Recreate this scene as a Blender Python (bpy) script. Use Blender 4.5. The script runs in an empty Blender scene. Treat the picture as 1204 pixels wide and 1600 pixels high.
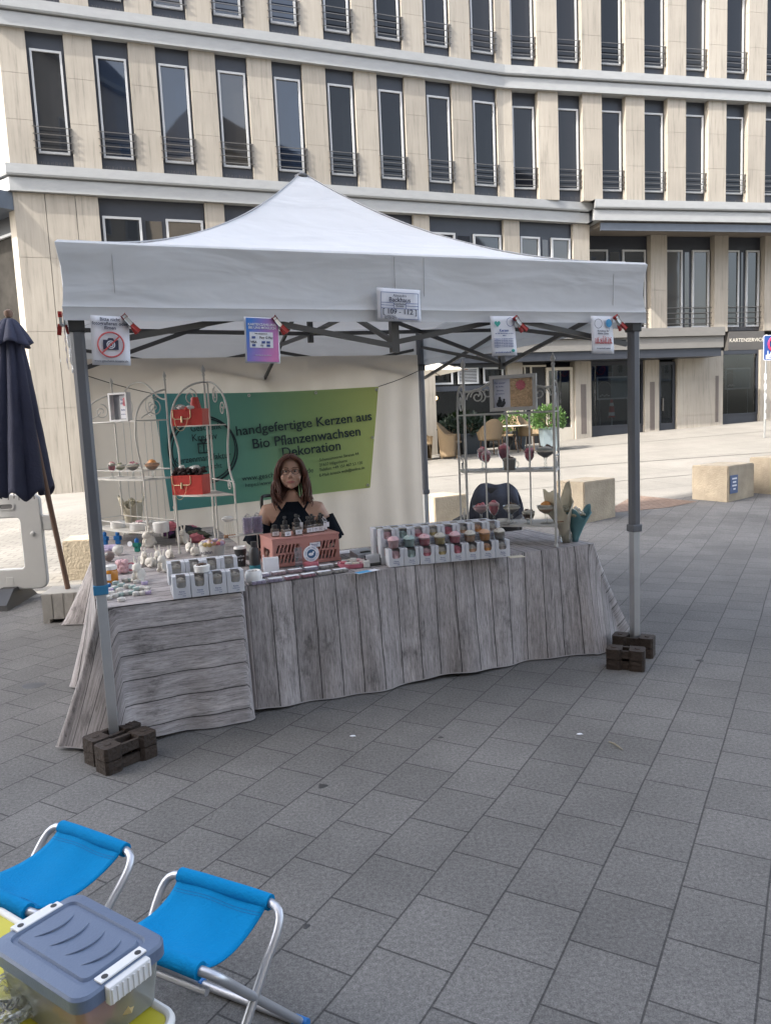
import bpy, bmesh, math, random
from mathutils import Vector, Matrix, Euler, noise
random.seed(7)
R_ = math.radians
sc = bpy.context.scene
COL = sc.collection

# ------------------------------------------------------------------ camera
EYE = 1.49
PITCH, ROLL, FOC = R_(6.96), -R_(2.595), 1190.0
FWD = Vector((0, math.cos(PITCH), -math.sin(PITCH)))
_r0 = Vector((1, 0, 0)); _u0 = Vector((0, math.sin(PITCH), math.cos(PITCH)))
CR = _r0 * math.cos(ROLL) + _u0 * math.sin(ROLL)
CU = -_r0 * math.sin(ROLL) + _u0 * math.cos(ROLL)
CAMP = Vector((0, 0, EYE))
cd = bpy.data.cameras.new('camera'); cam = bpy.data.objects.new('camera', cd); COL.objects.link(cam)
cd.sensor_fit = 'VERTICAL'; cd.sensor_height = 24; cd.sensor_width = 24
cd.lens = 24 * FOC / 1600; cd.clip_start = 0.05; cd.clip_end = 600
m = Matrix((CR, CU, -FWD)).transposed().to_4x4(); m.translation = CAMP
cam.matrix_world = m
sc.camera = cam

# ------------------------------------------------------------------ sky, sun, exposure
SUN_H = Vector((-0.847, -0.532, 0)).normalized(); SUN_E = R_(42)
SUN_D = (SUN_H * math.cos(SUN_E) + Vector((0, 0, math.sin(SUN_E)))).normalized()
w = bpy.data.worlds.new('World'); sc.world = w; w.use_nodes = True
nt = w.node_tree; bg = nt.nodes['Background']
sky = nt.nodes.new('ShaderNodeTexSky'); sky.sky_type = 'NISHITA'; sky.sun_disc = False
sky.sun_elevation = SUN_E; sky.sun_rotation = math.atan2(SUN_D.x, SUN_D.y)
sky.air_density = 1.0; sky.dust_density = 3.6; sky.ozone_density = 0.45
hs = nt.nodes.new('ShaderNodeHueSaturation'); hs.inputs['Saturation'].default_value = .62
nt.links.new(sky.outputs[0], hs.inputs['Color']); nt.links.new(hs.outputs[0], bg.inputs[0]); bg.inputs[1].default_value = 0.15
sl = bpy.data.lights.new('sun', 'SUN'); sl.energy = 2.0; sl.angle = R_(0.53); sl.color = (1.0, 0.945, 0.86)
so = bpy.data.objects.new('sun', sl); COL.objects.link(so)
so.rotation_euler = SUN_D.to_track_quat('Z', 'Y').to_euler(); so.location = (-20, -15, 40)
sc.view_settings.view_transform = 'Standard'; sc.view_settings.look = 'None'
sc.view_settings.exposure = 2.2; sc.view_settings.gamma = 1
sc.cycles.max_bounces = 7; sc.cycles.transparent_max_bounces = 16
sc.cycles.caustics_reflective = False; sc.cycles.caustics_refractive = False
sc.cycles.sample_clamp_indirect = 6
sc.cycles.use_denoising = True

# ------------------------------------------------------------------ measuring
def ray(x, y): return FWD + CR * ((x - 602) / FOC) - CU * ((y - 800) / FOC)
def atz(x, y, z):
    d = ray(x, y); return CAMP + d * ((z - EYE) / d.z)
def aty(x, y, Y):
    d = ray(x, y); return CAMP + d * (Y / d.y)
def atplane(x, y, P, n):
    d = ray(x, y); return CAMP + d * ((P - CAMP).dot(n) / d.dot(n))
def gz(x, y):                                  # the square rises gently towards the building
    k = min(max((y - 7.0 - 0.3 * x) / 14.5, 0), 1.6)
    return k * max(0.05, 0.34 + 0.04 * x)
def G(x, y):                                   # where the sight line through a pixel meets the ground
    d = ray(x, y); t0 = t1 = 2.0
    while t1 < 90:
        p = CAMP + d * t1
        if p.z < gz(p.x, p.y): break
        t0 = t1; t1 += .25
    for _ in range(24):
        tm = (t0 + t1) / 2; p = CAMP + d * tm
        if p.z < gz(p.x, p.y): t1 = tm
        else: t0 = tm
    p = CAMP + d * t1; p.z = gz(p.x, p.y); return p
YAW = 0.372
TF = Vector((-1.313, 3.416, 0)); TE = Vector((math.cos(YAW), math.sin(YAW), 0)); TN = Vector((-TE.y, TE.x, 0))
def L(x, y, z=0): return TF + TE * x + TN * y + Vector((0, 0, z))
def toL(p): d = p - TF; return d.dot(TE), d.dot(TN)

# ------------------------------------------------------------------ materials
MATS = {}
def mat(name, col, rough=.6, var=.12, scale=14, bump=0, bscale=None, metal=0, spec=.5, trans=0, coat=0, stretch=None, emit=None, sheen=0):
    if name in MATS: return MATS[name]
    mt = bpy.data.materials.new(name); mt.use_nodes = True
    n = mt.node_tree.nodes; l = mt.node_tree.links; b = n['Principled BSDF']
    b.inputs['Roughness'].default_value = rough; b.inputs['Metallic'].default_value = metal
    b.inputs['Specular IOR Level'].default_value = spec
    b.inputs['Coat Weight'].default_value = coat
    if sheen: b.inputs['Sheen Weight'].default_value = sheen
    tc = n.new('ShaderNodeTexCoord'); src = tc.outputs['Object']
    if stretch:
        mp = n.new('ShaderNodeMapping'); mp.inputs['Scale'].default_value = stretch
        l.new(src, mp.inputs[0]); src = mp.outputs[0]
    nz = n.new('ShaderNodeTexNoise'); nz.inputs['Scale'].default_value = scale; nz.inputs['Detail'].default_value = 6
    nz.inputs['Roughness'].default_value = .62
    l.new(src, nz.inputs['Vector'])
    mx = n.new('ShaderNodeMix'); mx.data_type = 'RGBA'
    c = Vector(col)
    mx.inputs[6].default_value = (*[max(0, v * (1 - 1.6 * var)) for v in c], 1)
    mx.inputs[7].default_value = (*[min(1, v * (1 + 1.6 * var)) for v in c], 1)
    l.new(nz.outputs['Fac'], mx.inputs[0]); l.new(mx.outputs[2], b.inputs['Base Color'])
    if bump:
        nb = n.new('ShaderNodeTexNoise'); nb.inputs['Scale'].default_value = bscale or scale * 4; nb.inputs['Detail'].default_value = 5
        l.new(src, nb.inputs['Vector'])
        bp = n.new('ShaderNodeBump'); bp.inputs['Strength'].default_value = bump; bp.inputs['Distance'].default_value = .02
        l.new(nb.outputs['Fac'], bp.inputs['Height']); l.new(bp.outputs[0], b.inputs['Normal'])
    if trans:                                   # thin cloth, paper or wax: some light comes through
        tr = n.new('ShaderNodeBsdfTranslucent'); ms = n.new('ShaderNodeMixShader'); ms.inputs[0].default_value = trans
        l.new(mx.outputs[2], tr.inputs[0]); l.new(b.outputs[0], ms.inputs[1]); l.new(tr.outputs[0], ms.inputs[2])
        l.new(ms.outputs[0], n['Material Output'].inputs[0])
    if emit:
        b.inputs['Emission Color'].default_value = (*emit[:3], 1); b.inputs['Emission Strength'].default_value = emit[3]
    MATS[name] = mt; return mt
def glassmat(name, tint=(1, 1, 1), refl=.12, rough=.02, haze=0, hazecol=(.8, .8, .8)):
    if name in MATS: return MATS[name]
    mt = bpy.data.materials.new(name); mt.use_nodes = True
    n = mt.node_tree.nodes; l = mt.node_tree.links; n.remove(n['Principled BSDF'])
    t = n.new('ShaderNodeBsdfTransparent'); t.inputs[0].default_value = (*tint, 1)
    g = n.new('ShaderNodeBsdfGlossy'); g.inputs['Roughness'].default_value = rough
    fr = n.new('ShaderNodeLayerWeight'); fr.inputs[0].default_value = .35
    ad = n.new('ShaderNodeMath'); ad.operation = 'MULTIPLY_ADD'; ad.inputs[1].default_value = .7; ad.inputs[2].default_value = refl
    l.new(fr.outputs['Fresnel'], ad.inputs[0])
    ms = n.new('ShaderNodeMixShader'); l.new(ad.outputs[0], ms.inputs[0]); l.new(t.outputs[0], ms.inputs[1]); l.new(g.outputs[0], ms.inputs[2])
    out = ms.outputs[0]
    if haze:
        d = n.new('ShaderNodeBsdfDiffuse'); d.inputs[0].default_value = (*hazecol, 1)
        tl = n.new('ShaderNodeBsdfTranslucent'); tl.inputs[0].default_value = (*hazecol, 1)
        m1 = n.new('ShaderNodeMixShader'); m1.inputs[0].default_value = .5; l.new(d.outputs[0], m1.inputs[1]); l.new(tl.outputs[0], m1.inputs[2])
        m2 = n.new('ShaderNodeMixShader'); m2.inputs[0].default_value = haze; l.new(out, m2.inputs[1]); l.new(m1.outputs[0], m2.inputs[2]); out = m2.outputs[0]
    l.new(out, n['Material Output'].inputs[0])
    MATS[name] = mt; return mt

# ------------------------------------------------------------------ mesh builder
class MB:
    def __init__(s): s.v = []; s.f = []; s.uv = None
    def add(s, vs, fs):
        o = len(s.v); s.v += [Vector(p) for p in vs]; s.f += [tuple(i + o for i in f) for f in fs]; return s
    def box(s, x0, x1, y0, y1, z0, z1, M=None, bev=0):
        if bev:
            bm = bmesh.new(); bmesh.ops.create_cube(bm, size=1)
            for v in bm.verts: v.co = Vector(((x0 + x1) / 2 + v.co.x * (x1 - x0), (y0 + y1) / 2 + v.co.y * (y1 - y0), (z0 + z1) / 2 + v.co.z * (z1 - z0)))
            bmesh.ops.bevel(bm, geom=bm.edges[:], offset=bev, segments=2, profile=.6, affect='EDGES')
            vs = [v.co.copy() for v in bm.verts]; bm.verts.index_update()
            fs = [tuple(v.index for v in f.verts) for f in bm.faces]; bm.free()
        else:
            vs = [Vector(p) for p in ((x0,y0,z0),(x1,y0,z0),(x1,y1,z0),(x0,y1,z0),(x0,y0,z1),(x1,y0,z1),(x1,y1,z1),(x0,y1,z1))]
            fs = [(0,3,2,1),(4,5,6,7),(0,1,5,4),(1,2,6,5),(2,3,7,6),(3,0,4,7)]
        if M: vs = [M @ v for v in vs]
        return s.add(vs, fs)
    def tube(s, pts, r, seg=8, cap=True, r1=None, closed=False):
        pts = [Vector(p) for p in pts]; n = len(pts); vs = []; fs = []
        prev = None
        for i, p in enumerate(pts):
            if closed: t = pts[(i + 1) % n] - pts[i - 1]
            else: t = (pts[min(i + 1, n - 1)] - pts[max(i - 1, 0)])
            t.normalize()
            if prev is None:
                a = Vector((0, 0, 1)) if abs(t.z) < .9 else Vector((1, 0, 0)); u = t.cross(a).normalized()
            else:
                u = (prev - t * prev.dot(t)); u = u.normalized() if u.length > 1e-6 else t.orthogonal().normalized()
            prev = u; v = t.cross(u)
            rr = r if r1 is None else r + (r1 - r) * i / (n - 1)
            if isinstance(r, (list, tuple)): rr = r[i]
            for k in range(seg):
                a = 2 * math.pi * k / seg; vs.append(p + u * (math.cos(a) * rr) + v * (math.sin(a) * rr))
        m = n if closed else n - 1
        for i in range(m):
            j = (i + 1) % n
            for k in range(seg):
                k2 = (k + 1) % seg; fs.append((i * seg + k, i * seg + k2, j * seg + k2, j * seg + k))
        if cap and not closed:
            fs.append(tuple(reversed(range(seg)))); fs.append(tuple((n - 1) * seg + k for k in range(seg)))
        return s.add(vs, fs)
    def lathe(s, prof, c=(0, 0, 0), seg=20, wob=None, sx=1, sy=1, M=None):
        c = Vector(c); vs = []; fs = []
        for i, (r, z) in enumerate(prof):
            for k in range(seg):
                a = 2 * math.pi * k / seg; rr = r * (1 + (wob(a, i) if wob else 0))
                p = Vector((math.cos(a) * rr * sx, math.sin(a) * rr * sy, z))
                vs.append((M @ p if M else p) + c)
        for i in range(len(prof) - 1):
            for k in range(seg):
                k2 = (k + 1) % seg; fs.append((i * seg + k, i * seg + k2, (i + 1) * seg + k2, (i + 1) * seg + k))
        if prof[0][0] > 1e-5: fs.append(tuple(reversed(range(seg))))
        if prof[-1][0] > 1e-5: fs.append(tuple((len(prof) - 1) * seg + k for k in range(seg)))
        return s.add(vs, fs)
    def ball(s, c, r, sx=1, sy=1, sz=1, seg=12, rings=8, M=None, lump=0, ls=9):
        c = Vector(c); vs = []; fs = []
        for i in range(rings + 1):
            th = math.pi * i / rings
            for k in range(seg):
                a = 2 * math.pi * k / seg
                p = Vector((math.sin(th) * math.cos(a), math.sin(th) * math.sin(a), -math.cos(th)))
                q = 1 + (lump * noise.noise(p * ls * .3 + c * 31) if lump else 0)
                p = Vector((p.x * sx, p.y * sy, p.z * sz)) * (r * q)
                vs.append((M @ p if M else p) + c)
        for i in range(rings):
            for k in range(seg):
                k2 = (k + 1) % seg; fs.append((i * seg + k, i * seg + k2, (i + 1) * seg + k2, (i + 1) * seg + k))
        return s.add(vs, fs)
    def prism(s, poly, h0, h1, f):               # polygon in 2-D, f(a, b, h) -> point
        n = len(poly); vs = [f(a, b, h0) for a, b in poly] + [f(a, b, h1) for a, b in poly]
        fs = [tuple(range(n))[::-1], tuple(range(n, 2 * n))]
        fs += [(i, (i + 1) % n, n + (i + 1) % n, n + i) for i in range(n)]
        return s.add(vs, fs)
    def ring(s, outer, inner, h0, h1, f):        # polygon with one hole, same vertex count
        n = len(outer)
        vs = [f(a, b, h) for h in (h0, h1) for P in (outer, inner) for a, b in P]; fs = []
        for i in range(n):
            j = (i + 1) % n
            fs += [(i, n + i, n + j, j), (2*n + i, 2*n + j, 3*n + j, 3*n + i), (i, j, 2*n + j, 2*n + i), (n + i, 3*n + i, 3*n + j, n + j)]
        return s.add(vs, fs)
    def quad(s, a, b, c, d): return s.add([a, b, c, d], [(0, 1, 2, 3)])
    def grid(s, nu, nv, f):
        vs = [f(i / nu, j / nv) for j in range(nv + 1) for i in range(nu + 1)]
        fs = [(j * (nu + 1) + i, j * (nu + 1) + i + 1, (j + 1) * (nu + 1) + i + 1, (j + 1) * (nu + 1) + i) for j in range(nv) for i in range(nu)]
        return s.add(vs, fs)
    def build(s, name, m, parent=None, smooth=False, solid=0, fixn=True):
        me = bpy.data.meshes.new(name); me.from_pydata([tuple(v) for v in s.v], [], s.f)
        if fixn or smooth:
            bm = bmesh.new(); bm.from_mesh(me)
            if fixn: bmesh.ops.recalc_face_normals(bm, faces=bm.faces[:])
            bm.to_mesh(me); bm.free()
        if smooth:
            me.polygons.foreach_set('use_smooth', [True] * len(me.polygons))
            me.set_sharp_from_angle(angle=R_(smooth if smooth is not True else 45))
        if m: me.materials.append(m)
        o = bpy.data.objects.new(name, me); COL.objects.link(o)
        if parent: o.parent = parent
        if solid:
            md = o.modifiers.new('thickness', 'SOLIDIFY'); md.thickness = solid; md.offset = 0
        return o
def tag(o, label=None, cat=None, group=None, kind=None):
    if label: o['label'] = label
    if cat: o['category'] = cat
    if group: o['group'] = group
    if kind: o['kind'] = kind
    return o
def thing(name, label, cat, loc=(0, 0, 0), rz=0, group=None):
    o = bpy.data.objects.new(name, None); o.empty_display_size = .1; COL.objects.link(o)
    o.location = loc; o.rotation_euler = (0, 0, rz)
    return tag(o, label, cat, group)
def kids(o): return [c for c in bpy.data.objects if c.parent == o]
def dup(root, loc, rz, label=None, group=None, sub=None):
    def cp(o, par):
        c = o.copy(); COL.objects.link(c)
        if par is not None: c.parent = par
        for ch in KID.get(o.name, None) or kids(o): cp(ch, c)
        return c
    r = cp(root, None); r.location = loc; r.rotation_euler = (0, 0, rz)
    if label: r['label'] = label
    if group: r['group'] = group
    return r
KID = {}
def text(lines, m, parent, name='lettering', y=-.001, extr=.0006):
    """lines: (string, size, x, z, align[, rot[, xscale]]) laid in the parent's x-z plane, facing -y, as one mesh"""
    mb = MB()
    for ln in lines:
        st, size, x, z, al = ln[:5]; rot = ln[5] if len(ln) > 5 else 0; xs = ln[6] if len(ln) > 6 else 1; bold = ln[7] if len(ln) > 7 else 0
        cu = bpy.data.curves.new('t', 'FONT'); cu.body = st; cu.size = size; cu.align_x = al; cu.align_y = 'CENTER'
        cu.extrude = extr; cu.resolution_u = 3; cu.offset = bold
        ob = bpy.data.objects.new('t', cu); COL.objects.link(ob)
        dg = bpy.context.evaluated_depsgraph_get()
        me = bpy.data.meshes.new_from_object(ob.evaluated_get(dg))
        c, s_ = math.cos(rot), math.sin(rot)
        vs = []
        for v in me.vertices:
            a, b = v.co.x * xs, v.co.y
            vs.append((x + a * c - b * s_, y - v.co.z, z + a * s_ + b * c))
        mb.add(vs, [tuple(p.vertices) for p in me.polygons])
        bpy.data.objects.remove(ob); bpy.data.curves.remove(cu); bpy.data.meshes.remove(me)
    return mb.build(name, m, parent, fixn=False)
def arc(cx, cz, r, a0, a1, n=12): return [(cx + r * math.cos(R_(a0 + (a1 - a0) * i / n)), cz + r * math.sin(R_(a0 + (a1 - a0) * i / n))) for i in range(n + 1)]
ORD = ['first', 'second', 'third', 'fourth', 'fifth', 'sixth', 'seventh', 'eighth', 'ninth', 'tenth', 'eleventh', 'twelfth', 'thirteenth', 'fourteenth', 'fifteenth', 'sixteenth']

# ================================================================== THE SETTING
def brickmat(name, c1, c2, mortar, bw, rh, msize, ang, ox, oy, rough=.85, bump=.5, offset=.5, spk=.38, spks=240, wear=.26, gum=0):
    mt = bpy.data.materials.new(name); mt.use_nodes = True
    n = mt.node_tree.nodes; l = mt.node_tree.links; b = n['Principled BSDF']
    tc = n.new('ShaderNodeTexCoord'); mp = n.new('ShaderNodeMapping')
    mp.inputs['Location'].default_value = (ox, oy, 0); mp.inputs['Rotation'].default_value = (0, 0, ang)
    l.new(tc.outputs['Object'], mp.inputs[0])
    wz = n.new('ShaderNodeTexNoise'); wz.inputs['Scale'].default_value = 1.6; l.new(tc.outputs['Object'], wz.inputs['Vector'])
    wv = n.new('ShaderNodeVectorMath'); wv.operation = 'MULTIPLY_ADD'; wv.inputs[1].default_value = (.012, .012, 0)
    l.new(wz.outputs['Color'], wv.inputs[0]); l.new(mp.outputs[0], wv.inputs[2])
    br = n.new('ShaderNodeTexBrick'); br.offset = offset; br.squash = 1
    br.inputs['Color1'].default_value = (*c1, 1); br.inputs['Color2'].default_value = (*c2, 1); br.inputs['Mortar'].default_value = (*mortar, 1)
    br.inputs['Scale'].default_value = 1; br.inputs['Mortar Size'].default_value = msize; br.inputs['Mortar Smooth'].default_value = .35
    br.inputs['Bias'].default_value = 0; br.inputs['Brick Width'].default_value = bw; br.inputs['Row Height'].default_value = rh
    l.new(wv.outputs[0], br.inputs['Vector'])
    sp = n.new('ShaderNodeTexNoise'); sp.inputs['Scale'].default_value = spks; sp.inputs['Detail'].default_value = 3; sp.inputs['Roughness'].default_value = .75
    l.new(tc.outputs['Object'], sp.inputs['Vector'])
    big = n.new('ShaderNodeTexNoise'); big.inputs['Scale'].default_value = .9; big.inputs['Detail'].default_value = 7; big.inputs['Roughness'].default_value = .65
    l.new(tc.outputs['Object'], big.inputs['Vector'])
    def mr(src, a, bb, lo=.3, hi=.7):
        r = n.new('ShaderNodeMapRange'); r.inputs['From Min'].default_value = lo; r.inputs['From Max'].default_value = hi
        r.inputs['To Min'].default_value = a; r.inputs['To Max'].default_value = bb; l.new(src, r.inputs[0]); return r.outputs[0]
    mm = n.new('ShaderNodeMath'); mm.operation = 'MULTIPLY'
    sp2 = n.new('ShaderNodeTexNoise'); sp2.inputs['Scale'].default_value = spks * .32; sp2.inputs['Detail'].default_value = 4; sp2.inputs['Roughness'].default_value = .8; l.new(tc.outputs['Object'], sp2.inputs['Vector'])
    sv = n.new('ShaderNodeMath'); sv.operation = 'MULTIPLY'; l.new(mr(sp.outputs['Fac'], 1 - spk, 1 + spk), sv.inputs[0]); l.new(mr(sp2.outputs['Fac'], 1 - spk * .9, 1 + spk * .9, .34, .66), sv.inputs[1])
    l.new(sv.outputs[0], mm.inputs[0]); l.new(mr(big.outputs['Fac'], 1 - wear, 1 + wear), mm.inputs[1])
    vm = n.new('ShaderNodeVectorMath'); vm.operation = 'SCALE'; l.new(br.outputs['Color'], vm.inputs[0]); l.new(mm.outputs[0], vm.inputs['Scale'])
    if gum:                                    # trodden-in gum and drip spots
        vo = n.new('ShaderNodeTexVoronoi'); vo.inputs['Scale'].default_value = gum; l.new(wv.outputs[0], vo.inputs['Vector'])
        sp_ = n.new('ShaderNodeSeparateColor'); l.new(vo.outputs['Color'], sp_.inputs[0])
        rad = n.new('ShaderNodeMapRange'); rad.inputs['From Min'].default_value = .45; rad.inputs['From Max'].default_value = 1; rad.inputs['To Min'].default_value = 0; rad.inputs['To Max'].default_value = .05; l.new(sp_.outputs[0], rad.inputs[0])
        lt = n.new('ShaderNodeMath'); lt.operation = 'LESS_THAN'; l.new(vo.outputs['Distance'], lt.inputs[0]); l.new(rad.outputs[0], lt.inputs[1])
        tn = n.new('ShaderNodeMapRange'); tn.inputs['To Min'].default_value = .55; tn.inputs['To Max'].default_value = 1.25; l.new(sp_.outputs[1], tn.inputs[0])
        gm = n.new('ShaderNodeMix'); gm.data_type = 'FLOAT'; gm.inputs[2].default_value = 1; l.new(lt.outputs[0], gm.inputs[0]); l.new(tn.outputs[0], gm.inputs[3])
        v2 = n.new('ShaderNodeVectorMath'); v2.operation = 'SCALE'; l.new(vm.outputs[0], v2.inputs[0]); l.new(gm.outputs[0], v2.inputs['Scale']); vm = v2
    l.new(vm.outputs[0], b.inputs['Base Color']); b.inputs['Roughness'].default_value = rough; b.inputs['Specular IOR Level'].default_value = .35
    h = n.new('ShaderNodeMath'); h.operation = 'MULTIPLY_ADD'; h.inputs[1].default_value = -1.0
    h2 = n.new('ShaderNodeMath'); h2.operation = 'MULTIPLY'; h2.inputs[1].default_value = .25; l.new(sp.outputs['Fac'], h2.inputs[0])
    l.new(br.outputs['Fac'], h.inputs[0]); l.new(h2.outputs[0], h.inputs[2])
    bp = n.new('ShaderNodeBump'); bp.inputs['Strength'].default_value = bump; bp.inputs['Distance'].default_value = .006
    l.new(h.outputs[0], bp.inputs['Height']); l.new(bp.outputs[0], b.inputs['Normal'])
    return mt
ANG = R_(60)      # paving rows run along (cos60, sin60)
m_slab = brickmat('granite_slabs', (.116, .112, .107), (.139, .134, .128), (.052, .050, .049), .265, .24, .0036, -ANG, 0.02, 0.118, gum=2.4)
m_street = brickmat('street_concrete', (.185, .175, .155), (.20, .188, .168), (.135, .128, .114), 2.6, 1.7, .012, R_(-20), 0, 0, bump=.25, spk=.10, spks=90, wear=.14)
m_cobble = brickmat('pale_cobbles', (.185, .174, .152), (.205, .192, .168), (.135, .124, .108), .22, .16, .012, R_(-8), 0, 0, bump=.7, spk=.12, spks=70, wear=.2)
def edge(x): return 8.75 + .6 * x             # where the slabs end and the street begins
mb = MB(); NX, NY = 260, 240
mb.grid(NX, NY, lambda u, v: (lambda x, y: Vector((x, y, gz(x, y) - .004 - (.09 if y < edge(x) - .9 else 0))))(-60 + 130 * u, -40 + 120 * v))
tag(mb.build('street', m_street, smooth=True), kind='structure')
mb = MB()
def slabpt(u, v):
    x = -34 + 60 * u; y1 = edge(x); y0 = -32 - 0; t = v ** .6
    y = y0 + (y1 - y0) * t; return Vector((x, y, gz(x, y)))
mb.grid(80, 90, slabpt)
tag(mb.build('pavement', m_slab, smooth=True), kind='structure')
mb = MB()                                      # cobbled stretch at the left, beyond the slabs
mb.grid(20, 20, lambda u, v: (lambda x: (lambda y: Vector((x, y, gz(x, y) + .001)))(edge(x) + .02 + (15.2 - edge(x) + .35 * x) * v))(-14 + 12.5 * u))
tag(mb.build('cobbled_path', m_cobble, smooth=True), kind='structure')
m_joint = mat('street_joint', (.085, .08, .072), .85, .2, 6)
for pa, pb, w_ in (((640, 748), (1260, 703), .05), (((930, 697)), (1260, 668), .04), ((700, 775), (1260, 726), .03)):
    A_, B_ = G(*pa), G(*pb); dn = (B_ - A_).normalized(); nn_ = Vector((-dn.y, dn.x, 0)) * w_ / 2; mb = MB()
    mb.grid(60, 1, lambda u, v: (lambda p: Vector((p.x, p.y, gz(p.x, p.y) + .0015)))(A_.lerp(B_, u) + nn_ * (2 * v - 1)))
    tag(mb.build('street_joint', m_joint), kind='structure')
m_rust = brickmat('red_paving', (.165, .115, .088), (.20, .142, .11), (.10, .075, .06), .1, .07, .006, R_(-30), 0, 0, bump=.6, spk=.2, spks=60)
mb = MB(); c_ = [G(940, 803), G(1045, 793), G(1088, 784), G(990, 774)]
def lerp4(u, v):
    a = c_[0].lerp(c_[1], u); b = c_[3].lerp(c_[2], u); p = a.lerp(b, v); p.z = gz(p.x, p.y) + .005; return p
mb.grid(8, 8, lerp4); tag(mb.build('red_paving', m_rust), kind='structure')

# ------------------------------------------------------------------ the office building
def travertine(name, base, seedz=0):
    mt = bpy.data.materials.new(name); mt.use_nodes = True
    n = mt.node_tree.nodes; l = mt.node_tree.links; b = n['Principled BSDF']
    ge = n.new('ShaderNodeNewGeometry'); mp = n.new('ShaderNodeMapping'); mp.inputs['Scale'].default_value = (9, 9, .55)
    l.new(ge.outputs['Position'], mp.inputs[0])
    n1 = n.new('ShaderNodeTexNoise'); n1.inputs['Scale'].default_value = 1.6; n1.inputs['Detail'].default_value = 8; n1.inputs['Roughness'].default_value = .7; l.new(mp.outputs[0], n1.inputs['Vector'])
    n2 = n.new('ShaderNodeTexNoise'); n2.inputs['Scale'].default_value = .7; n2.inputs['Detail'].default_value = 4; l.new(ge.outputs['Position'], n2.inputs['Vector'])
    cr = n.new('ShaderNodeValToRGB'); e = cr.color_ramp
    e.elements[0].position = .30; e.elements[0].color = (*[v * .66 for v in base], 1)
    e.elements[1].position = .66; e.elements[1].color = (*[min(1, v * 1.12) for v in base], 1)
    k = e.elements.new(.45); k.color = (*base, 1)
    l.new(n1.outputs['Fac'], cr.inputs[0])
    oi = n.new('ShaderNodeObjectInfo')
    mr = n.new('ShaderNodeMapRange'); mr.inputs['To Min'].default_value = .9; mr.inputs['To Max'].default_value = 1.08; l.new(oi.outputs['Random'], mr.inputs[0])
    m2 = n.new('ShaderNodeMapRange'); m2.inputs['From Min'].default_value = .3; m2.inputs['From Max'].default_value = .7; m2.inputs['To Min'].default_value = .88; m2.inputs['To Max'].default_value = 1.08; l.new(n2.outputs['Fac'], m2.inputs[0])
    mu = n.new('ShaderNodeMath'); mu.operation = 'MULTIPLY'; l.new(mr.outputs[0], mu.inputs[0]); l.new(m2.outputs[0], mu.inputs[1])
    vm = n.new('ShaderNodeVectorMath'); vm.operation = 'SCALE'; l.new(cr.outputs[0], vm.inputs[0]); l.new(mu.outputs[0], vm.inputs['Scale'])
    l.new(vm.outputs[0], b.inputs['Base Color']); b.inputs['Roughness'].default_value = .75
    bp = n.new('ShaderNodeBump'); bp.inputs['Strength'].default_value = .3; bp.inputs['Distance'].default_value = .01
    l.new(n1.outputs['Fac'], bp.inputs['Height']); l.new(bp.outputs[0], b.inputs['Normal'])
    return mt
m_trav = travertine('travertine', (.31, .282, .240))
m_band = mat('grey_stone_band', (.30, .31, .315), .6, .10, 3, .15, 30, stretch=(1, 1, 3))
m_band2 = mat('shaded_band_stone', (.165, .16, .15), .6, .10, 3, .15, 30, stretch=(1, 1, 3))  # copy of the band stone with its shade put into the colour
m_bandd = mat('roof_grey', (.10, .105, .11), .7)  # plain dark grey of the flat roof
m_slate = mat('slate_metal', (.028, .032, .042), .42, .15, 5)
m_slate2 = mat('slate_fascia', (.085, .10, .125), .45, .15, 5)
m_wframe = mat('pale_window_frame', (.42, .43, .44), .4, .05)
m_rail = mat('rail_steel', (.14, .13, .12), .35, .1, metal=.6)
m_soffit = mat('soffit_panel', (.16, .14, .12), .7, .1, 4)
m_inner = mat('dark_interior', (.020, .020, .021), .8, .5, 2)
def paneshader(name, base, refl, k1=(.010, .011, .013), k2=(.026, .025, .026), k3=(.045, .042, .038)):
    mt = bpy.data.materials.new(name); mt.use_nodes = True
    b = mt.node_tree.nodes['Principled BSDF']; n = mt.node_tree.nodes; l = mt.node_tree.links
    oi = n.new('ShaderNodeObjectInfo'); cr = n.new('ShaderNodeValToRGB'); cr.color_ramp.interpolation = 'CONSTANT'; e = cr.color_ramp.elements
    e[0].color = (*base, 1); e[1].position = .8; e[1].color = (*k3, 1); k = e.new(.35); k.color = (*k1, 1); k = e.new(.6); k.color = (*k2, 1)
    l.new(oi.outputs['Random'], cr.inputs[0]); l.new(cr.outputs[0], b.inputs['Base Color']); b.inputs['Roughness'].default_value = .025
    b.inputs['Specular IOR Level'].default_value = refl
    tc = n.new('ShaderNodeNewGeometry'); nz = n.new('ShaderNodeTexNoise'); nz.inputs['Scale'].default_value = 1.3; nz.inputs['Detail'].default_value = 1
    l.new(tc.outputs['Position'], nz.inputs['Vector']); bp = n.new('ShaderNodeBump'); bp.inputs['Strength'].default_value = .05; bp.inputs['Distance'].default_value = .02
    l.new(nz.outputs['Fac'], bp.inputs['Height']); l.new(bp.outputs[0], b.inputs['Normal'])
    MATS[name] = mt; return mt
m_pane = paneshader('window_glass', (.018, .019, .022), .9)
m_paneB = paneshader('deep_window_glass', (.012, .013, .016), .38, (.006, .007, .009), (.018, .018, .020), (.030, .029, .028))
m_paneA = paneshader('blue_window_glass', (.006, .013, .030), 1.0, (.005, .010, .022), (.012, .016, .026), (.030, .028, .026))  # the sky's blue reflection is put into the glass colour
m_shop = glassmat('shop_glass', (.55, .58, .6), .03, .02)

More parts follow.
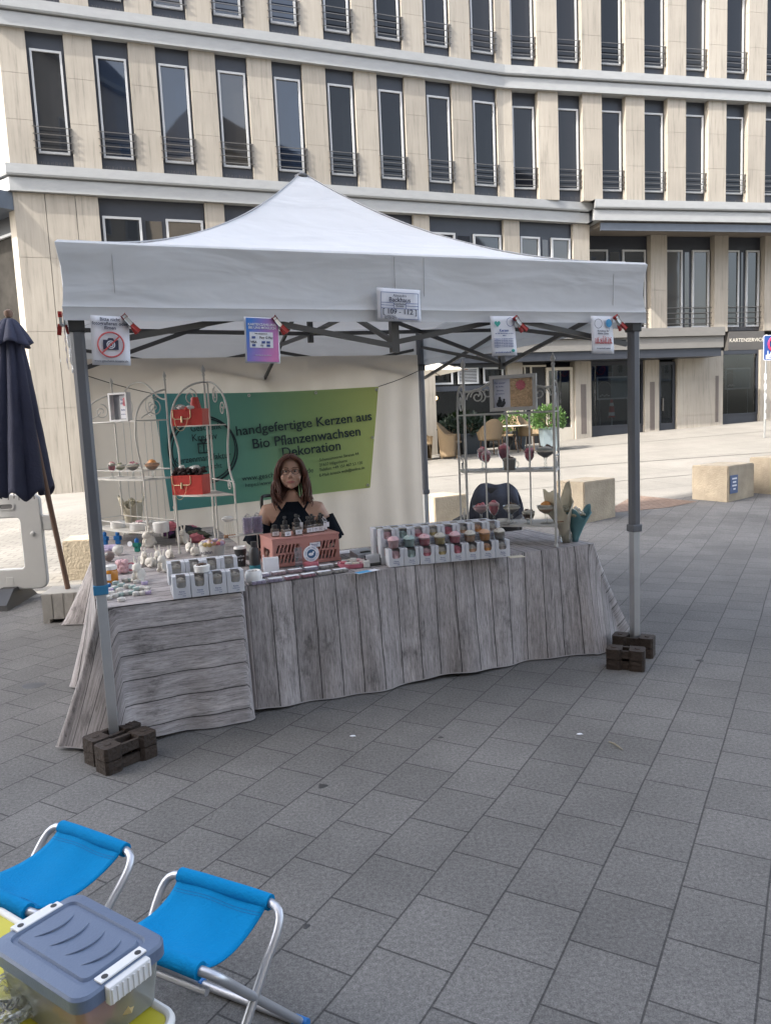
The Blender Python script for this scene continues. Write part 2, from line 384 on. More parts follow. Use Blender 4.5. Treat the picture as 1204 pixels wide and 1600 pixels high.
AP = Vector((0, 21.47, 0)); AT = Vector((1, .38, 0)).normalized(); AN = Vector((AT.y, -AT.x, 0))
BP = Vector((0, 22.05, 0)); BT = Vector((1, .23, 0)).normalized(); BN = Vector((BT.y, -BT.x, 0))
CP = Vector((0, 22.27, 0))                       # the set-back lower storeys of the right wing
bld = thing('office_building', 'travertine office building with slim tall windows and grey bands behind the market tent', 'building', (0, 21.47, 0))
BO = Vector((0, 21.47, 0))
def fr(P, T, N): return lambda s, d, z: P + T * s + N * d + Vector((0, 0, z)) - BO
FA, FB, FC = fr(AP, AT, AN), fr(BP, BT, BN), fr(CP, BT, BN)
def fbox(mb, F, s0, s1, d0, d1, z0, z1):
    vs = [F(*p) for p in ((s0,d0,z0),(s1,d0,z0),(s1,d1,z0),(s0,d1,z0),(s0,d0,z1),(s1,d0,z1),(s1,d1,z1),(s0,d1,z1))]
    return mb.add(vs, [(0,3,2,1),(4,5,6,7),(0,1,5,4),(1,2,6,5),(2,3,7,6),(3,0,4,7)])
def inst(src, loc, rz, parent):
    def cp(o, par):
        c = o.copy(); COL.objects.link(c); c.parent = par
        for ch in KID.get(o.name, ()): cp(ch, c)
        return c
    r = cp(src, parent); r.location = loc; r.rotation_euler = (0, 0, rz); return r
RA, RB = math.atan(.38), math.atan(.23)
Z1, Z2, Z0 = 10.65, 7.07, 14.23
BH = .58
# one tall window, local frame: x along the facade from the opening's left edge, -y outwards, z from the sill
OW = .80; H = Z1 - Z2 - BH
def make_window():
    b = MB(); b.box(0, OW, .10, .22, 0, H)
    wdw = b.build('window', m_slate, bld)
    b = MB(); b.box(.075, OW - .075, .085, .101, .36, H - .40); pn = b.build('pane', m_pane, wdw)
    b = MB(); x0, x1, z0, z1, t = .06, OW - .06, .33, H - .38, .048
    b.box(x0, x1, .045, .105, z1 - t, z1); b.box(x0, x1, .045, .105, z0, z0 + t)
    b.box(x0, x0 + t, .045, .105, z0 + t, z1 - t); b.box(x1 - t, x1, .045, .105, z0 + t, z1 - t)
    f = b.build('window_frame', m_wframe, wdw)
    b = MB()
    for i in range(4):
        z = .40 + .16 * i; b.box(-.03, OW + .03, -.045, -.028, z, z + .017)
    for x in (.0, OW - .02): b.box(x, x + .02, -.024, .03, .36, .92)
    r = b.build('railing', m_rail, wdw)
    b = MB()
    for i in range(22):
        x = .02 + .036 * i; b.tube([(x, -.02, .0), (x + random.uniform(-.03, .03), -.02 + random.uniform(-.03, .03), .12)], .003, 3, cap=False)
    sp = b.build('bird_spikes', m_rail, wdw)
    KID[wdw.name] = [pn, f, r, sp]
    return wdw
def make_pier(h, cuts, w_, dd=.28):
    b = MB(); zs = [0] + cuts + [h]
    for i in range(len(zs) - 1): b.box(0, w_, 0, dd, zs[i] + (.006 if i else 0), zs[i + 1])
    for z in cuts: b.box(.008, w_ - .008, .008, dd, z, z + .006)
    return b.build('pier', m_trav, bld)
win0 = make_window()
pier0 = make_pier(H, [1.02, 2.03], .62)
WA = [-8.23 + 1.4215 * i for i in range(9)]
_b0, _b5 = [(atplane(x, 230, BP, BN) - BP).dot(BT) for x in (801, 1132.5)]
WB = [_b0 + (_b5 - _b0) / 5 * i for i in range(13)]
used = [False, False]
for (F, S, rz) in ((FA, WA, RA), (FB, WB, RB)):
    for i, s in enumerate(S):
        for zb in (Z2 + BH, Z1 + BH):
            if not used[0]: used[0] = True; win0.location = F(s, 0, zb); win0.rotation_euler = (0, 0, rz)
            else:
                wi = inst(win0, F(s, -.11 if F is FB else 0, zb), rz, bld)
                pn_ = [c for c in bpy.data.objects if c.parent == wi and c.name.startswith('pane')][0]
                pn_.material_slots[0].link = 'OBJECT'; pn_.material_slots[0].material = m_paneB if (F is FB or i > 4) else m_paneA
            sp_ = s + OW + .002
            if F is FA and i == 8: continue
            if not used[1]: used[1] = True; pier0.location = F(sp_, 0, zb); pier0.rotation_euler = (0, 0, rz)
            else: inst(pier0, F(sp_, 0, zb), rz, bld)
# end piers: left corner and the kink
KX = (22.05 - 21.47) / (.38 - .23)               # where the wings meet
pk = Vector((KX, 21.47 + .38 * KX, 0)); kA = (pk - AP).dot(AT); kB = (pk - BP).dot(BT)
for zb in (Z2 + BH, Z1 + BH):
    mb = MB()
    for z0, z1 in ((0, 1.02), (1.026, 2.03), (2.036, H)):
        P4 = [FA(WA[8] + OW + .002, 0, 0), FA(kA, 0, 0), FB(kB, 0, 0), FB(WB[0] - .002, 0, 0), FB(WB[0] - .002, -.28, 0), FA(WA[8] + OW + .002, -.28, 0)]
        P4 = [P4[0], (P4[1] + P4[2]) / 2, P4[3], P4[4], P4[5]]
        mb.add([p + Vector((0, 0, zb + z)) for z in (z0, z1) for p in P4], [(4,3,2,1,0),(5,6,7,8,9)] + [(i, (i+1) % 5, 5 + (i+1) % 5, 5 + i) for i in range(5)])
    mb.build('pier', m_trav, bld)
SC = -8.80                                        # left corner of the wing
LT = Vector((-.80, .60, 0)); LN = Vector((-.60, -.80, 0)); LP = AP + AT * SC
FL_ = lambda s, d, z: LP + LT * s + LN * d + Vector((0, 0, z)) - BO
for zb in (Z2 + BH, Z1 + BH):
    mb = MB()
    for z0, z1 in ((0, 1.02), (1.026, 2.03), (2.036, H)):
        P4 = [FL_(.42, 0, 0), FA(SC, 0, 0), FA(WA[0] - .002, 0, 0), FA(WA[0] - .002, -.28, 0), FL_(.42, -.28, 0)]
        mb.add([p + Vector((0, 0, zb + z)) for z in (z0, z1) for p in P4], [(4,3,2,1,0),(5,6,7,8,9)] + [(i, (i+1) % 5, 5 + (i+1) % 5, 5 + i) for i in range(5)])
    mb.build('pier', m_trav, bld)
    for k in range(3):
        s0 = .422 + 1.42 * k
        inst(win0, FL_(s0 + OW, 0, zb), math.atan2(-LT.y, -LT.x), bld)
        mb = MB(); fbox(mb, FL_, s0 + OW + .002, s0 + 1.418, -.28, 0, zb, zb + H); mb.build('pier', m_trav, bld)
# horizontal bands, each a polyline swept round the corner and the kink
def band(name, path, z0, z1, prof, m_):
    """prof: list of (d, z) outline from top-back to bottom-back; path: list of (point fn)"""
    mb = MB(); n = len(prof); vs = []
    for F, s in path: vs += [F(s, d, z) for d, z in prof]
    fs = []
    for i in range(len(path) - 1):
        for k in range(n - 1): fs.append((i*n + k, i*n + k + 1, (i+1)*n + k + 1, (i+1)*n + k))
    fs.append(tuple(range(n))); fs.append(tuple((len(path) - 1) * n + k for k in range(n)))
    mb.add(vs, fs); return mb.build(name, m_, bld)
def mix(F1, s1, F2, s2): return (lambda s, d, z: (F1(s1, d, z) + F2(s2, d, z)) / 2, 0)
corner = mix(FL_, 0, FA, SC)
def corner_fix(F1, s1, F2, s2, N1, N2):
    nn = (N1 + N2); k = 2 / nn.length_squared
    return (lambda s, d, z: F1(s1, 0, z) + nn * (k * d / 1.0 * 1.0), 0)
corner = corner_fix(FL_, 0, FA, SC, LN, AN)
kink = corner_fix(FA, kA, FB, kB, AN, BN)
pathU = [(FL_, 5.2), corner, kink, (FB, 23.5)]
for zb in (Z1, Z0):
    band('cornice', pathU, 0, 0, [(-.3, zb + BH), (.17, zb + BH), (.17, zb + .37), (.15, zb + .33), (-.3, zb + .33)], m_band)
    band('cornice', pathU, 0, 0, [(-.3, zb + .329), (.06, zb + .329), (.06, zb + .29), (.10, zb + .29), (.10, zb), (-.3, zb)], m_band)
# first-floor band runs on along the left wing's line and steps back to the right wing
sE = (Vector((6.62, 0, 0)) - AP).x / AT.x
pe = AP + AT * sE; cE = (pe - CP).dot(BT)
corner2 = corner_fix(FA, sE, FC, cE, AN, BN)
pathL = [(FL_, 5.2), corner, (FA, sE - .02), (FB, (pe - BP).dot(BT) - .16), (FB, 23.5)]
zb = Z2
band('cornice', pathL, 0, 0, [(-.9, zb + BH), (.17, zb + BH), (.17, zb + .37), (.15, zb + .33), (-.9, zb + .33)], m_band)
band('cornice', pathL, 0, 0, [(-.9, zb + .329), (.06, zb + .329), (.06, zb + .29), (.10, zb + .29), (.10, zb), (-.9, zb)], m_band)
# backing walls, roof
mb = MB(); fbox(mb, FA, SC + .1, kA, -.6, -.285, 3.3, 17.2); mb.build('wall', m_slate, bld)
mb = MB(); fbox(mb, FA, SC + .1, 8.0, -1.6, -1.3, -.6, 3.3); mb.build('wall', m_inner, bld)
mb = MB(); fbox(mb, FB, kB, 23.4, -.6, -.285, 7.1, 17.2); mb.build('wall', m_slate, bld)
mb = MB(); fbox(mb, FL_, .1, 5.2, -.6, -.285, -.6, 17.2); mb.build('wall', m_slate, bld)
mb = MB(); mb.add([FA(SC, -.3, 17.2), FA(kA, -.3, 17.2), FB(23.4, -.3, 17.2), FB(23.4, -9, 17.2), FA(SC, -9, 17.2), FL_(5.2, -.3, 17.2)], [(0,1,2,3,4,5)]); mb.build('roof', m_bandd, bld)
mb = MB(); fbox(mb, FA, SC, kA, -.28, 0, Z0 + BH, 17.2); mb.build('wall', m_trav, bld)
mb = MB(); fbox(mb, FB, kB, 23.4, -.28, 0, Z0 + BH, 17.2); mb.build('wall', m_trav, bld)

# --- lower storeys, left wing
ZB = -.4
def lowpier(F, s0, s1, z0, z1, dd=.28, cuts=(2.1, 3.9, 5.6), d0=0):
    b = MB(); zs = [z0] + [c for c in cuts if z0 + .2 < c < z1 - .2] + [z1]
    for i in range(len(zs) - 1):
        fbox(b, F, s0, s1, d0 - dd, d0, zs[i] + (.008 if i else 0), zs[i + 1])
        if i: fbox(b, F, s0 + .01, s1 - .01, d0 - dd, d0 - .012, zs[i], zs[i] + .008)
    return b.build('pier', m_trav, bld)
# the broad corner pier, in upright slabs
mb = MB(); fbox(mb, FL_, .004, .26, -.25, 0, ZB, 7.06)
mb.build('pier', m_trav, bld)
for s0, s1 in ((SC + .004, SC + .66), (SC + .672, SC + 1.32), (SC + 1.332, WA[1] - .16)): lowpier(FA, s0, s1, ZB, 7.06)
# corner glazing left of it
mb = MB(); fbox(mb, FL_, .26, 5.2, -.28, -.2, 0, 7.06); cg = mb.build('shopfront', m_slate, bld)
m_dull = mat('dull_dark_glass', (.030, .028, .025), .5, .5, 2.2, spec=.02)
mb = MB(); fbox(mb, FL_, .36, 5.0, -.2, -.19, .4, 6.2); mb.build('pane', m_dull, cg)
mb = MB(); fbox(mb, FL_, .33, .38, -.2, -.12, .4, 6.2); fbox(mb, FL_, .33, 1.6, -.2, -.12, 6.2, 6.26)
for z in (2.6, 2.8, 3.0, 3.2): fbox(mb, FL_, .28, 1.6, -.06, -.04, z, z + .025)
mb.build('window_frame', m_wframe, cg)
mb = MB(); fbox(mb, FL_, .02, 5.2, -.26, .62, 6.66, 7.055); mb.build('fascia', m_slate2, bld)
# mezzanine windows in groups of two modules between the piers that run down
def mezz(F, s0, s1, z0, z1, d0=0, rail=False):
    """header panel, framed window, dark slot, framed window"""
    b = MB(); fbox(b, F, s0, s1, d0 - .24, d0 - .12, z0, z1); g = b.build('window', m_slate, bld)
    W = s1 - s0; ww = W * .36
    b = MB(); fr_ = MB(); zt = z1 - .42; zl = z0 + .12
    for a in (s0 + .06, s1 - .06 - ww):
        fbox(b, F, a + .03, a + ww - .03, d0 - .119, d0 - .105, zl + .03, zt - .03)
        t = .055
        fbox(fr_, F, a, a + ww, d0 - .119, d0 - .06, zt - t, zt); fbox(fr_, F, a, a + ww, d0 - .119, d0 - .06, zl, zl + t)
        fbox(fr_, F, a, a + t, d0 - .119, d0 - .06, zl + t, zt - t); fbox(fr_, F, a + ww - t, a + ww, d0 - .119, d0 - .06, zl + t, zt - t)
    mid0, mid1 = s0 + .06 + ww + .1, s1 - .06 - ww - .1
    fbox(b, F, mid0, mid1, d0 - .119, d0 - .105, zl + .03, zt - .06)
    b.build('pane', m_pane, g); fr_.build('window_frame', m_wframe, g)
    if rail:
        b = MB()
        for i in range(4): fbox(b, F, s0 - .0, s1, d0 - .03, d0 - .012, zl + .12 + .17 * i, zl + .142 + .17 * i)
        b.build('railing', m_rail, g)
        b = MB()
        for i in range(40):
            s = s0 + W * (i + .5) / 40; b.tube([F(s, d0 + .1, z0 - .02), F(s + random.uniform(-.03, .03), d0 + .1 + random.uniform(-.04, .04), z0 + .12)], .003, 3, cap=False)
        b.build('bird_spikes', m_rail, g)
    return g
ZM = 3.9
for i in (1, 3, 5, 7):
    a = WA[i] - .16 + .002; b_ = WA[i + 1] + OW + .12
    mezz(FA, a, b_, ZM, 7.06)
    if i < 7: lowpier(FA, b_ + .002, b_ + .002 + .48, ZB, 7.06)
    mb = MB(); fbox(mb, FA, a, b_, -.24, -.1, ZB if i < 7 else 2.98, ZM - .002); mb.build('wall', m_slate2, bld)
    if i == 7: g7 = (a, b_)
a_end = WA[8] + OW + .122
lowpier(FA, a_end, a_end + .52, ZB, 7.06)
s_k = a_end + .522
mezz(FA, s_k, sE - .64, ZM, 7.06); lowpier(FA, sE - .638, sE - .06, ZB, 7.06)
# --- lower storeys, right wing, set back under a soffit
def sC(x, y, dd=0):
    p = atplane(x, y, CP + BN * dd, BN); return (p - CP).dot(BT)
DB = -.88                                          # recess of the mezzanine glazing line
mb = MB(); fbox(mb, FC, cE + .12, 23.4, -1.13, .16, 6.93, 7.062); mb.build('soffit', m_soffit, bld)
mb = MB(); fbox(mb, FC, cE + .1, 23.4, .17, .23, 6.80, 7.02); mb.build('fascia', m_slate2, bld)
xs = [(1013, 1038), (1112, 1133), (1190, 1212)]
PS = [(sC(a, 430, DB), sC(b, 430, DB)) for a, b in xs]
st = PS[1][0] - PS[0][0]
PS += [(PS[2][0] + st * k, PS[2][1] + st * k) for k in (1, 2, 3)]
left = cE + .10
prev = left
for k, (a, b_) in enumerate(PS):
    mezz(FC, prev + .004, a - .004, ZM, 6.92, DB, rail=True)
    lowpier(FC, a, b_, 3.86, 6.925, .3, (5.2,), DB + .12)
    prev = b_
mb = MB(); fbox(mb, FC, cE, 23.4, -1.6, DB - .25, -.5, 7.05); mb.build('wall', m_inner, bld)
# canopy over the ground floor
xe = sC(1112, 540)
ce0 = cE - 5.6
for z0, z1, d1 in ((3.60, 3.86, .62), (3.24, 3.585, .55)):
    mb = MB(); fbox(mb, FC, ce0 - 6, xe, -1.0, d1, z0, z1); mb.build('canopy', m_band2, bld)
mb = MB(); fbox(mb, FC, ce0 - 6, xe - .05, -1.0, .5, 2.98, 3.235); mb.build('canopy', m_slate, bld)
m_signb = mat('shaded_sign_band', (.085, .08, .075), .6, .1, 4)  # the soffit's shade is put into this dark colour
mb = MB(); a, b_ = sC(1134, 530, DB), sC(1190, 530, DB)
fbox(mb, FC, a, b_, DB - .1, DB + .1, 3.24, 3.855); sg = mb.build('sign_band', m_signb, bld)
m_letter = mat('sign_letters', (.75, .70, .60), .5, .03)
sgp = bpy.data.objects.new('sign_lettering', None)
t_ = text([('KARTENSERVICE', .17, 0, 0, 'CENTER', 0, 1.05)], m_letter, sg, y=-.004)
t_.matrix_local = Matrix.Translation(FC((a + b_) / 2, DB + .102, 3.56)) @ Matrix.Rotation(RB, 4, 'Z')
bpy.data.objects.remove(sgp)
for k in range(2, len(PS) - 1):
    a, b_ = PS[k][1] + .01, PS[k + 1][0] - .01
    mb = MB(); fbox(mb, FC, a, b_, DB - .1, DB + .1, 3.24, 3.855); mb.build('sign_band', m_signb, bld)
# ground floor: piers, shop windows, doors
DG = -.30
def gpier(x0, x1, y, inset=None, z1=2.97):
    a, b_ = sC(x0, y, DG), sC(x1, y, DG)
    pr = lowpier(FC, a, b_, -.3, z1, .3, (1.0, 2.2), DG)
    if inset:
        i0, i1 = a + (b_ - a) * inset[0], a + (b_ - a) * inset[1]
        b = MB(); fbox(b, FC, i0, i1, DG - .01, DG + .004, .75, 2.28); b.build('inset_panel', m_ins, pr)
    return a, b_
m_ins = mat('bronze_strip', (.115, .095, .085), .5, .12)
def shop(s0, s1, plinth, z1=2.97, d=DG - .12, transom=None, frame=None):
    b = MB(); fbox(b, FC, s0, s1, d - .08, d, -.3, plinth); sw = b.build('shop_window', m_slate, bld)
    b = MB(); fbox(b, FC, s0 + .05, s1 - .05, d - .05, d - .04, plinth, z1); b.build('pane', m_shop, sw)
    b = MB(); t = .05
    fbox(b, FC, s0, s0 + t, d - .08, d + .02, plinth, z1); fbox(b, FC, s1 - t, s1, d - .08, d + .02, plinth, z1)
    fbox(b, FC, s0 + t, s1 - t, d - .08, d + .02, z1 - .12, z1); fbox(b, FC, s0 + t, s1 - t, d - .08, d + .02, plinth, plinth + .05)
    b.build('window_frame', m_slate, sw)
    return sw
p3 = (sE - .638, sE - .06)
mb = MB(); fbox(mb, FA, sE - .45, sE - .25, -.05, .004, .75, 2.28); mb.build('inset_panel', m_ins, bld)
p4 = gpier(1007, 1029, 620, (.35, .68))
a, b_ = sC(1057, 620, DG), sC(1128, 600, DG)
pw = lowpier(FC, a, b_, -.3, 3.2, .3, (1.15, 2.3), DG + .02)
b = MB(); i0, i1 = sC(1116, 620, DG), sC(1121, 620, DG); fbox(b, FC, i0, i1, DG - .01, DG + .024, .9, 2.4); b.build('inset_panel', m_ins, pw)
p6 = gpier(1187, 1212, 600, z1=3.2)
p1, p2 = (0, g7[0]), (g7[1], 0)
def on_left(fn, *ar, **kw):                       # build with the left wing's line instead
    global FC, DG
    k, q = FC, DG; FC, DG = FA, -.02
    r = fn(*ar, **kw); FC, DG = k, q; return r
def cafe_front():
    sw1 = shop(p1[1] + .004, p2[0] - .004, .35, d=-.14)
    mb = MB(); zt0, zt1 = 2.40, 2.86; W3 = (p2[0] - p1[1]) / 3
    for k in range(3):
        a = p1[1] + W3 * k + .08; b_ = a + W3 - .16; d = -.09
        fbox(mb, FC, a, b_, d - .03, d, zt1 - .05, zt1); fbox(mb, FC, a, b_, d - .03, d, zt0, zt0 + .05)
        fbox(mb, FC, a, a + .05, d - .03, d, zt0 + .05, zt1 - .05); fbox(mb, FC, b_ - .05, b_, d - .03, d, zt0 + .05, zt1 - .05)
        if k == 1:
            for q in range(8): fbox(mb, FC, a + .05, b_ - .05, d - .028, d - .006, zt0 + .07 + q * .042, zt0 + .09 + q * .042)
    mb.build('transom', m_wframe, sw1)
    mb = MB(); fbox(mb, FC, p1[1], p2[0], -.13, -.05, 2.20, 2.34); mb.build('crossbar', m_slate, sw1)
    s_ = p1[1] + (p2[0] - p1[1]) * .15
    mb = MB(); fbox(mb, FC, p1[1] + .1, p2[0] - .1, -1.1, -.5, .3, 1.0); mb.build('counter', mat('counter_wood', (.05, .035, .025), .5), sw1)
on_left(cafe_front)
# glazed door with pale frame
def door(x0, x1, y, fm, z1, zpan, ab=None):
    a, b_ = ab or (sC(x0, y, DG), sC(x1, y, DG)); d = DG - .1
    b = MB(); fbox(b, FC, a, b_, d - .06, d - .02, -.3, z1); dr = b.build('door', m_inner, bld)
    b = MB(); t = .09
    fbox(b, FC, a, a + t, d - .02, d + .03, .2, z1); fbox(b, FC, b_ - t, b_, d - .02, d + .03, .2, z1); fbox(b, FC, a + t, b_ - t, d - .02, d + .03, z1 - t, z1)
    fbox(b, FC, a + t, b_ - t, d - .02, d + .03, -.3, zpan); b.build('door_frame', fm, dr)
    b = MB(); fbox(b, FC, a + t, b_ - t, d - .018, d - .008, zpan, z1 - t); b.build('pane', m_shop, dr)
    b = MB(); fbox(b, FC, a + t + .03, a + t + .07, d + .03, d + .08, 1.35, 1.75); b.build('handle', m_rail, dr)
    return dr
m_cream = mat('cream_paint', (.50, .46, .39), .5, .05)
on_left(lambda: door(0, 0, 0, m_cream, 2.82, .98, ab=(sE - 1.62, sE - .66)))
a, b_ = s_k + .004, sE - 1.624
mb = MB(); fbox(mb, FA, a, b_, -.22, -.14, 0, 2.97); sd = mb.build('side_panel', m_inner, bld)
mb = MB()
for q in (a + .10, a + .32): fbox(mb, FA, q, q + .05, -.14, -.09, .4, 2.85)
fbox(mb, FA, a, b_, -.14, -.09, 2.85, 2.90); mb.build('door_frame', m_cream, sd)
mb = MB(); fbox(mb, FA, s_k, sE - .64, -.24, -.1, 2.98, ZM - .002); mb.build('wall', m_slate2, bld)
sw3 = shop(cE + .02, p4[0] - .004, .92)
door(1030, 1056, 620, m_slate, 2.9, .95)
sw4 = shop(sC(1129, 600, DG), p6[0] - .004, 1.1, 3.2)
s6 = p6[1]
for k in range(3):
    shop(s6 + .004, s6 + 1.75, 1.15, 3.2); lowpier(FC, s6 + 1.754, s6 + 2.25, -.2, 3.2, .3, (1.3, 2.3), DG); s6 += 2.254
# shop interior: floor and back
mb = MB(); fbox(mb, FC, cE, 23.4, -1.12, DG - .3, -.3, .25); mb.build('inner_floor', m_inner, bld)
# screens and posters behind the shop glass
m_scr = mat('window_poster', (.13, .19, .22), .4, .25, 3); m_scrd = mat('poster_dark', (.02, .025, .035), .4)
m_alu = mat('brushed_aluminium', (.48, .49, .49), .32, .06, 30, metal=.85)
def poster(x0, x1, y0, y1, split, label):
    d = DG - .24
    P = atplane(x0, y1, CP + BN * d, BN); Q = atplane(x1, y0, CP + BN * d, BN)
    s0, s1 = (P - CP).dot(BT), (Q - CP).dot(BT); z0, z1 = P.z, Q.z
    t = thing('window_display', label, 'display', BO + FC((s0 + s1) / 2, d, z0), RB)
    W = s1 - s0; Hh = z1 - z0
    b = MB(); b.box(-W/2, W/2, 0, .03, 0, Hh); b.build('frame', m_alu, t)
    b = MB(); b.box(-W/2 + .05, -W/2 + .05 + (W - .1) * split, -.006, 0, .05, Hh - .05); b.build('dark_panel', m_scrd, t)
    b = MB(); b.box(-W/2 + .05 + (W - .1) * split, W/2 - .05, -.006, 0, .05, Hh - .05); b.build('pale_panel', m_scr, t)
    b = MB(); b.tube([(x, -.008, z) for x, z in arc(-W/2 + .05 + (W - .1) * split * .5, Hh * .45, Hh * .33, 10, 170)], .006, 4)
    for q in range(5): b.ball((-W/2 + .12 + .09 * q * split * 2, -.008, .12 + .03 * (q % 2)), .04, 1, .2, .6, 8, 5)
    b.build('printed_scene', m_wframe, t)
    b = MB()
    for x in (-W/2 + .1, W/2 - .1): b.tube([(x, .015, 0), (x, .015, -(z0 - .25))], .012, 6)
    for x in (-W * .02,): b.tube([(x, .015, Hh), (x, .015, 3.0 - z0 - .03)], .008, 6)
    b.build('stand', m_alu, t)
poster(932, 984, 587, 625, .40, 'wide framed poster behind shop glass beside the red cylinder')
poster(1132, 1172, 574, 609, .28, 'framed poster behind shop glass under the ticket service lettering')
# red and white cylinder behind the glass, for an unclear shape in it
m_red = mat('red_paint', (.55, .035, .03), .45, .12); m_white = mat('white_paint', (.72, .72, .71), .5, .05)
q = atplane(955, 652, CP + BN * (DG - .3), BN)
t = thing('red_white_cylinder', 'red and white warning cone standing behind the shop glass below the wide poster', 'cone', (q.x, q.y, .25))
hh = q.z - .25
b = MB(); b.tube([(0, 0, 0), (0, 0, hh)], .02, 8); b.box(-.14, .14, -.14, .14, 0, .03); b.build('stand', m_alu, t)
b = MB(); b.lathe([(.11, hh), (.11, hh + .04), (.10, hh + .05)]); b.lathe([(.095, hh + .16), (.07, hh + .36)]); b.lathe([(.055, hh + .46), (.04, hh + .60), (.0, hh + .61)]); b.build('red_sleeve', m_red, t, True)
b = MB(); b.lathe([(.10, hh + .05), (.094, hh + .16)]); b.lathe([(.07, hh + .36), (.055, hh + .46)]); b.build('white_band', m_white, t, True)
# glowing pendant in the cafe
m_bulb = mat('warm_bulb', (.9, .6, .3), .5, 0, emit=(1, .55, .2, 6))
q = atplane(681, 622, AP - AN * .6, AN)
t = thing('pendant_lamp', 'small warm glowing lamp hanging inside the dark cafe window', 'lamp', q)
b = MB(); b.ball((0, 0, 0), .045, 1, 1, 1.2); b.build('bulb', m_bulb, t, True)
b = MB(); b.tube([(0, 0, .05), (0, 0, 2.95 - q.z)], .006, 5); b.build('cord', m_slate, t)

# ------------------------------------------------------------------ the house across the square: it shades the stall and shows in the panes
m_plast = mat('plaster', (.46, .41, .34), .85, .15, 1.2); m_roof = mat('roof_slate', (.05, .055, .065), .6, .2, 3)
hx = Vector((-16.0, -1.16, 0)); hT = Vector((.90, -.436, 0)).normalized(); hN = Vector((-hT.y, hT.x, 0))
opp = thing('town_house', 'tall plastered town house across the square opposite the office building', 'building', hx, math.atan2(hT.y, hT.x))
def house(opp, W, z1, zr, rows):
    b = MB(); b.box(0, W, -10, 0, -.5, z1); b.build('wall', m_plast, opp)
    b = MB()
    for z in rows: b.box(0, W, .0, .22, z - 1.0, z - .7)
    b.box(0, W, 0, .35, z1 - .3, z1)
    b.build('cornice', m_band, opp)
    b = MB(); b.add([(0, .3, z1), (W, .3, z1), (W, -10, z1), (0, -10, z1), (0, -3, zr), (W, -3, zr)], [(0, 1, 5, 4), (2, 3, 4, 5), (0, 4, 3), (1, 2, 5)]); b.build('roof', m_roof, opp)
    b = MB(); b.box(W * .3, W * .3 + 1.2, -3.6, -2.4, z1 + 1, zr + 1.6); b.build('chimney', m_plast, opp)
    b = MB(); b.box(W * .8, W * .8 + 1.2, -3.6, -2.4, z1 + 1, zr + 1.8); b.build('chimney', m_plast, opp)
    b = MB(); b.box(0, 1.2, .012, .05, 0, 2.2); wz = b.build('window', m_wframe, opp)
    b = MB(); b.box(.1, 1.1, .05, .06, .1, 2.1); pz = b.build('pane', m_pane, wz); KID[wz.name] = [pz]
    first = True
    for i in range(int(W / 2.65)):
        for z in rows:
            if first: wz.location = (.9 + 2.65 * i, 0, z); first = False
            else: inst(wz, (.9 + 2.65 * i, 0, z), 0, opp)
house(opp, 30, 24, 27.5, (6.2, 10.2, 14.2, 18.2))
h2 = thing('town_house', 'lower plastered town house further along the square opposite the office building', 'building', hx + hT * 40, math.atan2(hT.y, hT.x) + .12)
house(h2, 62, 24, 28, (6, 10, 14, 18))

# ================================================================== THE MARKET TENT
ZE, ZV, ZP = 2.308, 1.972, 3.157
def fabric(name, base, trans, bump=.35, warp=(1.2, 1.2, 4.2)):
    mt = mat(name, base, .75, .05, 2.5, 0, trans=trans, stretch=None)
    n = mt.node_tree.nodes; l = mt.node_tree.links; b = n['Principled BSDF']
    tc = n.new('ShaderNodeTexCoord'); mp = n.new('ShaderNodeMapping'); mp.inputs['Scale'].default_value = warp; l.new(tc.outputs['Object'], mp.inputs[0])
    a = n.new('ShaderNodeTexNoise'); a.inputs['Scale'].default_value = 1.9; a.inputs['Detail'].default_value = 2.5; a.inputs['Distortion'].default_value = .45; l.new(mp.outputs[0], a.inputs['Vector'])
    c = n.new('ShaderNodeTexNoise'); c.inputs['Scale'].default_value = 9; c.inputs['Detail'].default_value = 3; l.new(tc.outputs['Object'], c.inputs['Vector'])
    ad = n.new('ShaderNodeMath'); ad.operation = 'MULTIPLY_ADD'; ad.inputs[1].default_value = .07; l.new(c.outputs['Fac'], ad.inputs[0]); l.new(a.outputs['Fac'], ad.inputs[2])
    bp = n.new('ShaderNodeBump'); bp.inputs['Strength'].default_value = bump; bp.inputs['Distance'].default_value = .06
    l.new(ad.outputs[0], bp.inputs['Height']); l.new(bp.outputs[0], b.inputs['Normal']); return mt
m_canvas = fabric('white_canvas', (.69, .70, .715), .16, .30)
m_wallc = fabric('cream_canvas', (.70, .64, .55), .38, .12, (3, 3, .8))
m_seam = mat('seam_thread', (.42, .42, .43), .8)
m_legd = mat('grey_coated_metal', (.13, .135, .15), .42, .08, 6, metal=.3)
m_truss = mat('dark_truss_metal', (.070, .068, .066), .45, .1, 6)
m_legl = mat('bare_aluminium', (.55, .56, .57), .35, .06, 20, metal=.8)
m_black = mat('black_plastic', (.022, .022, .024), .45, .15, 8)
m_blue = mat('blue_tape', (.03, .18, .34), .5, .1)
tent = thing('market_tent', 'white pop-up market tent with pointed roof over the candle stall', 'tent', TF, YAW)
W = 3.0
def roofz(u, v):
    a, b_ = abs(2 * u - 1), abs(2 * v - 1)
    r = max(a, b_); q = min(a, b_) / max(r, 1e-6)
    t = 1 - r
    z = ZE + (ZP - ZE) * (0.28 * t + .72 * t ** 2.1)
    return z - .035 * (1 - q ** 2) * math.sin(math.pi * min(1, t * 1.15)) * .9
mb = MB(); N = 48; o_ = .035
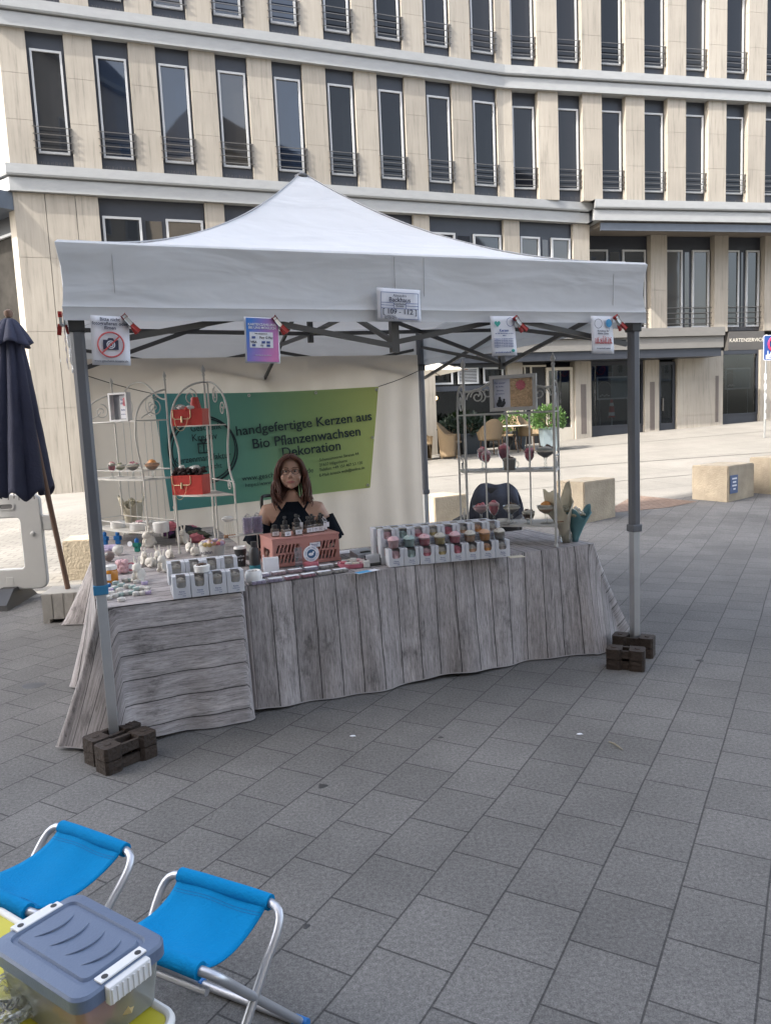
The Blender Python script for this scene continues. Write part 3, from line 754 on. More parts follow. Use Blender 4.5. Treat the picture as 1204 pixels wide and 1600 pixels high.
def rp(u, v):
    x = -o_ + (W + 2 * o_) * u; y = -o_ + (W + 2 * o_) * v
    z = roofz(u, v) + .006 * noise.noise(Vector((x * 2.2, y * 2.2, 1)))
    e_ = min(u, v, 1 - u, 1 - v)
    return Vector((x, y, z))
RG = 30; M_ = 60; rv = []
for k in range(RG + 1):
    q = 1 - k / RG
    for sd in range(4):
        for i in range(M_):
            t = i / M_; c4 = ((0, 0), (1, 0), (1, 1), (0, 1)); a, b_ = c4[sd], c4[(sd + 1) % 4]
            u = .5 + (a[0] + (b_[0] - a[0]) * t - .5) * q; v = .5 + (a[1] + (b_[1] - a[1]) * t - .5) * q
            rv.append(rp(u, v))
nr = 4 * M_
mb.add(rv, [(k * nr + i, k * nr + (i + 1) % nr, (k + 1) * nr + (i + 1) % nr, (k + 1) * nr + i) for k in range(RG) for i in range(nr)])
# valance: four sides, rounded at the top, a stitched hem at the bottom
per = []
M_ = 60
for k, (a, b_) in enumerate(((( -o_, -o_), (W + o_, -o_)), ((W + o_, -o_), (W + o_, W + o_)), ((W + o_, W + o_), (-o_, W + o_)), ((-o_, W + o_), (-o_, -o_)))):
    for i in range(M_):
        t = i / M_; per.append((a[0] + (b_[0] - a[0]) * t, a[1] + (b_[1] - a[1]) * t, k))
nper = len(per)
rows = [(0, 0), (.012, .012), (.006, .05), (-.004, .11), (-.006, .18), (0, .25), (.004, ZE - ZV - .062), (.007, ZE - ZV - .058), (.004, ZE - ZV - .054), (.006, ZE - ZV)]
NR = [(0, -1), (1, 0), (0, 1), (-1, 0)]
vs = []
for dd, dz in rows:
    for i, (x, y, k) in enumerate(per):
        nx, ny = NR[k]
        if i % M_ == 0: pk_ = NR[k - 1]; nx, ny = nx + pk_[0], ny + pk_[1]
        f_ = min(i % M_, M_ - i % M_) / 8; f_ = min(1, f_)
        wv = (.022 * noise.noise(Vector((x * 1.3, y * 1.3, dz * 2.0))) + .009 * noise.noise(Vector((x * 3, y * 3, dz * 9 + x * 2)))) * f_ * min(1, dz * 8)
        wv = max(wv, -.004) + .010 * (1 - f_)
        z = ZE - dz + (.012 * noise.noise(Vector((x * 1.1, y * 1.1, 5))) if dz < .02 else 0) * 0
        vs.append((x + nx * (dd + wv), y + ny * (dd + wv), z))
mb.add(vs, [(r * nper + i, r * nper + (i + 1) % nper, (r + 1) * nper + (i + 1) % nper, (r + 1) * nper + i) for r in range(len(rows) - 1) for i in range(nper)])
canopy = mb.build('canopy', m_canvas, tent, smooth=50)
mb = MB()
for x in (.17, W * .50, W * .50 + .16, W - .17): mb.tube([(x, -o_ - .012 + .002 * k, ZE - .02 - .30 * k / 8) for k in range(9)], .0016, 4)
for k in range(4):
    ux, uy = (k & 1), (k >> 1)
    mb.tube([(-o_ + (W + 2*o_) * (ux + (.5 - ux) * t), -o_ + (W + 2*o_) * (uy + (.5 - uy) * t), roofz(ux + (.5 - ux) * t, uy + (.5 - uy) * t) + .004) for t in [i / 24 for i in range(1, 25)]], .004, 4)
mb.build('seam', m_seam, canopy)
# legs
def leg(x, y, lower=True):
    b = MB(); c = .03
    oct_ = [(-c, -c * .55), (-c * .55, -c), (c * .55, -c), (c, -c * .55), (c, c * .55), (c * .55, c), (-c * .55, c), (-c, c * .55)]
    b.prism([(x + p, y + q) for p, q in oct_], .775, 2.28, lambda a, b2, h: Vector((a, b2, h))); lg = b.build('leg', m_legd, tent)
    b = MB(); c2 = .0225; b.box(x - c2, x + c2, y - c2, y + c2, .012, .80, bev=.004); b.build('inner_tube', m_legl, lg)
    b = MB(); b.box(x - .0325, x + .0325, y - .0325, y + .0325, .755, .80, bev=.005); b.build('collar', m_blue if (x < 1 and y < 1) else m_legd, lg)
    b = MB(); b.box(x - .05, x + .05, y - .05, y + .05, .002, .012); b.build('foot_plate', m_legl, lg)
    b = MB(); b.box(x - .034, x + .034, y - .034, y + .034, 1.925, 1.985, bev=.006)
    b.build('bracket', m_black, lg)
for x, y in ((0, 0), (W, 0), (0, W), (W, W)): leg(x, y)
# scissor trusses
def bar(p, q, wd=.013, ht=.019):
    p, q = Vector(p), Vector(q); d = (q - p); Ln = d.length; d.normalize(); s_ = d.cross(Vector((0, 0, 1))).normalized(); u = s_.cross(d)
    return [p + s_ * a + u * b_ for a, b_ in ((-wd, -ht), (wd, -ht), (wd, ht), (-wd, ht))], [q + s_ * a + u * b_ for a, b_ in ((-wd, -ht), (wd, -ht), (wd, ht), (-wd, ht))]
def addbar(b, p, q, wd=.009, ht=.013):
    A_, B_ = bar(p, q, wd, ht); b.add(A_ + B_, [(3,2,1,0), (4,5,6,7), (0,1,5,4), (1,2,6,5), (2,3,7,6), (3,0,4,7)])
HI, LO = 2.12, 1.875
sides = [((0, 0), (W, 0)), ((W, 0), (W, W)), ((W, W), (0, W)), ((0, W), (0, 0))]
for (ax, ay), (bx, by) in sides:
    b = MB(); nn = Vector((by - ay, -(bx - ax), 0)).normalized() * .012
    for k in range(4):
        pass
    P = lambda t, z: Vector((ax + (bx - ax) * t, ay + (by - ay) * t, z))
    for t0, t1 in ((.02, .5), (.5, .98)):
        addbar(b, P(t0, HI) + nn, P(t1, LO - .02) + nn); addbar(b, P(t0, LO) - nn, P(t1, HI + .02) - nn)
    b.box(P(.5, 0).x - .02, P(.5, 0).x + .02, P(.5, 0).y - .02, P(.5, 0).y + .02, LO - .05, HI + .05)
    b.build('truss', m_truss, tent)
b = MB()
for p in ((W / 2, 0), (W, W / 2), (W / 2, W), (0, W / 2)):
    q = (W / 2, W / 2)
    for zz in ((HI, HI + .12), (LO, HI + .12 - .2)): pass
    m1 = ((p[0] + q[0]) / 2, (p[1] + q[1]) / 2)
    addbar(b, (p[0], p[1], HI), (q[0], q[1], LO + .22)); addbar(b, (p[0], p[1], LO), (q[0], q[1], HI + .28))
b.tube([(W/2, W/2, LO + .16), (W/2, W/2, ZP - .03)], .022, 8)
b.ball((W/2, W/2, ZP - .03), .05, 1, 1, .5)
b.build('centre_pole', m_truss, tent)
# back wall, hung inside the rear legs
mb = MB()
def bw(u, v):
    x = .05 + 2.90 * u; z = .01 + 2.06 * v
    fold = .020 * noise.noise(Vector((x * 1.7, z * .45, 3))) + .009 * math.sin(x * 26 + 2 * noise.noise(Vector((x, z * .7, 9)))) * (.35 + .65 * max(0, noise.noise(Vector((x * 1.4, .2, 7))) + .3))
    return Vector((x, W - .05 + fold, z))
mb.grid(150, 24, bw); bw_o = mb.build('back_wall', m_wallc, tent, smooth=60)
# ---------------------------------------------------------------- weights
m_iron = mat('recycled_plastic', (.029, .018, .012), .7, .35, 12, .5, 60)
def make_weight(label, loc, rz, ln=.155):
    t = thing('tent_weight', label, 'weight', loc, rz, 'weights on the tent feet')
    for i, (z0, z1) in enumerate(((0, .058), (.062, .120))):   # two stacked plates, each with a carrying slot
        b = MB(); w_ = .052
        for sg in (-1, 1):
            b.prism([(sg * ln, -w_ + .012), (sg * (ln - .012), -w_), (sg * (ln - .07), -w_), (sg * (ln - .085), -w_ + .014), (sg * (ln - .085), w_), (sg * (ln - .012), w_), (sg * ln, w_ - .012)], z0, z1, lambda a, b2, h: Vector((a, b2, h)))
        q = ln - .086
        b.box(-q, q, -w_ + .016, -w_ + .034, z0 + .004, z1 - .010); b.box(-q, q, w_ - .022, w_ - .001, z0 + .002, z1 - .004)
        b.box(-q, q, -w_ + .035, w_ - .023, z0 + .004, z0 + .022)
        for x in (-ln + .04, ln - .04): b.lathe([(.018, z1 - .001), (.015, z1 + .005), (.0, z1 + .005)], (x, 0, 0), 10)
        b.build('plate', m_iron, t)
    return t
def block(label, pa, pb, off=.0):
    A_, B_ = atz(*pa, 0), atz(*pb, 0); d = B_ - A_; a = math.atan2(d.y, d.x); nrm = Vector((-math.sin(a), math.cos(a), 0))
    return make_weight(label, (A_ + B_) / 2 + nrm * (.052 + off), a, d.length / 2)
block('dark weight block in front of the near left tent foot', (168, 1214), (249, 1180))
block('dark weight block behind the near left tent foot, touching the wood print cloth', (150, 1200), (226, 1168))
block('dark weight block in front of the right tent foot', (946, 1046), (1006, 1051))
block('dark weight block behind the right tent foot, by the cloth corner', (955, 1023), (1019, 1030))

# ================================================================== THE TABLES AND THEIR CLOTHS
ZT = .67
def woodprint():
    mt = bpy.data.materials.new('wood_print_cloth'); mt.use_nodes = True
    n = mt.node_tree.nodes; l = mt.node_tree.links; b = n['Principled BSDF']
    uv = n.new('ShaderNodeUVMap'); uv.uv_map = 'UVMap'
    sx = n.new('ShaderNodeSeparateXYZ'); l.new(uv.outputs[0], sx.inputs[0])
    def math_(op, a, b_=None, c=None):
        q = n.new('ShaderNodeMath'); q.operation = op
        for i, v in enumerate((a, b_, c)):
            if v is None: continue
            if isinstance(v, (int, float)): q.inputs[i].default_value = v
            else: l.new(v, q.inputs[i])
        return q.outputs[0]
    def comb(a, b_, c=0.0):
        q = n.new('ShaderNodeCombineXYZ')
        for i, v in enumerate((a, b_, c)):
            if isinstance(v, (int, float)): q.inputs[i].default_value = v
            else: l.new(v, q.inputs[i])
        return q.outputs[0]
    def noi(vec, sc_, det=6, ro=.6, dist=0):
        q = n.new('ShaderNodeTexNoise'); q.inputs['Scale'].default_value = sc_; q.inputs['Detail'].default_value = det
        q.inputs['Roughness'].default_value = ro; q.inputs['Distortion'].default_value = dist; l.new(vec, q.inputs['Vector']); return q.outputs['Fac']
    def ramp(f, stops):
        q = n.new('ShaderNodeValToRGB'); e = q.color_ramp.elements
        while len(e) < len(stops): e.new(.5)
        for i, (p, c) in enumerate(stops): e[i].position = p; e[i].color = (c, c, c, 1) if not isinstance(c, tuple) else (*c, 1)
        l.new(f, q.inputs[0]); return q.outputs[0]
    PW = .118
    wob = noi(comb(math_('MULTIPLY', sx.outputs[0], 0.6), math_('MULTIPLY', sx.outputs[1], 2.2)), 2.0, 2)
    x = math_('ADD', math_('DIVIDE', sx.outputs[0], PW), math_('MULTIPLY', wob, .10))
    fr_ = math_('FRACT', x); fl = math_('FLOOR', x)
    edge_ = math_('MINIMUM', fr_, math_('SUBTRACT', 1, fr_))
    wn = n.new('ShaderNodeTexWhiteNoise'); wn.noise_dimensions = '1D'; l.new(fl, wn.inputs['W'])
    tone = math_('MULTIPLY_ADD', wn.outputs['Value'], .34, .80)
    off = math_('MULTIPLY', wn.outputs['Value'], 37)
    grain = noi(comb(math_('MULTIPLY', sx.outputs[0], 46), math_('MULTIPLY', sx.outputs[1], 3.2), off), 1.0, 12, .80, .9)
    fine = noi(comb(math_('MULTIPLY', sx.outputs[0], 190), math_('MULTIPLY', sx.outputs[1], 16), off), 1.0, 8, .8)
    blot = noi(comb(math_('MULTIPLY', sx.outputs[0], 6), math_('MULTIPLY', sx.outputs[1], 3.2), off), 1.0, 6, .7)
    g1 = ramp(grain, [(.30, .30), (.43, .74), (.58, 1.10), (.72, 1.40)])
    g2 = ramp(fine, [(.33, .30), (.46, .92), (.66, 1.22)])
    g3 = ramp(blot, [(.30, .30), (.42, .90), (.7, 1.12)])
    gap = ramp(edge_, [(.0, .08), (.014, .14), (.028, .88), (.09, 1.0)])
    val = math_('MULTIPLY', math_('MULTIPLY', g1, g2), math_('MULTIPLY', math_('MULTIPLY', g3, gap), tone))
    vm = n.new('ShaderNodeVectorMath'); vm.operation = 'SCALE'; vm.inputs[0].default_value = (.40, .370, .368); l.new(val, vm.inputs['Scale'])
    l.new(vm.outputs[0], b.inputs['Base Color']); b.inputs['Roughness'].default_value = .62; b.inputs['Specular IOR Level'].default_value = .3
    tc = n.new('ShaderNodeTexCoord'); q = n.new('ShaderNodeTexNoise'); q.inputs['Scale'].default_value = 7; q.inputs['Detail'].default_value = 3; l.new(tc.outputs['Object'], q.inputs['Vector'])
    bp = n.new('ShaderNodeBump'); bp.inputs['Strength'].default_value = .35; bp.inputs['Distance'].default_value = .03
    l.new(q.outputs['Fac'], bp.inputs['Height']); l.new(bp.outputs[0], b.inputs['Normal'])
    return mt
m_cloth = woodprint()
m_whiteedge = mat('white_cloth_back', (.36, .34, .34), .7, .1)
def cloth(label, x0, x1, y0, y1, zt, along, sides, corners, phase, drop=None, cdir=None):
    """sides: flare at the hem for front, right, back, left; corners: extra flare at FL, FR, BR, BL; along 'y': planks run front to back"""
    t = thing('tablecloth', label, 'tablecloth', L(x0, y0, 0), YAW)
    Wd, Dp = x1 - x0, y1 - y0; r = .018; per = []       # (x, y, nx, ny, arc, side, dist to corners)
    def edge_pts(p, q, nrm, side):
        ln = (Vector(q) - Vector(p)).length; k = max(4, int(ln / .018))
        for i in range(k):
            s_ = i / k; per.append((p[0] + (q[0] - p[0]) * s_, p[1] + (q[1] - p[1]) * s_, nrm[0], nrm[1], side, s_ * ln, (1 - s_) * ln))
    def corner_pts(cx, cy, a0, side):
        for i in range(7):
            a = R_(a0 + 90 * i / 7); per.append((cx + r * math.cos(a), cy + r * math.sin(a), math.cos(a), math.sin(a), side + i / 7, 0, 0))
    edge_pts((r, 0), (Wd - r, 0), (0, -1), 0); corner_pts(Wd - r, r, -90, 0)
    edge_pts((Wd, r), (Wd, Dp - r), (1, 0), 1); corner_pts(Wd - r, Dp - r, 0, 1)
    edge_pts((Wd - r, Dp), (r, Dp), (0, 1), 2); corner_pts(r, Dp - r, 90, 2)
    edge_pts((0, Dp - r), (0, r), (-1, 0), 3); corner_pts(r, r, 180, 3)
    n = len(per); K = 16; vs = []; uvs = []
    cidx = {0: (0, 1), 1: (1, 2), 2: (2, 3), 3: (3, 0)}
    for j in range(K + 1):
        tt = j / K
        for i, (x, y, nx, ny, sd, da, db) in enumerate(per):
            s0 = int(sd) % 4; fr2 = sd - int(sd)
            fl = sides[s0] * (1 - fr2) + sides[(s0 + 1) % 4] * fr2
            ca, cb = corners[cidx[s0][0]], corners[cidx[s0][1]]
            if da == 0 and db == 0 and 0 <= fr2 and (i + 1) and fr2 >= 0 and per[i][5] == 0 and per[i][6] == 0: ex = cb
            else: ex = ca * math.exp(-(da / .075) ** 2) + cb * math.exp(-(db / .075) ** 2)
            arcl = x * 1.0 + y * 1.7
            fold = .016 * math.sin(arcl * 9 + phase) + .010 * math.sin(arcl * 23 + 2 * phase) + .022 * noise.noise(Vector((x * 2.6, y * 2.6, phase + tt * .6)))
            fold *= 0 if (da == 0 and db == 0) else min(1, min(da, db) / .12)
            ln = drop[s0] if drop else zt - .02
            out = (fl * tt ** 1.1 + ex * tt ** 1.25) + fold * tt * (1 if ex < .05 else .5) + .004 * (1 - (1 - min(1, tt * 8)) ** 2)
            z = zt - ln * tt - .004 + (.012 * math.sin(arcl * 5 + phase) * tt) - (0 if ex < .05 else .004 * tt)
            z = max(z, .012)
            for ci, cv in (cdir or {}).items():
                nxt = (ci + 1) % 4; incorner = int(sd) == ci and (sd > ci or (da == 0 and db == 0))
                k_ = 1 if incorner else (1 - db / .07 if sd == ci and db < .07 and da > 0 else 1 - da / .07 if sd == nxt and db > 0 and da < .07 else 0)
                if k_: nx, ny = nx * (1 - k_) + cv[0] * k_, ny * (1 - k_) + cv[1] * k_
            vs.append((x + nx * out, y + ny * out, z))
            d = math.sqrt((zt - z) ** 2 + out ** 2)
            fx, fy = x + nx * d, y + ny * d
            uvs.append((fx + phase, fy) if along == 'y' else (fy + phase, fx))
    mb = MB(); mb.add(vs, [(j * n + i, j * n + (i + 1) % n, (j + 1) * n + (i + 1) % n, (j + 1) * n + i) for j in range(K) for i in range(n)])
    # top: fan of strips
    base = len(mb.v)
    G1, G2 = 24, 24
    for b_ in range(G2 + 1):
        for a in range(G1 + 1):
            x = r * .0 + Wd * a / G1; y = Dp * b_ / G2
            ed = min(a, G1 - a, b_, G2 - b_)
            x = min(max(x, .004), Wd - .004); y = min(max(y, .004), Dp - .004)
            mb.v.append(Vector((x, y, zt - .004 + (.0015 * noise.noise(Vector((x * 5, y * 5, 2))) + .001 if ed else 0)))); uvs.append((x + phase, y) if along == 'y' else (y + phase, x))
    mb.f += [tuple(base + q for q in (b_ * (G1 + 1) + a, b_ * (G1 + 1) + a + 1, (b_ + 1) * (G1 + 1) + a + 1, (b_ + 1) * (G1 + 1) + a)) for b_ in range(G2) for a in range(G1)]
    me_name = 'printed_cloth'
    o = mb.build(me_name, m_cloth, t, smooth=60, fixn=False)
    uvl = o.data.uv_layers.new(name='UVMap')
    for lp in o.data.loops: uvl.data[lp.index].uv = uvs[lp.vertex_index]
    # hem showing the white back of the print
    hb = MB(); last = vs[K * n:]
    hb.add([Vector(p) + Vector((per[i][2] * .002, per[i][3] * .002, .001)) for i, p in enumerate(last)] + [Vector(p) + Vector((per[i][2] * .003, per[i][3] * .003, -.004)) for i, p in enumerate(last)],
           [(i, (i + 1) % n, n + (i + 1) % n, n + i) for i in range(n)])
    hb.build('hem', m_whiteedge, t, fixn=False)
    return t
cloth('grey wood print cloth with level planks draped over the left corner table', -.03, .665, .10, 1.10, ZT, 'x', (.045, .0, .05, .06), (.17, .0, .0, .12), 1.3, None, {3: (-.98, .12)})
cloth('grey wood print cloth with upright planks draped over the long front table', .69, 2.87, .205, .97, ZT, 'y', (.05, .14, .05, .0), (.0, .16, .12, .0), 2.1, None, {0: (.99, -.05)})
cloth('grey wood print cloth on the rear left table under the white racks', .03, .93, 1.13, 2.72, ZT, 'x', (.03, .05, .05, .10), (.05, .03, .03, .22), 3.7)
m_tab = mat('table_plastic', (.45, .45, .44), .5, .08)
for lab, x0, x1, y0, y1 in (('folding table hidden under the left corner cloth', .0, .67, .11, 1.09), ('folding table hidden under the long front cloth', .69, 2.87, .205, .97), ('folding table hidden under the rear left cloth', .03, .93, 1.13, 2.72)):
    t = thing('folding_table', lab, 'table', L((x0 + x1) / 2, (y0 + y1) / 2), YAW); a, b_ = (x1 - x0) / 2 - .02, (y1 - y0) / 2 - .02
    b = MB(); b.box(-a, a, -b_, b_, ZT - .045, ZT - .012, bev=.008); b.build('tabletop', m_tab, t)
    for sx_ in (-1, 1):
        for sy_ in (-1, 1):
            b = MB(); b.tube([(sx_ * (a - .06), sy_ * (b_ - .08), 0), (sx_ * (a - .06), sy_ * (b_ - .08), ZT - .045)], .014, 8); b.build('leg', m_legl, t)

# ================================================================== BANNER, SIGNS, CLAMPS
def banner_mat():
    mt = bpy.data.materials.new('printed_banner'); mt.use_nodes = True
    n = mt.node_tree.nodes; l = mt.node_tree.links; b = n['Principled BSDF']
    tc = n.new('ShaderNodeTexCoord'); sx = n.new('ShaderNodeSeparateXYZ'); l.new(tc.outputs['Object'], sx.inputs[0])
    mr = n.new('ShaderNodeMapRange'); mr.inputs['From Min'].default_value = -.95; mr.inputs['From Max'].default_value = .95; l.new(sx.outputs[0], mr.inputs[0])
    cr = n.new('ShaderNodeValToRGB'); e = cr.color_ramp
    e.elements[0].position = 0; e.elements[0].color = (.08, .31, .32, 1); e.elements[1].position = 1; e.elements[1].color = (.50, .56, .15, 1)
    k = e.elements.new(.40); k.color = (.14, .355, .245, 1); k = e.elements.new(.66); k.color = (.29, .44, .17, 1)
    l.new(mr.outputs[0], cr.inputs[0]); l.new(cr.outputs[0], b.inputs['Base Color']); b.inputs['Roughness'].default_value = .5
    nz = n.new('ShaderNodeTexNoise'); nz.inputs['Scale'].default_value = 3; l.new(tc.outputs['Object'], nz.inputs['Vector'])
    bp = n.new('ShaderNodeBump'); bp.inputs['Strength'].default_value = .25; bp.inputs['Distance'].default_value = .04; l.new(nz.outputs['Fac'], bp.inputs['Height']); l.new(bp.outputs[0], b.inputs['Normal'])
    return mt
PW_ = L(0, W - .10); 
def onwall(x, y): return atplane(x, y, PW_, TN)
tl, trr, br_, bl = [toL(onwall(*q)) + (onwall(*q).z,) for q in ((238, 615), (591, 604), (578, 762), (266, 799))]
cxb = (tl[0] + trr[0]) / 2; czb = (tl[2] + bl[2]) / 2
ban = thing('banner', 'green to yellow printed banner about handmade candles hung on the tent back wall', 'banner', L(cxb, W - .10, czb), YAW)
mb = MB()
def bp_(u, v):
    top = (tl[0] + (trr[0] - tl[0]) * u, tl[2] + (trr[2] - tl[2]) * u); bot = (bl[0] + (br_[0] - bl[0]) * u, bl[2] + (br_[2] - bl[2]) * u)
    x = bot[0] + (top[0] - bot[0]) * v; z = bot[1] + (top[1] - bot[1]) * v
    z -= .018 * math.sin(math.pi * u) * v
    return Vector((x - cxb, -.006 * math.sin(u * 9) * math.sin(v * 3), z - czb))
mb.grid(40, 16, bp_); mb.build('printed_sheet', banner_mat(), ban, smooth=60)
m_ink = mat('dark_ink', (.012, .030, .035), .6, .05)
tilt = math.atan2(trr[2] - tl[2], trr[0] - tl[0])
def bt(x, y): p = onwall(x, y); q = toL(p); return q[0] - cxb, p.z - czb
lines = []
for st, px, py, size, xs in (('handgefertigte Kerzen aus', 477, 662, .114, 1.04), ('Bio Pflanzenwachsen', 480, 684, .120, 1.0), ('Dekoration', 486, 702, .120, .98)):
    x, z = bt(px, py); lines.append((st, size, x, z, 'CENTER', .065, xs, .0012))
x, z = bt(434, 741); lines.append(('www.geschenk-kreativ.de', .062, x, z, 'CENTER', .05, 1))
x, z = bt(434, 752); lines.append(('https://www.ebay.de/str/kreativ', .046, x, z, 'CENTER', .05, 1))
for st, px, py in (('Scheessmoorer Strasse 44', 498, 719), ('21637 Hilgenhorst', 498, 727), ('Telefon: +49 151 467 53 120', 498, 734.5), ('E-Mail: kreativ.welt@online.de', 498, 743)):
    x, z = bt(px, py); lines.append((st, .037, x, z, 'LEFT', .10, .95))
for st, px, py, size, r0 in (('Geschenk', 321, 668, .075, .06), ('Kreativ', 319, 683, .085, .05), ('Kerzenmanufaktur', 316, 716, .075, .06), ('handgemacht', 320, 730, .062, .05)):
    x, z = bt(px, py); lines.append((st, size, x, z, 'CENTER', r0, .85))
text(lines, m_ink, ban, y=-.018)
b = MB(); cx_, cz_ = bt(318, 703)
rr_ = abs(bt(371, 703)[0] - bt(265, 703)[0]) / 2
for k, (ex, dx, dz) in enumerate(((1.0, 0, 0), (.965, .012, -.01), (.985, -.012, .012))):
    b.tube([(cx_ + dx + math.cos(R_(a)) * rr_ * ex, -.019 - .001 * k, cz_ + dz + math.sin(R_(a)) * rr_ * ex) for a in range(0, 360, 8)], .006, 5, closed=True)
gx, gz_ = bt(318, 699); s_ = .045          # little gift box drawing
for p, q in (((-1, -1), (1, -1)), ((1, -1), (1, .7)), ((1, .7), (-1, .7)), ((-1, .7), (-1, -1)), ((0, -1), (0, .7)), ((-1.15, .7), (1.15, .7)), ((0, .7), (.7, 1.5)), ((0, .7), (-.7, 1.5)), ((.7, 1.5), (.1, 1.3)), ((-.7, 1.5), (-.1, 1.3))):
    b.tube([(gx + p[0] * s_, -.019, gz_ + p[1] * s_), (gx + q[0] * s_, -.019, gz_ + q[1] * s_)], .005, 5)
for k in range(6): b.ball((gx - .03 + .03 * (k % 3), -.019, gz_ - .028 + .035 * (k // 3)), .004, 1, .3, 1, 6, 4)
b.build('emblem', m_ink, ban)
m_eye = mat('eyelet_metal', (.5, .5, .5), .3, .05, metal=.9)
b = MB()
for u, v in ((.01, .97), (.4, .975), (.7, .975), (.99, .97), (.99, .5), (.985, .03), (.55, .03), (.02, .03)):
    p = bp_(u, v); b.tube([(p.x + .010 * math.cos(a), p.y - .006, p.z + .010 * math.sin(a)) for a in [k * math.pi / 5 for k in range(10)]], .004, 5, closed=True)
b.build('eyelet', m_eye, ban)
m_cord = mat('dark_cord', (.05, .045, .04), .8)
for (pa, pb, lab) in (((W - .03, W - .06, 1.93), (trr[0], W - .105, trr[2]), 'dark cord from the rear right tent leg to the banner corner'), ((.03, W - .06, 1.95), (tl[0], W - .105, tl[2]), 'dark cord from the rear left tent leg to the banner corner')):
    o = bpy.data.objects.new('cord', None); bpy.data.objects.remove(o)
    b = MB(); A_, B_ = Vector(pa), Vector(pb); b.tube([A_.lerp(B_, k / 6) - Vector((0, 0, .01 * math.sin(math.pi * k / 6))) - A_ for k in range(7)], .0035, 5)
    o = b.build('cord', m_cord); o.location = L(*pa); o.rotation_euler = (0, 0, YAW); tag(o, lab, 'cord')

m_paper = mat('white_paper', (.74, .75, .80), .55, .02)
m_txt = mat('print_black', (.03, .035, .07), .6, .03); m_txtb = mat('print_blue', (.05, .09, .28), .6, .03)
m_redp = mat('print_red', (.55, .10, .10), .6, .05); m_tealp = mat('print_teal', (.04, .33, .28), .6, .05); m_cyanp = mat('print_cyan', (.05, .30, .58), .6, .05)
FP = L(0, -.065)
def onfront(x, y): return atplane(x, y, FP, TN)
def sheet(name, label, cx, top, bot, wpx, roll=0, lean=.04, m=m_paper, cat='sign'):
    """hanging sheet measured on the plane of the valance"""
    P, Q = onfront(cx, top), onfront(cx, bot); W_ = (onfront(cx + wpx / 2, top) - onfront(cx - wpx / 2, top)).length; Hh = (P - Q).length
    t = thing(name, label, cat, (P + Q) / 2 - TN * .004, YAW)
    b = MB(); b.grid(6, 8, lambda u, v: Vector((W_ * (u - .5), -.010 * math.sin(v * 3 + u) * (1 - v), Hh * (v - .5))))
    o = b.build('paper', m, t, smooth=True, solid=.0012)
    t.rotation_euler = (R_(-2), roll, YAW); return t, W_, Hh
# no-photography notice
t, w_, h_ = sheet('notice_sheet', 'white sheet asking not to photograph, with a crossed-out camera', 173, 494, 571, 60, R_(2.5))
text([('Bitte nicht', w_ * .125, 0, h_ * .42, 'CENTER', 0, 1, .0004), ('fotografieren oder', w_ * .125, 0, h_ * .335, 'CENTER', 0, 1, .0004), ('filmen', w_ * .125, 0, h_ * .25, 'CENTER', 0, 1, .0004), ('www.geschenk-kreativ.de', w_ * .085, 0, -h_ * .42, 'CENTER')], m_txt, t, y=-.013)
b = MB(); cz_ = -h_ * .09; f3 = lambda a, b2, h: Vector((a, -.0125 - h, b2))
cw, ch = w_ * .20, w_ * .13
b.prism([(-cw, -ch), (cw, -ch), (cw, ch), (cw * .45, ch), (cw * .3, ch * 1.4), (-cw * .3, ch * 1.4), (-cw * .45, ch), (-cw, ch)], 0, .0015, lambda a, b2, h: f3(a, b2 + cz_, h))
b.build('camera_drawing', m_txt, t)
b = MB()
for r_, m2 in ((.10, 0), (.055, 0)): b.tube([(math.cos(a) * w_ * r_, -.0150, cz_ + math.sin(a) * w_ * r_) for a in [k * math.pi / 10 for k in range(20)]], w_ * .016, 5, closed=True)
b.build('lens_drawing', m_paper, t)
b = MB(); b.tube([(math.cos(a) * w_ * .335, -.0155, cz_ + math.sin(a) * w_ * .335) for a in [k * math.pi / 18 for k in range(36)]], w_ * .024, 6, closed=True)
b.tube([(-w_ * .235, -.0165, cz_ - w_ * .235), (w_ * .235, -.0165, cz_ + w_ * .235)], w_ * .022, 6); b.build('ban_symbol', m_redp, t)
# payment sheet
def gradmat(name, ca, cb):
    mt = bpy.data.materials.new(name); mt.use_nodes = True; n = mt.node_tree.nodes; l = mt.node_tree.links; b = n['Principled BSDF']
    tc = n.new('ShaderNodeTexCoord'); sx = n.new('ShaderNodeSeparateXYZ'); l.new(tc.outputs['Object'], sx.inputs[0])
    mr = n.new('ShaderNodeMapRange'); mr.inputs['From Min'].default_value = -.08; mr.inputs['From Max'].default_value = .08
    ad = n.new('ShaderNodeMath'); ad.operation = 'MULTIPLY_ADD'; ad.inputs[1].default_value = -.35; l.new(sx.outputs[2], ad.inputs[0]); l.new(sx.outputs[0], ad.inputs[2]); l.new(ad.outputs[0], mr.inputs[0])
    mx = n.new('ShaderNodeMix'); mx.data_type = 'RGBA'; mx.inputs[6].default_value = (*ca, 1); mx.inputs[7].default_value = (*cb, 1)
    l.new(mr.outputs[0], mx.inputs[0]); l.new(mx.outputs[2], b.inputs['Base Color']); b.inputs['Roughness'].default_value = .5; return mt
m_pay = gradmat('payment_print', (.045, .19, .58), (.62, .20, .44))
t, w_, h_ = sheet('payment_sheet', 'blue and pink sheet listing card payment options', 409, 496, 568, 54, R_(2))
b = MB(); b.box(-w_ * .46, w_ * .46, -.0135, -.0125, -h_ * .47, h_ * .47); b.build('coloured_print', m_pay, t)
b = MB(); b.box(-w_ * .37, w_ * .30, -.0150, -.0140, -h_ * .17, h_ * .17); b.build('white_panel', m_paper, t)
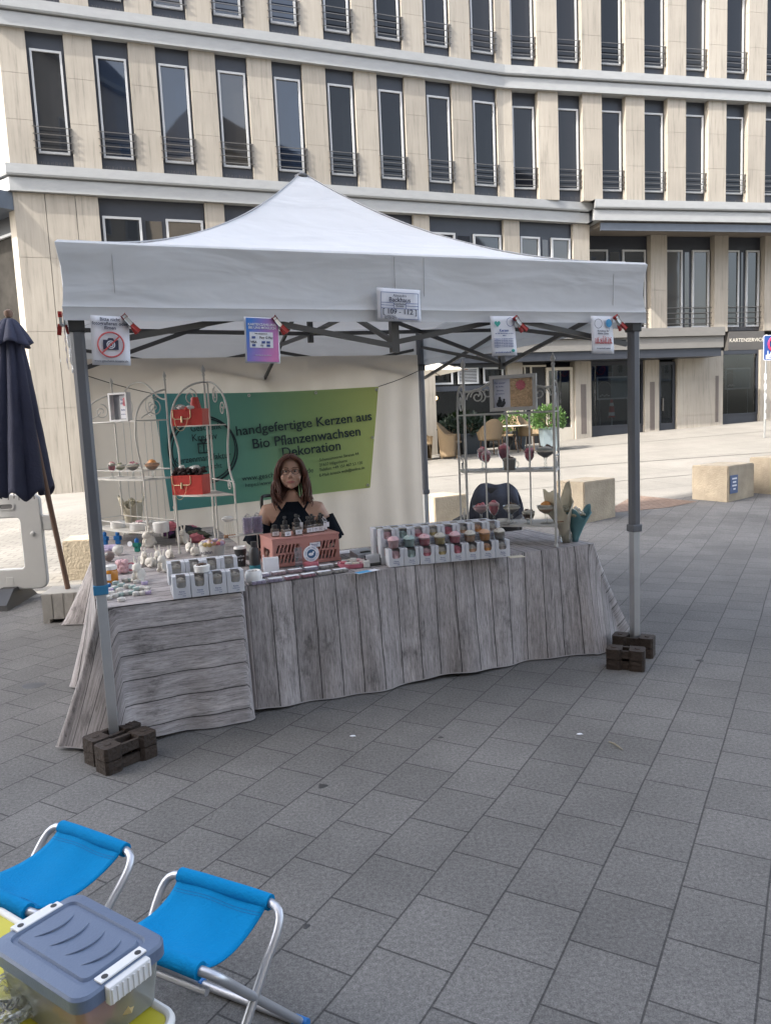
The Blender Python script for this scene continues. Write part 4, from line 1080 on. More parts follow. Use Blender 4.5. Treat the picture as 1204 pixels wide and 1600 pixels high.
text([('KARTENZAHLUNG', w_ * .095, 0, h_ * .33, 'CENTER', 0, 1, .0003), ('BEI UNS MÖGLICH', w_ * .095, 0, h_ * .26, 'CENTER', 0, 1, .0003), ('vielen Dank für Ihren Einkauf', w_ * .04, 0, -h_ * .33, 'CENTER')], m_paper, t, y=-.0150)
text([('Pay', w_ * .10, -w_ * .02, h_ * .05, 'CENTER'), ('G Pay', w_ * .09, w_ * .19, h_ * .05, 'CENTER'), ('VISA', w_ * .09, -w_ * .26, -h_ * .05, 'CENTER', 0, 1, .0004), ('Pay', w_ * .06, -w_ * .02, -h_ * .12, 'CENTER'), ('Wir akzeptieren', w_ * .055, -w_ * .04, h_ * .135, 'CENTER')], m_txt, t, name='payment_lettering', y=-.0160)
b = MB()
for x, z in ((.02, -.05), (.16, -.05), (.16, -.12), (-.26, -.12), (-.26, .05)): b.box((x - .05) * w_, (x + .05) * w_, -.0165, -.0155, z * h_ - w_ * .032, z * h_ + w_ * .032)
b.build('card_marks', m_txtb, t)
# stall name sign
t, w_, h_ = sheet('name_sign', 'white stall name card in a clear sleeve on the middle of the valance', 621, 452, 503, 67, R_(2.2))
t.location += TN * -.012
text([('Alexandra', w_ * .075, 0, h_ * .27, 'CENTER'), ('Backhaus', w_ * .135, 0, h_ * .14, 'CENTER', 0, 1, .0004), ('[ 109 - 112 ]', w_ * .15, 0, -h_ * .22, 'CENTER', 0, 1.05, .0002), ('Geschenke', w_ * .06, 0, h_ * .02, 'CENTER'), ('Kreativ', w_ * .06, 0, -h_ * .045, 'CENTER'), ('SAMSTAG', w_ * .06, -w_ * .36, -h_ * .37, 'LEFT'), ('ALTSTADT', w_ * .06, -w_ * .36, -h_ * .43, 'LEFT')], m_txt, t, y=-.013)
b = MB()
def lin(b, x0, z0, x1, z1, th=.0012): b.tube([(x0 * w_, -.0125, z0 * h_), (x1 * w_, -.0125, z1 * h_)], th, 4)
for p in ((-.43, .36, .43, .36), (.43, .36, .43, -.44), (.43, -.44, -.05, -.44), (-.43, .36, -.43, -.44), (-.43, .05, -.14, .05), (.14, .05, .43, .05), (-.43, -.03, -.14, -.03), (.14, -.03, .43, -.03), (-.14, .05, -.14, -.12), (.14, .05, .14, -.12), (-.43, -.12, .43, -.12)): lin(b, *p)
b.build('ruled_frame', m_txtb, t)
m_sleeve = glassmat('clear_sleeve', (.95, .96, .98), .06, .08)
b = MB(); b.box(-w_ * .53, w_ * .53, .001, .002, -h_ * .51, h_ * .54); b.build('clear_sleeve', m_sleeve, t)
# candle information sheet with a heart
t, w_, h_ = sheet('information_sheet', 'white sheet with a green heart explaining the candles, third sheet along the valance', 785, 494, 556, 38, R_(-.5))
hp = []
for k in range(24):
    a = 2 * math.pi * k / 24; hp.append((16 * math.sin(a) ** 3 / 17, (13 * math.cos(a) - 5 * math.cos(2*a) - 2 * math.cos(3*a) - math.cos(4*a)) / 17))
b = MB(); b.prism([(x * w_ * .13 - w_ * .26, z * w_ * .13 + h_ * .30) for x, z in hp], 0, .001, lambda a, b2, h: Vector((a, -.0125 - h, b2))); b.build('heart', m_tealp, t)
def ringd(b, x, z, r): b.tube([(x + math.cos(a) * r, -.013, z + math.sin(a) * r) for a in [k * math.pi / 9 for k in range(18)]], .0012, 4, closed=True)
b = MB(); ringd(b, w_ * .27, h_ * .34, w_ * .15); b.build('round_emblem', m_txtb, t)
text([('Kerzen', w_ * .13, 0, h_ * .13, 'CENTER', 0, 1, .0004), ('aus 100% Pflanzenwachs von Hand', w_ * .052, 0, h_ * .055, 'CENTER'), ('INFO', w_ * .06, 0, 0, 'CENTER')] + [('handgegossen mit viel Liebe und feinen', w_ * .05, -w_ * .43, -h_ * (.08 + .04 * k), 'LEFT') for k in range(6)] + [('geschenk-kreativ.de', w_ * .08, -w_ * .08, -h_ * .42, 'CENTER')], m_txtb, t, y=-.013)
b = MB(); b.ball((w_ * .34, -.0125, -h_ * .38), w_ * .07, 1, .15, .8); b.build('leaf_mark', m_tealp, t)
# red print sheet on the right
t, w_, h_ = sheet('offer_sheet', 'white sheet with red drawn figures and a blue balloon, right on the valance', 939, 494, 553, 34, R_(1))
b = MB(); ringd(b, -w_ * .22, h_ * .29, w_ * .17); b.build('round_emblem', m_txt, t)
b = MB(); b.ball((w_ * .27, -.012, h_ * .31), w_ * .14, 1, .1, 1.12); b.tube([(w_ * .27, -.0125, h_ * .2), (w_ * .29, -.0125, h_ * .10)], .001, 4); b.build('balloon', m_cyanp, t)
text([('Kreatives für', w_ * .10, 0, h_ * .10, 'CENTER'), ('kleine Gäste', w_ * .10, 0, h_ * .03, 'CENTER'), ('www.geschenk-kreativ.de', w_ * .06, 0, -h_ * .36, 'CENTER')], m_txt, t, y=-.013)
b = MB(); rg = random.Random(3)
for k in range(11):
    x = -w_ * .36 + w_ * .072 * k; z = -h_ * .24
    hh = h_ * rg.uniform(.10, .17); b.tube([(x, -.013, z), (x + w_ * rg.uniform(-.03, .05), -.013, z + hh)], .0022, 4); b.tube([(x, -.013, z + hh * .3), (x + w_ * .05, -.013, z + hh * .1)], .0018, 4); b.ball((x, -.013, z + hh * 1.15), .0028, 1, .4, 1, 6, 4)
b.build('figure_drawing', m_redp, t)
# small sheet hanging on the left side of the tent
t = thing('side_sheet', 'narrow white sheet clipped to the left side of the tent', 'sign', L(-.05, .11, 1.885), YAW - math.pi / 2)
b = MB(); b.box(-.07, .07, -.0008, .0008, -.105, .105); b.build('paper', m_paper, t)
text([('BITTE', .03, 0, .06, 'CENTER'), ('nicht', .03, 0, .02, 'CENTER'), ('berühren', .026, 0, -.02, 'CENTER'), ('Danke', .03, 0, -.07, 'CENTER')], m_txtb, t, y=-.003)
# spring clamps
m_cred = mat('clamp_red_rubber', (.42, .035, .03), .45, .12); m_csil = mat('clamp_steel', (.60, .62, .63), .3, .08, 20, metal=.75)
def clamp(label, px, py, ang, depth=0, sc_=1.0, loc=None, rz=YAW):
    t = thing('spring_clamp', label, 'clamp', loc if loc else onfront(px, py) - TN * .012, rz, 'spring clamps holding the sheets')
    t.rotation_euler = (0, ang, rz); t.scale = (.78, .78, .78)
    def jaw(sg, m):
        b = MB(); b.box(-.012, .012, sg * .004, sg * .014, -.004, .052, bev=.003); b.box(-.010, .010, sg * .005, sg * .018, .048, .062, bev=.003); return b
    for sg in (-1, 1):
        j = jaw(sg, m_csil).build('jaw', m_csil, t)
        b = MB(); b.box(-.011, .011, sg * .007, sg * .022, -.058, -.006, M=Matrix.Rotation(sg * .16, 4, 'X') @ Matrix.Rotation(sg * .12, 4, 'Y'), bev=.004); b.build('handle', m_cred, t)
        b = MB(); b.box(-.013, .013, sg * .003, sg * .017, .046, .066, bev=.004); b.build('jaw_pad', m_cred, t)
    b = MB(); b.tube([(-.016, 0, -.004), (.016, 0, -.004)], .008, 10); b.build('hinge', m_csil, t)
clamp('red spring clamp on the no-photography sheet', 205, 508, R_(-38))
clamp('red spring clamp on the blue and pink payment sheet', 437, 510, R_(-38))
clamp('red spring clamp on the sheet with the green heart', 810, 508, R_(-40))
clamp('red spring clamp on the sheet with the blue balloon', 965, 506, R_(-38))
clamp('red spring clamp at the left tent corner holding the side sheet', 0, 0, R_(20), loc=L(-.055, .03, 1.965), rz=YAW - math.pi / 2)

# ================================================================== RACKS
m_wire = mat('cream_wire', (.52, .50, .46), .45, .08, 10)
m_wireg = mat('grey_wire', (.43, .42, .40), .45, .10, 10)
def bez(p0, p1, p2, p3, n=12):
    p0, p1, p2, p3 = map(Vector, (p0, p1, p2, p3)); o = []
    for i in range(n + 1):
        t = i / n; o.append(p0 * (1-t)**3 + p1 * 3*t*(1-t)**2 + p2 * 3*t*t*(1-t) + p3 * t**3)
    return o
def spiral(c, r0, turns, a0, ax, up, sgn=1, n=26):
    c, ax, up = Vector(c), Vector(ax), Vector(up)
    return [c + (ax * math.cos(R_(a0) + sgn * 2 * math.pi * turns * k / n) + up * math.sin(R_(a0) + sgn * 2 * math.pi * turns * k / n)) * (r0 * (1 - .78 * k / n)) for k in range(n + 1)]
def finial(b, p, s=1):
    b.lathe([(.009*s, 0), (.011*s, .01*s), (.006*s, .016*s), (.014*s, .034*s), (.010*s, .048*s), (.003*s, .062*s), (0, .07*s)], p, 8)
UPV = Vector((0, 0, 1))
def PX(x, y, z=ZT): return atz(x, y, z)
def rack_root(name, label, org, rz): return thing(name, label, 'rack', org, rz)
# --- rack 1: two-tier white wire rack on the rear left table
r1 = rack_root('wire_rack', 'wide cream wire rack with arched back on the rear left table', Vector((-2.215, 5.787, ZT)), math.atan2(-.65, .76))
Wr, Dr = .71, .23; r = .006
X = Vector((1, 0, 0)); Y = Vector((0, 1, 0))
for x in (0, Wr):
    b = MB(); b.tube([(x, Dr, 0), (x, Dr, 1.17)], .007, 8); finial(b, (x, Dr, 1.16)); b.lathe([(.010, 0), (.010, .012), (.007, .016)], (x, Dr, 0), 8); b.build('post', m_wire, r1, True)
    b = MB(); sg = -1 if x == 0 else 1
    pts = [(x, 0, 0), (x, 0, .46)] + bez((x, 0, .46), (x, -.0, .56), (x + sg * .03, -.05, .62), (x + sg * .02, -.05, .78), 8)[1:] + bez((x + sg * .02, -.05, .78), (x + sg * .02, -.05, .98), (x, .04, 1.06), (x, Dr, 1.10), 12)[1:]
    b.tube(pts, .006, 8); b.lathe([(.010, 0), (.010, .012), (.006, .016)], (x, 0, 0), 8); b.build('front_leg', m_wire, r1, True)
    b = MB(); b.tube(spiral((x, Dr * .55, .97), .06, 1.4, 90, -Y, UPV), .004, 6); b.tube([(x, -.04, .885), (x, Dr, .885)], .005, 6)
    b.tube(bez((x, .02, .9), (x, .05, .93), (x, .10, .93), (x, .12, .97)), .004, 6); b.build('side_scroll', m_wire, r1, True)
b = MB(); b.tube(bez((0, Dr, 1.03), (.16, Dr, 1.03), (.15, Dr, 1.17), (Wr/2, Dr, 1.17)) + bez((Wr/2, Dr, 1.17), (Wr - .15, Dr, 1.17), (Wr - .16, Dr, 1.03), (Wr, Dr, 1.03))[1:], .006, 8)
b.tube([(0, Dr, .885), (Wr, Dr, .885)], .005, 6)
for x in (Wr * .28, Wr * .72):
    b.tube(spiral((x, Dr, 1.0), .08, 1.5, -90, X if x < Wr/2 else -X, UPV), .004, 6)
for x in (.12, .21, .30, .41, .50, .59): b.tube([(x, Dr, .02), (x, Dr, .885)], .0038, 6)
b.build('back_panel', m_wire, r1, True)
def shelf(parent, poly, z, m, th=.012, rail=0, name='shelf'):
    b = MB(); b.prism(poly, z - th, z, lambda a, b2, h: Vector((a, b2, h))); o = b.build(name, m, parent)
    if rail:
        b = MB(); b.tube([(p[0], p[1], z + rail) for p in poly], .004, 6, closed=True); b.build('shelf_rail', m, o, True)
    return o
bow = [(Wr * k / 14, -.05 * math.sin(math.pi * k / 14)) for k in range(15)]
for z in (.10, .475): shelf(r1, bow + [(Wr, Dr), (0, Dr)], z, m_wire, .010, .06)
b = MB(); b.tube([(p[0], p[1] - .03 + 0, .885) for p in bow], .005, 6); b.build('front_bar', m_wire, r1, True)
def on(root, x, y, z): return root.matrix_world @ Vector((x, y, z))
bpy.context.view_layer.update()
M1 = Matrix.Translation(r1.location) @ Matrix.Rotation(r1.rotation_euler.z, 4, 'Z')
# --- rack 2: slim corner rack with the red handbag boxes
Lw, Rw, Bw = Vector((-1.366, 4.96, ZT)), Vector((-.945, 4.80, ZT)), Vector((-1.165, 5.18, ZT))
r2 = rack_root('corner_rack', 'slim cream corner rack carrying two red handbag boxes between banner and table goods', Bw, math.atan2((Rw - Lw).y, (Rw - Lw).x))
inv2 = (Matrix.Translation(r2.location) @ Matrix.Rotation(r2.rotation_euler.z, 4, 'Z')).inverted()
l2, q2 = inv2 @ Lw, inv2 @ Rw
b = MB()
b.tube([(-.012, 0, 0), (-.012, 0, 1.17)], .007, 8); finial(b, (-.012, 0, 1.16), 1.1); b.build('post', m_wire, r2, True)
b = MB(); b.tube([(.022, -.012, 0), (.022, -.012, 1.12)], .006, 8); b.build('post', m_wire, r2, True)
for p in (l2, q2):
    b = MB(); d = Vector((-p.x, -p.y, 0)); b.tube([(p.x, p.y, 0), (p.x, p.y, .46)], .007, 8); b.lathe([(.011, 0), (.011, .014), (.007, .018)], (p.x, p.y, 0), 8)
    i1 = p * .82; i2 = p * .88; i1.z = i2.z = 0
    b.tube([(p.x, p.y, .40)] + bez((p.x, p.y, .42), (p.x * .98, p.y * .98, .50), (i1.x, i1.y, .50), (i1.x, i1.y, .60), 8) + [(i1.x, i1.y, .66)] + bez((i1.x, i1.y, .66), (i1.x, i1.y, .72), (i2.x * 1.08, i2.y * 1.08, .80), (i2.x * 1.08, i2.y * 1.08, .86), 6)[1:] + bez((i2.x * 1.08, i2.y * 1.08, .86), (i2.x * 1.08, i2.y * 1.08, 1.02), (p.x * .5, p.y * .5, 1.12), (0, 0, 1.12), 12)[1:], .0065, 8)
    b.build('side_leg', m_wire, r2, True)
    ax = p.normalized(); b = MB(); b.tube(spiral((p.x * .42, p.y * .42, 1.02), .055, 1.5, 90, ax, UPV), .004, 6); b.build('side_scroll', m_wire, r2, True); b = MB(); b.tube(spiral((p.x * .80, p.y * .80, .445), .035, 1.4, 90, ax, UPV), .0035, 6)
    b.tube([(0, 0, .47), (p.x, p.y, .47)], .0045, 6); b.build('side_bar', m_wire, r2, True); b = MB(); b.tube(spiral((p.x * .70, p.y * .70, .93), .05, 1.3, 0, ax, UPV), .004, 6); b.build('side_scroll', m_wire, r2, True)
def sector(f, bulge):
    a, c = l2 * f, q2 * f; mid = [(a.x + (c.x - a.x) * k / 12, a.y + (c.y - a.y) * k / 12 - bulge * math.sin(math.pi * k / 12)) for k in range(13)]
    return mid + [(0.02, .0), (-.02, .0)]
shelf(r2, sector(.98, .07), .39, m_wire, .008, 0); shelf(r2, sector(.82, .05), .835, m_wire, .008, 0)
M2 = Matrix.Translation(r2.location) @ Matrix.Rotation(r2.rotation_euler.z, 4, 'Z')
# --- rack 3: grey wire rack at the right end
a3, b3 = Vector((.52, 4.80, ZT)), Vector((1.03, 4.585, ZT))
r3 = rack_root('wire_rack', 'grey wire rack with tall scrolled panel at the right end of the front table', a3, math.atan2((b3 - a3).y, (b3 - a3).x))
M3 = Matrix.Translation(r3.location) @ Matrix.Rotation(r3.rotation_euler.z, 4, 'Z'); inv3 = M3.inverted()
W3_ = (b3 - a3).length; bl3, br3 = inv3 @ Vector((.50, 5.03, ZT)), inv3 @ Vector((1.118, 4.86, ZT))
for x in (0, W3_):
    b = MB(); b.tube([(x, 0, 0), (x, 0, 1.10)], .0085, 8); finial(b, (x, 0, 1.09), 1.15); b.lathe([(.012, 0), (.012, .014), (.008, .018)], (x, 0, 0), 8); b.build('post', m_wireg, r3, True)
for p, x in ((bl3, 0), (br3, W3_)):
    b = MB(); b.tube([(p.x, p.y, 0), (p.x, p.y, .84)] + bez((p.x, p.y, .84), (p.x, p.y, .98), (x + (p.x - x) * .6, p.y * .6, 1.02), (x, 0, 1.0), 10)[1:], .007, 8); b.build('rear_post', m_wireg, r3, True)
    b = MB(); ax = Vector((p.x - x, p.y, 0)).normalized(); c_ = Vector((x, 0, 0)).lerp(Vector((p.x, p.y, 0)), .5)
    b.tube(spiral(c_ + UPV * .90, .07, 1.4, 90, ax, UPV), .0045, 6); b.build('side_scroll', m_wireg, r3, True); b = MB(); b.tube(spiral(c_ + UPV * .50, .035, 1.3, 90, ax, UPV), .004, 6); b.build('side_scroll', m_wireg, r3, True); b = MB(); b.tube(spiral(c_ + UPV * .18, .04, 1.3, 90, ax, UPV), .004, 6)
    b.build('side_scroll', m_wireg, r3, True); b = MB()
    for z in (.82, .455, .55, .12):
        b = MB(); b.tube([(x, 0, z), (p.x, p.y, z)], .0045, 6); b.build('side_bar', m_wireg, r3, True)
b = MB()
b.tube(bez((0, 0, .965), (.14, 0, .955), (.13, 0, 1.03), (W3_/2, 0, 1.035)) + bez((W3_/2, 0, 1.035), (W3_ - .13, 0, 1.03), (W3_ - .14, 0, .955), (W3_, 0, .965))[1:], .0075, 8)
b.tube([(0, 0, .82), (W3_, 0, .82)], .006, 8)
for sg, x0 in ((1, 0), (-1, W3_)):
    xx = X * sg
    b.tube([Vector((x0, 0, .92)) + q for q in spiral((sg * .10, 0, -.005), .085, .65, 180, X * sg, UPV, -1, 14)] , .005, 6)
    b.tube(spiral((x0 + sg * .085, 0, .93), .042, 1.5, 180, xx, UPV, -1), .0045, 6); b.tube(spiral((x0 + sg * .15, 0, .955), .05, 1.4, 200, xx, UPV, -1), .0045, 6)
for k in (1, 2, 3): b.tube([(W3_ * k / 4 - .01, 0, .13), (W3_ * k / 4 - .01, 0, .82)], .0055, 6)
b.build('tall_panel', m_wireg, r3, True)
for z in (.13, .47): shelf(r3, [(0, .0), (W3_, .0), (br3.x, br3.y), (bl3.x, bl3.y)], z, m_wireg, .012, 0)

# ================================================================== DESSERT CANDLES IN GLASSES
m_glass = glassmat('goblet_glass', (.93, .95, .95), .05, .02)
WAX = dict(red=(.66, .20, .25), pink=(.78, .52, .55), cream=(.66, .62, .54), brown=(.14, .085, .06), grey=(.38, .34, .31), orange=(.76, .36, .12), green=(.34, .36, .22), mint=(.45, .58, .56), yellow=(.58, .45, .20), peach=(.66, .40, .26), white=(.72, .71, .68), berry=(.56, .19, .26), lilac=(.60, .52, .72), teal=(.02, .25, .20), blue=(.02, .18, .50))
def wax(c): return mat('wax_' + c, WAX[c], .45, .10, 30, .15, 120, trans=.25)
def blobs(b, n, r, R, z, rg, dome=.6):
    for k in range(n):
        a = rg.uniform(0, 6.28); q = R * math.sqrt(rg.random()); b.ball((q * math.cos(a), q * math.sin(a), z + (R - q) * dome), r * rg.uniform(.7, 1.2), 1, 1, rg.uniform(.7, 1), 7, 5)
def goblet(label, loc, kind, fill, cream, top, rg, s=1.0):
    s *= .88
    t = thing('dessert_glass', label, 'candle', loc, rg.uniform(0, 6), 'dessert candles in glasses')
    if kind == 'coupe': prof = [(.034, 0), (.034, .003), (.008, .008), (.006, .05), (.010, .06), (.040, .078), (.056, .112)]; zf, rf = .100, .052
    elif kind == 'tulip': prof = [(.028, 0), (.028, .003), (.007, .009), (.006, .05), (.020, .06), (.032, .085), (.034, .125)]; zf, rf = .118, .033
    elif kind == 'bowl': prof = [(.032, 0), (.032, .004), (.012, .010), (.012, .026), (.036, .042), (.048, .070), (.046, .096)]; zf, rf = .086, .046
    else: prof = [(.040, 0), (.044, .006), (.048, .075), (.050, .080)]; zf, rf = .072, .047
    prof = [(a * s, z * s) for a, z in prof]; zf *= s; rf *= s
    b = MB(); b.lathe(prof, seg=20)
    if kind == 'cup': b.tube([(.048*s + .022 * s * math.sin(a), 0, .04*s + .022 * s * math.cos(a)) for a in [k * math.pi / 8 for k in range(9)]], .005*s, 6)
    b.build('glass', m_glass, t, True)
    k = 4 if kind in ('coupe', 'tulip', 'bowl') else 0
    ins = [(max(0, a - .003), z + .002) for a, z in prof[k:] if z < zf - .01]
    b = MB(); b.lathe([(0, ins[0][1])] + ins + [(rf - .004, zf - .008), (0, zf - .008)], seg=20); b.build('filling', wax(fill), t, True)
    b = MB(); b.lathe([(rf - .003, zf - .008), (rf + .001, zf), (rf * .8, zf + .012*s), (rf * .4, zf + .020*s), (0, zf + .022*s)], seg=18, wob=lambda a, i: .06 * math.sin(a * 7) if i else 0); b.build('cream', wax(cream), t, True)
    b = MB()
    if top in ('orange',): b.ball((0, 0, zf + .016*s), .030*s, 1, 1, .75, 14, 8, lump=.1)
    else: blobs(b, 7, .011*s, rf * .6, zf + .012*s, rg)
    b.build('topping', wax(top), t, True)
    return t
rg = random.Random(11)
def onshelf(px, py, z, dy=0): p = atz(px, py, z); return p
def at1(px, z, y=.08):   # a point on rack 1's shelf under image column px
    best = min((abs((lambda P: 602 + FOC * (P - CAMP).dot(CR) / (P - CAMP).dot(FWD) - px)(M1 @ Vector((x * .01, y, z)))), x) for x in range(-5, 80))
    return M1 @ Vector((best[1] * .01, y, z))
def at3(px, z, y=.10):
    best = min((abs((lambda P: 602 + FOC * (P - CAMP).dot(CR) / (P - CAMP).dot(FWD) - px)(M3 @ Vector((x * .005, y, z)))), x) for x in range(-20, 140))
    return M3 @ Vector((best[1] * .005, y, z))
goblet('small stemmed glass candle with red filling at the left of the wire rack', at1(177, .475, .03), 'tulip', 'red', 'cream', 'red', rg, .95)
goblet('pale green dessert candle in a stemmed glass behind the small red one', at1(189, .475, .15), 'coupe', 'green', 'cream', 'green', rg, .9)
goblet('dark dessert candle with a berry top in a coupe glass on the left wire rack', at1(209, .475, .06), 'coupe', 'grey', 'cream', 'berry', rg, 1.05)
goblet('orange dessert candle in a coupe glass on the left wire rack', at1(239, .475, .08), 'coupe', 'peach', 'peach', 'orange', rg, 1.12)
for lab, px, kind, f_, c_, tp, s_, y_ in (
    ('raspberry dessert candle in a coupe glass, leftmost on the bottom of the grey rack', 751, 'coupe', 'pink', 'pink', 'red', 1.10, .10),
    ('tall pink candle glass second from the left on the bottom of the grey rack', 772, 'tulip', 'red', 'pink', 'red', 1.15, .08),
    ('brown dessert candle with white cream in a coupe, middle of the grey rack bottom', 799, 'coupe', 'grey', 'cream', 'brown', 1.12, .10),
    ('small dark chocolate dessert bowl candle right of middle on the grey rack bottom', 825, 'bowl', 'brown', 'cream', 'brown', .95, .06),
    ('peach dessert candle with an orange slice, rightmost on the bottom of the grey rack', 853, 'coupe', 'peach', 'cream', 'orange', 1.15, .08)):
    goblet(lab, at3(px, .13, y_), kind, f_, c_, tp, rg, s_)
for lab, px, kind, f_, c_, tp, s_, y_ in (
    ('dark red candle glass at the left of the upper shelf of the grey rack', 754, 'tulip', 'berry', 'pink', 'red', 1.15, .16),
    ('pink stemmed candle glass in front of the dark red one on the upper shelf', 759, 'tulip', 'red', 'pink', 'pink', 1.0, .06),
    ('tall red candle glass behind the coffee cup candle on the upper shelf', 787, 'tulip', 'berry', 'red', 'pink', 1.25, .16),
    ('glass coffee cup candle with a handle in the middle of the upper shelf', 795, 'cup', 'grey', 'grey', 'brown', 1.0, .05),
    ('stemmed berry candle glass right of the coffee cup candle on the upper shelf', 827, 'tulip', 'red', 'berry', 'red', 1.05, .10),
    ('flat coupe candle on a tall stem at the right of the upper shelf', 852, 'coupe', 'grey', 'cream', 'brown', 1.3, .10)):
    goblet(lab, at3(px, .47, y_), kind, f_, c_, tp, rg, s_)
t = thing('saucer', 'white saucer lying between the glasses on the bottom of the grey rack', 'saucer', at3(785, .13, .02))
b = MB(); b.lathe([(.03, 0), (.06, .014), (.063, .02), (.055, .018), (.0, .012)], seg=24); b.lathe([(.03, .018), (.035, .035), (.0, .036)], seg=18); b.build('dish', wax('white'), t, True)

# framed pictures on the racks
m_fr = mat('white_frame_wood', (.66, .66, .66), .5, .04); m_frg = mat('grey_frame_wood', (.40, .395, .39), .5, .06)
m_corn = mat('sandy_flowers', (.62, .45, .29), .8, .35, 70, .6, 80); m_shadow = mat('grey_backing', (.32, .33, .36), .7, .06)
t = thing('framed_picture', 'white box frame with a small red candle picture on the left wire rack', 'picture', at1(193, .885, -.035), r1.rotation_euler.z + R_(16))
w_, h_ = .165, .20
b = MB(); b.ring([(-w_/2, 0), (w_/2, 0), (w_/2, h_), (-w_/2, h_)], [(-w_/2 + .014, .014), (w_/2 - .014, .014), (w_/2 - .014, h_ - .014), (-w_/2 + .014, h_ - .014)], -.045, 0, lambda a, b2, h: Vector((a, h, b2))); b.build('frame', m_fr, t)
b = MB(); b.box(-w_/2 + .01, w_/2 - .01, -.006, -.001, .01, h_ - .01); b.build('backing', m_shadow, t)
b = MB(); b.box(-.01, w_/2 - .018, -.010, -.007, .02, h_ - .02); b.build('text_card', m_paper, t)
b = MB(); b.ball((.05, -.018, h_ * .70), .026, 1, .5, 1, 10, 6, lump=.5); b.ball((.035, -.015, h_ * .62), .018, 1, .5, 1, 8, 5, lump=.5); b.build('red_flower', wax('red'), t, True)
b = MB(); b.ball((.06, -.015, h_ * .42), .016, 1, .5, 1.2, 8, 5); b.ball((.055, -.015, h_ * .25), .016, 1, .5, 1.3, 8, 5); b.build('wax_drops', wax('peach'), t, True)
text([('für', .02, .012, .15, 'CENTER'), ('dich', .022, .014, .125, 'CENTER'), ('danke', .016, .016, .08, 'CENTER'), ('von Herzen', .009, .018, .05, 'CENTER')], m_txtb, t, y=-.0115)
c3 = M3 @ Vector((W3_ * .575, -.016, .835))
t = thing('framed_picture', 'grey framed picture of a couple and a red flower hanging on the grey rack', 'picture', c3, r3.rotation_euler.z - R_(1))
w_, h_ = .285, .215
b = MB(); b.ring([(-w_/2, 0), (w_/2, 0), (w_/2, h_), (-w_/2, h_)], [(-w_/2 + .022, .022), (w_/2 - .022, .022), (w_/2 - .022, h_ - .022), (-w_/2 + .022, h_ - .022)], -.03, 0, lambda a, b2, h: Vector((a, h, b2))); b.build('frame', m_frg, t)
b = MB(); b.box(-w_/2 + .018, -.02, -.007, -.001, .018, h_ - .018); b.build('text_card', mat('grey_card', (.55, .57, .66), .6, .04), t)
b = MB(); b.box(-.0195, w_/2 - .018, -.009, -.001, .018, h_ - .018)
for k in range(150):
    x, z = random.uniform(-.015, w_/2 - .026), random.uniform(.026, h_ * (.62 if k < 110 else .88)); b.ball((x, -.011, z), .0055, 1, .7, 1, 5, 4)
b.build('flower_field', m_corn, t)
b = MB(); b.lathe([(0, .0), (.030, .002), (.026, .006), (.0, .012)], (.045, -.009, h_ * .70), 44, wob=lambda a, i: .10 * math.sin(11 * a), M=Matrix.Rotation(R_(90), 4, 'X')); b.build('red_flower', wax('red'), t)
b = MB()
for x, z, r in ((-.09, .042, .016), (-.085, .062, .013), (-.085, .08, .008), (-.062, .05, .013), (-.058, .068, .007), (-.072, .04, .016)): b.ball((x, -.010, z), r, 1, .2, 1, 9, 6)
b.build('couple_drawing', m_scrd, t)
text([('Für immer', .016, -.082, .17, 'CENTER'), ('Mr. & Mrs.', .012, -.082, .148, 'CENTER'), ('alles Liebe', .010, -.082, .125, 'CENTER'), ('zur Hochzeit', .010, -.082, .105, 'CENTER')], m_txtb, t, y=-.0085)

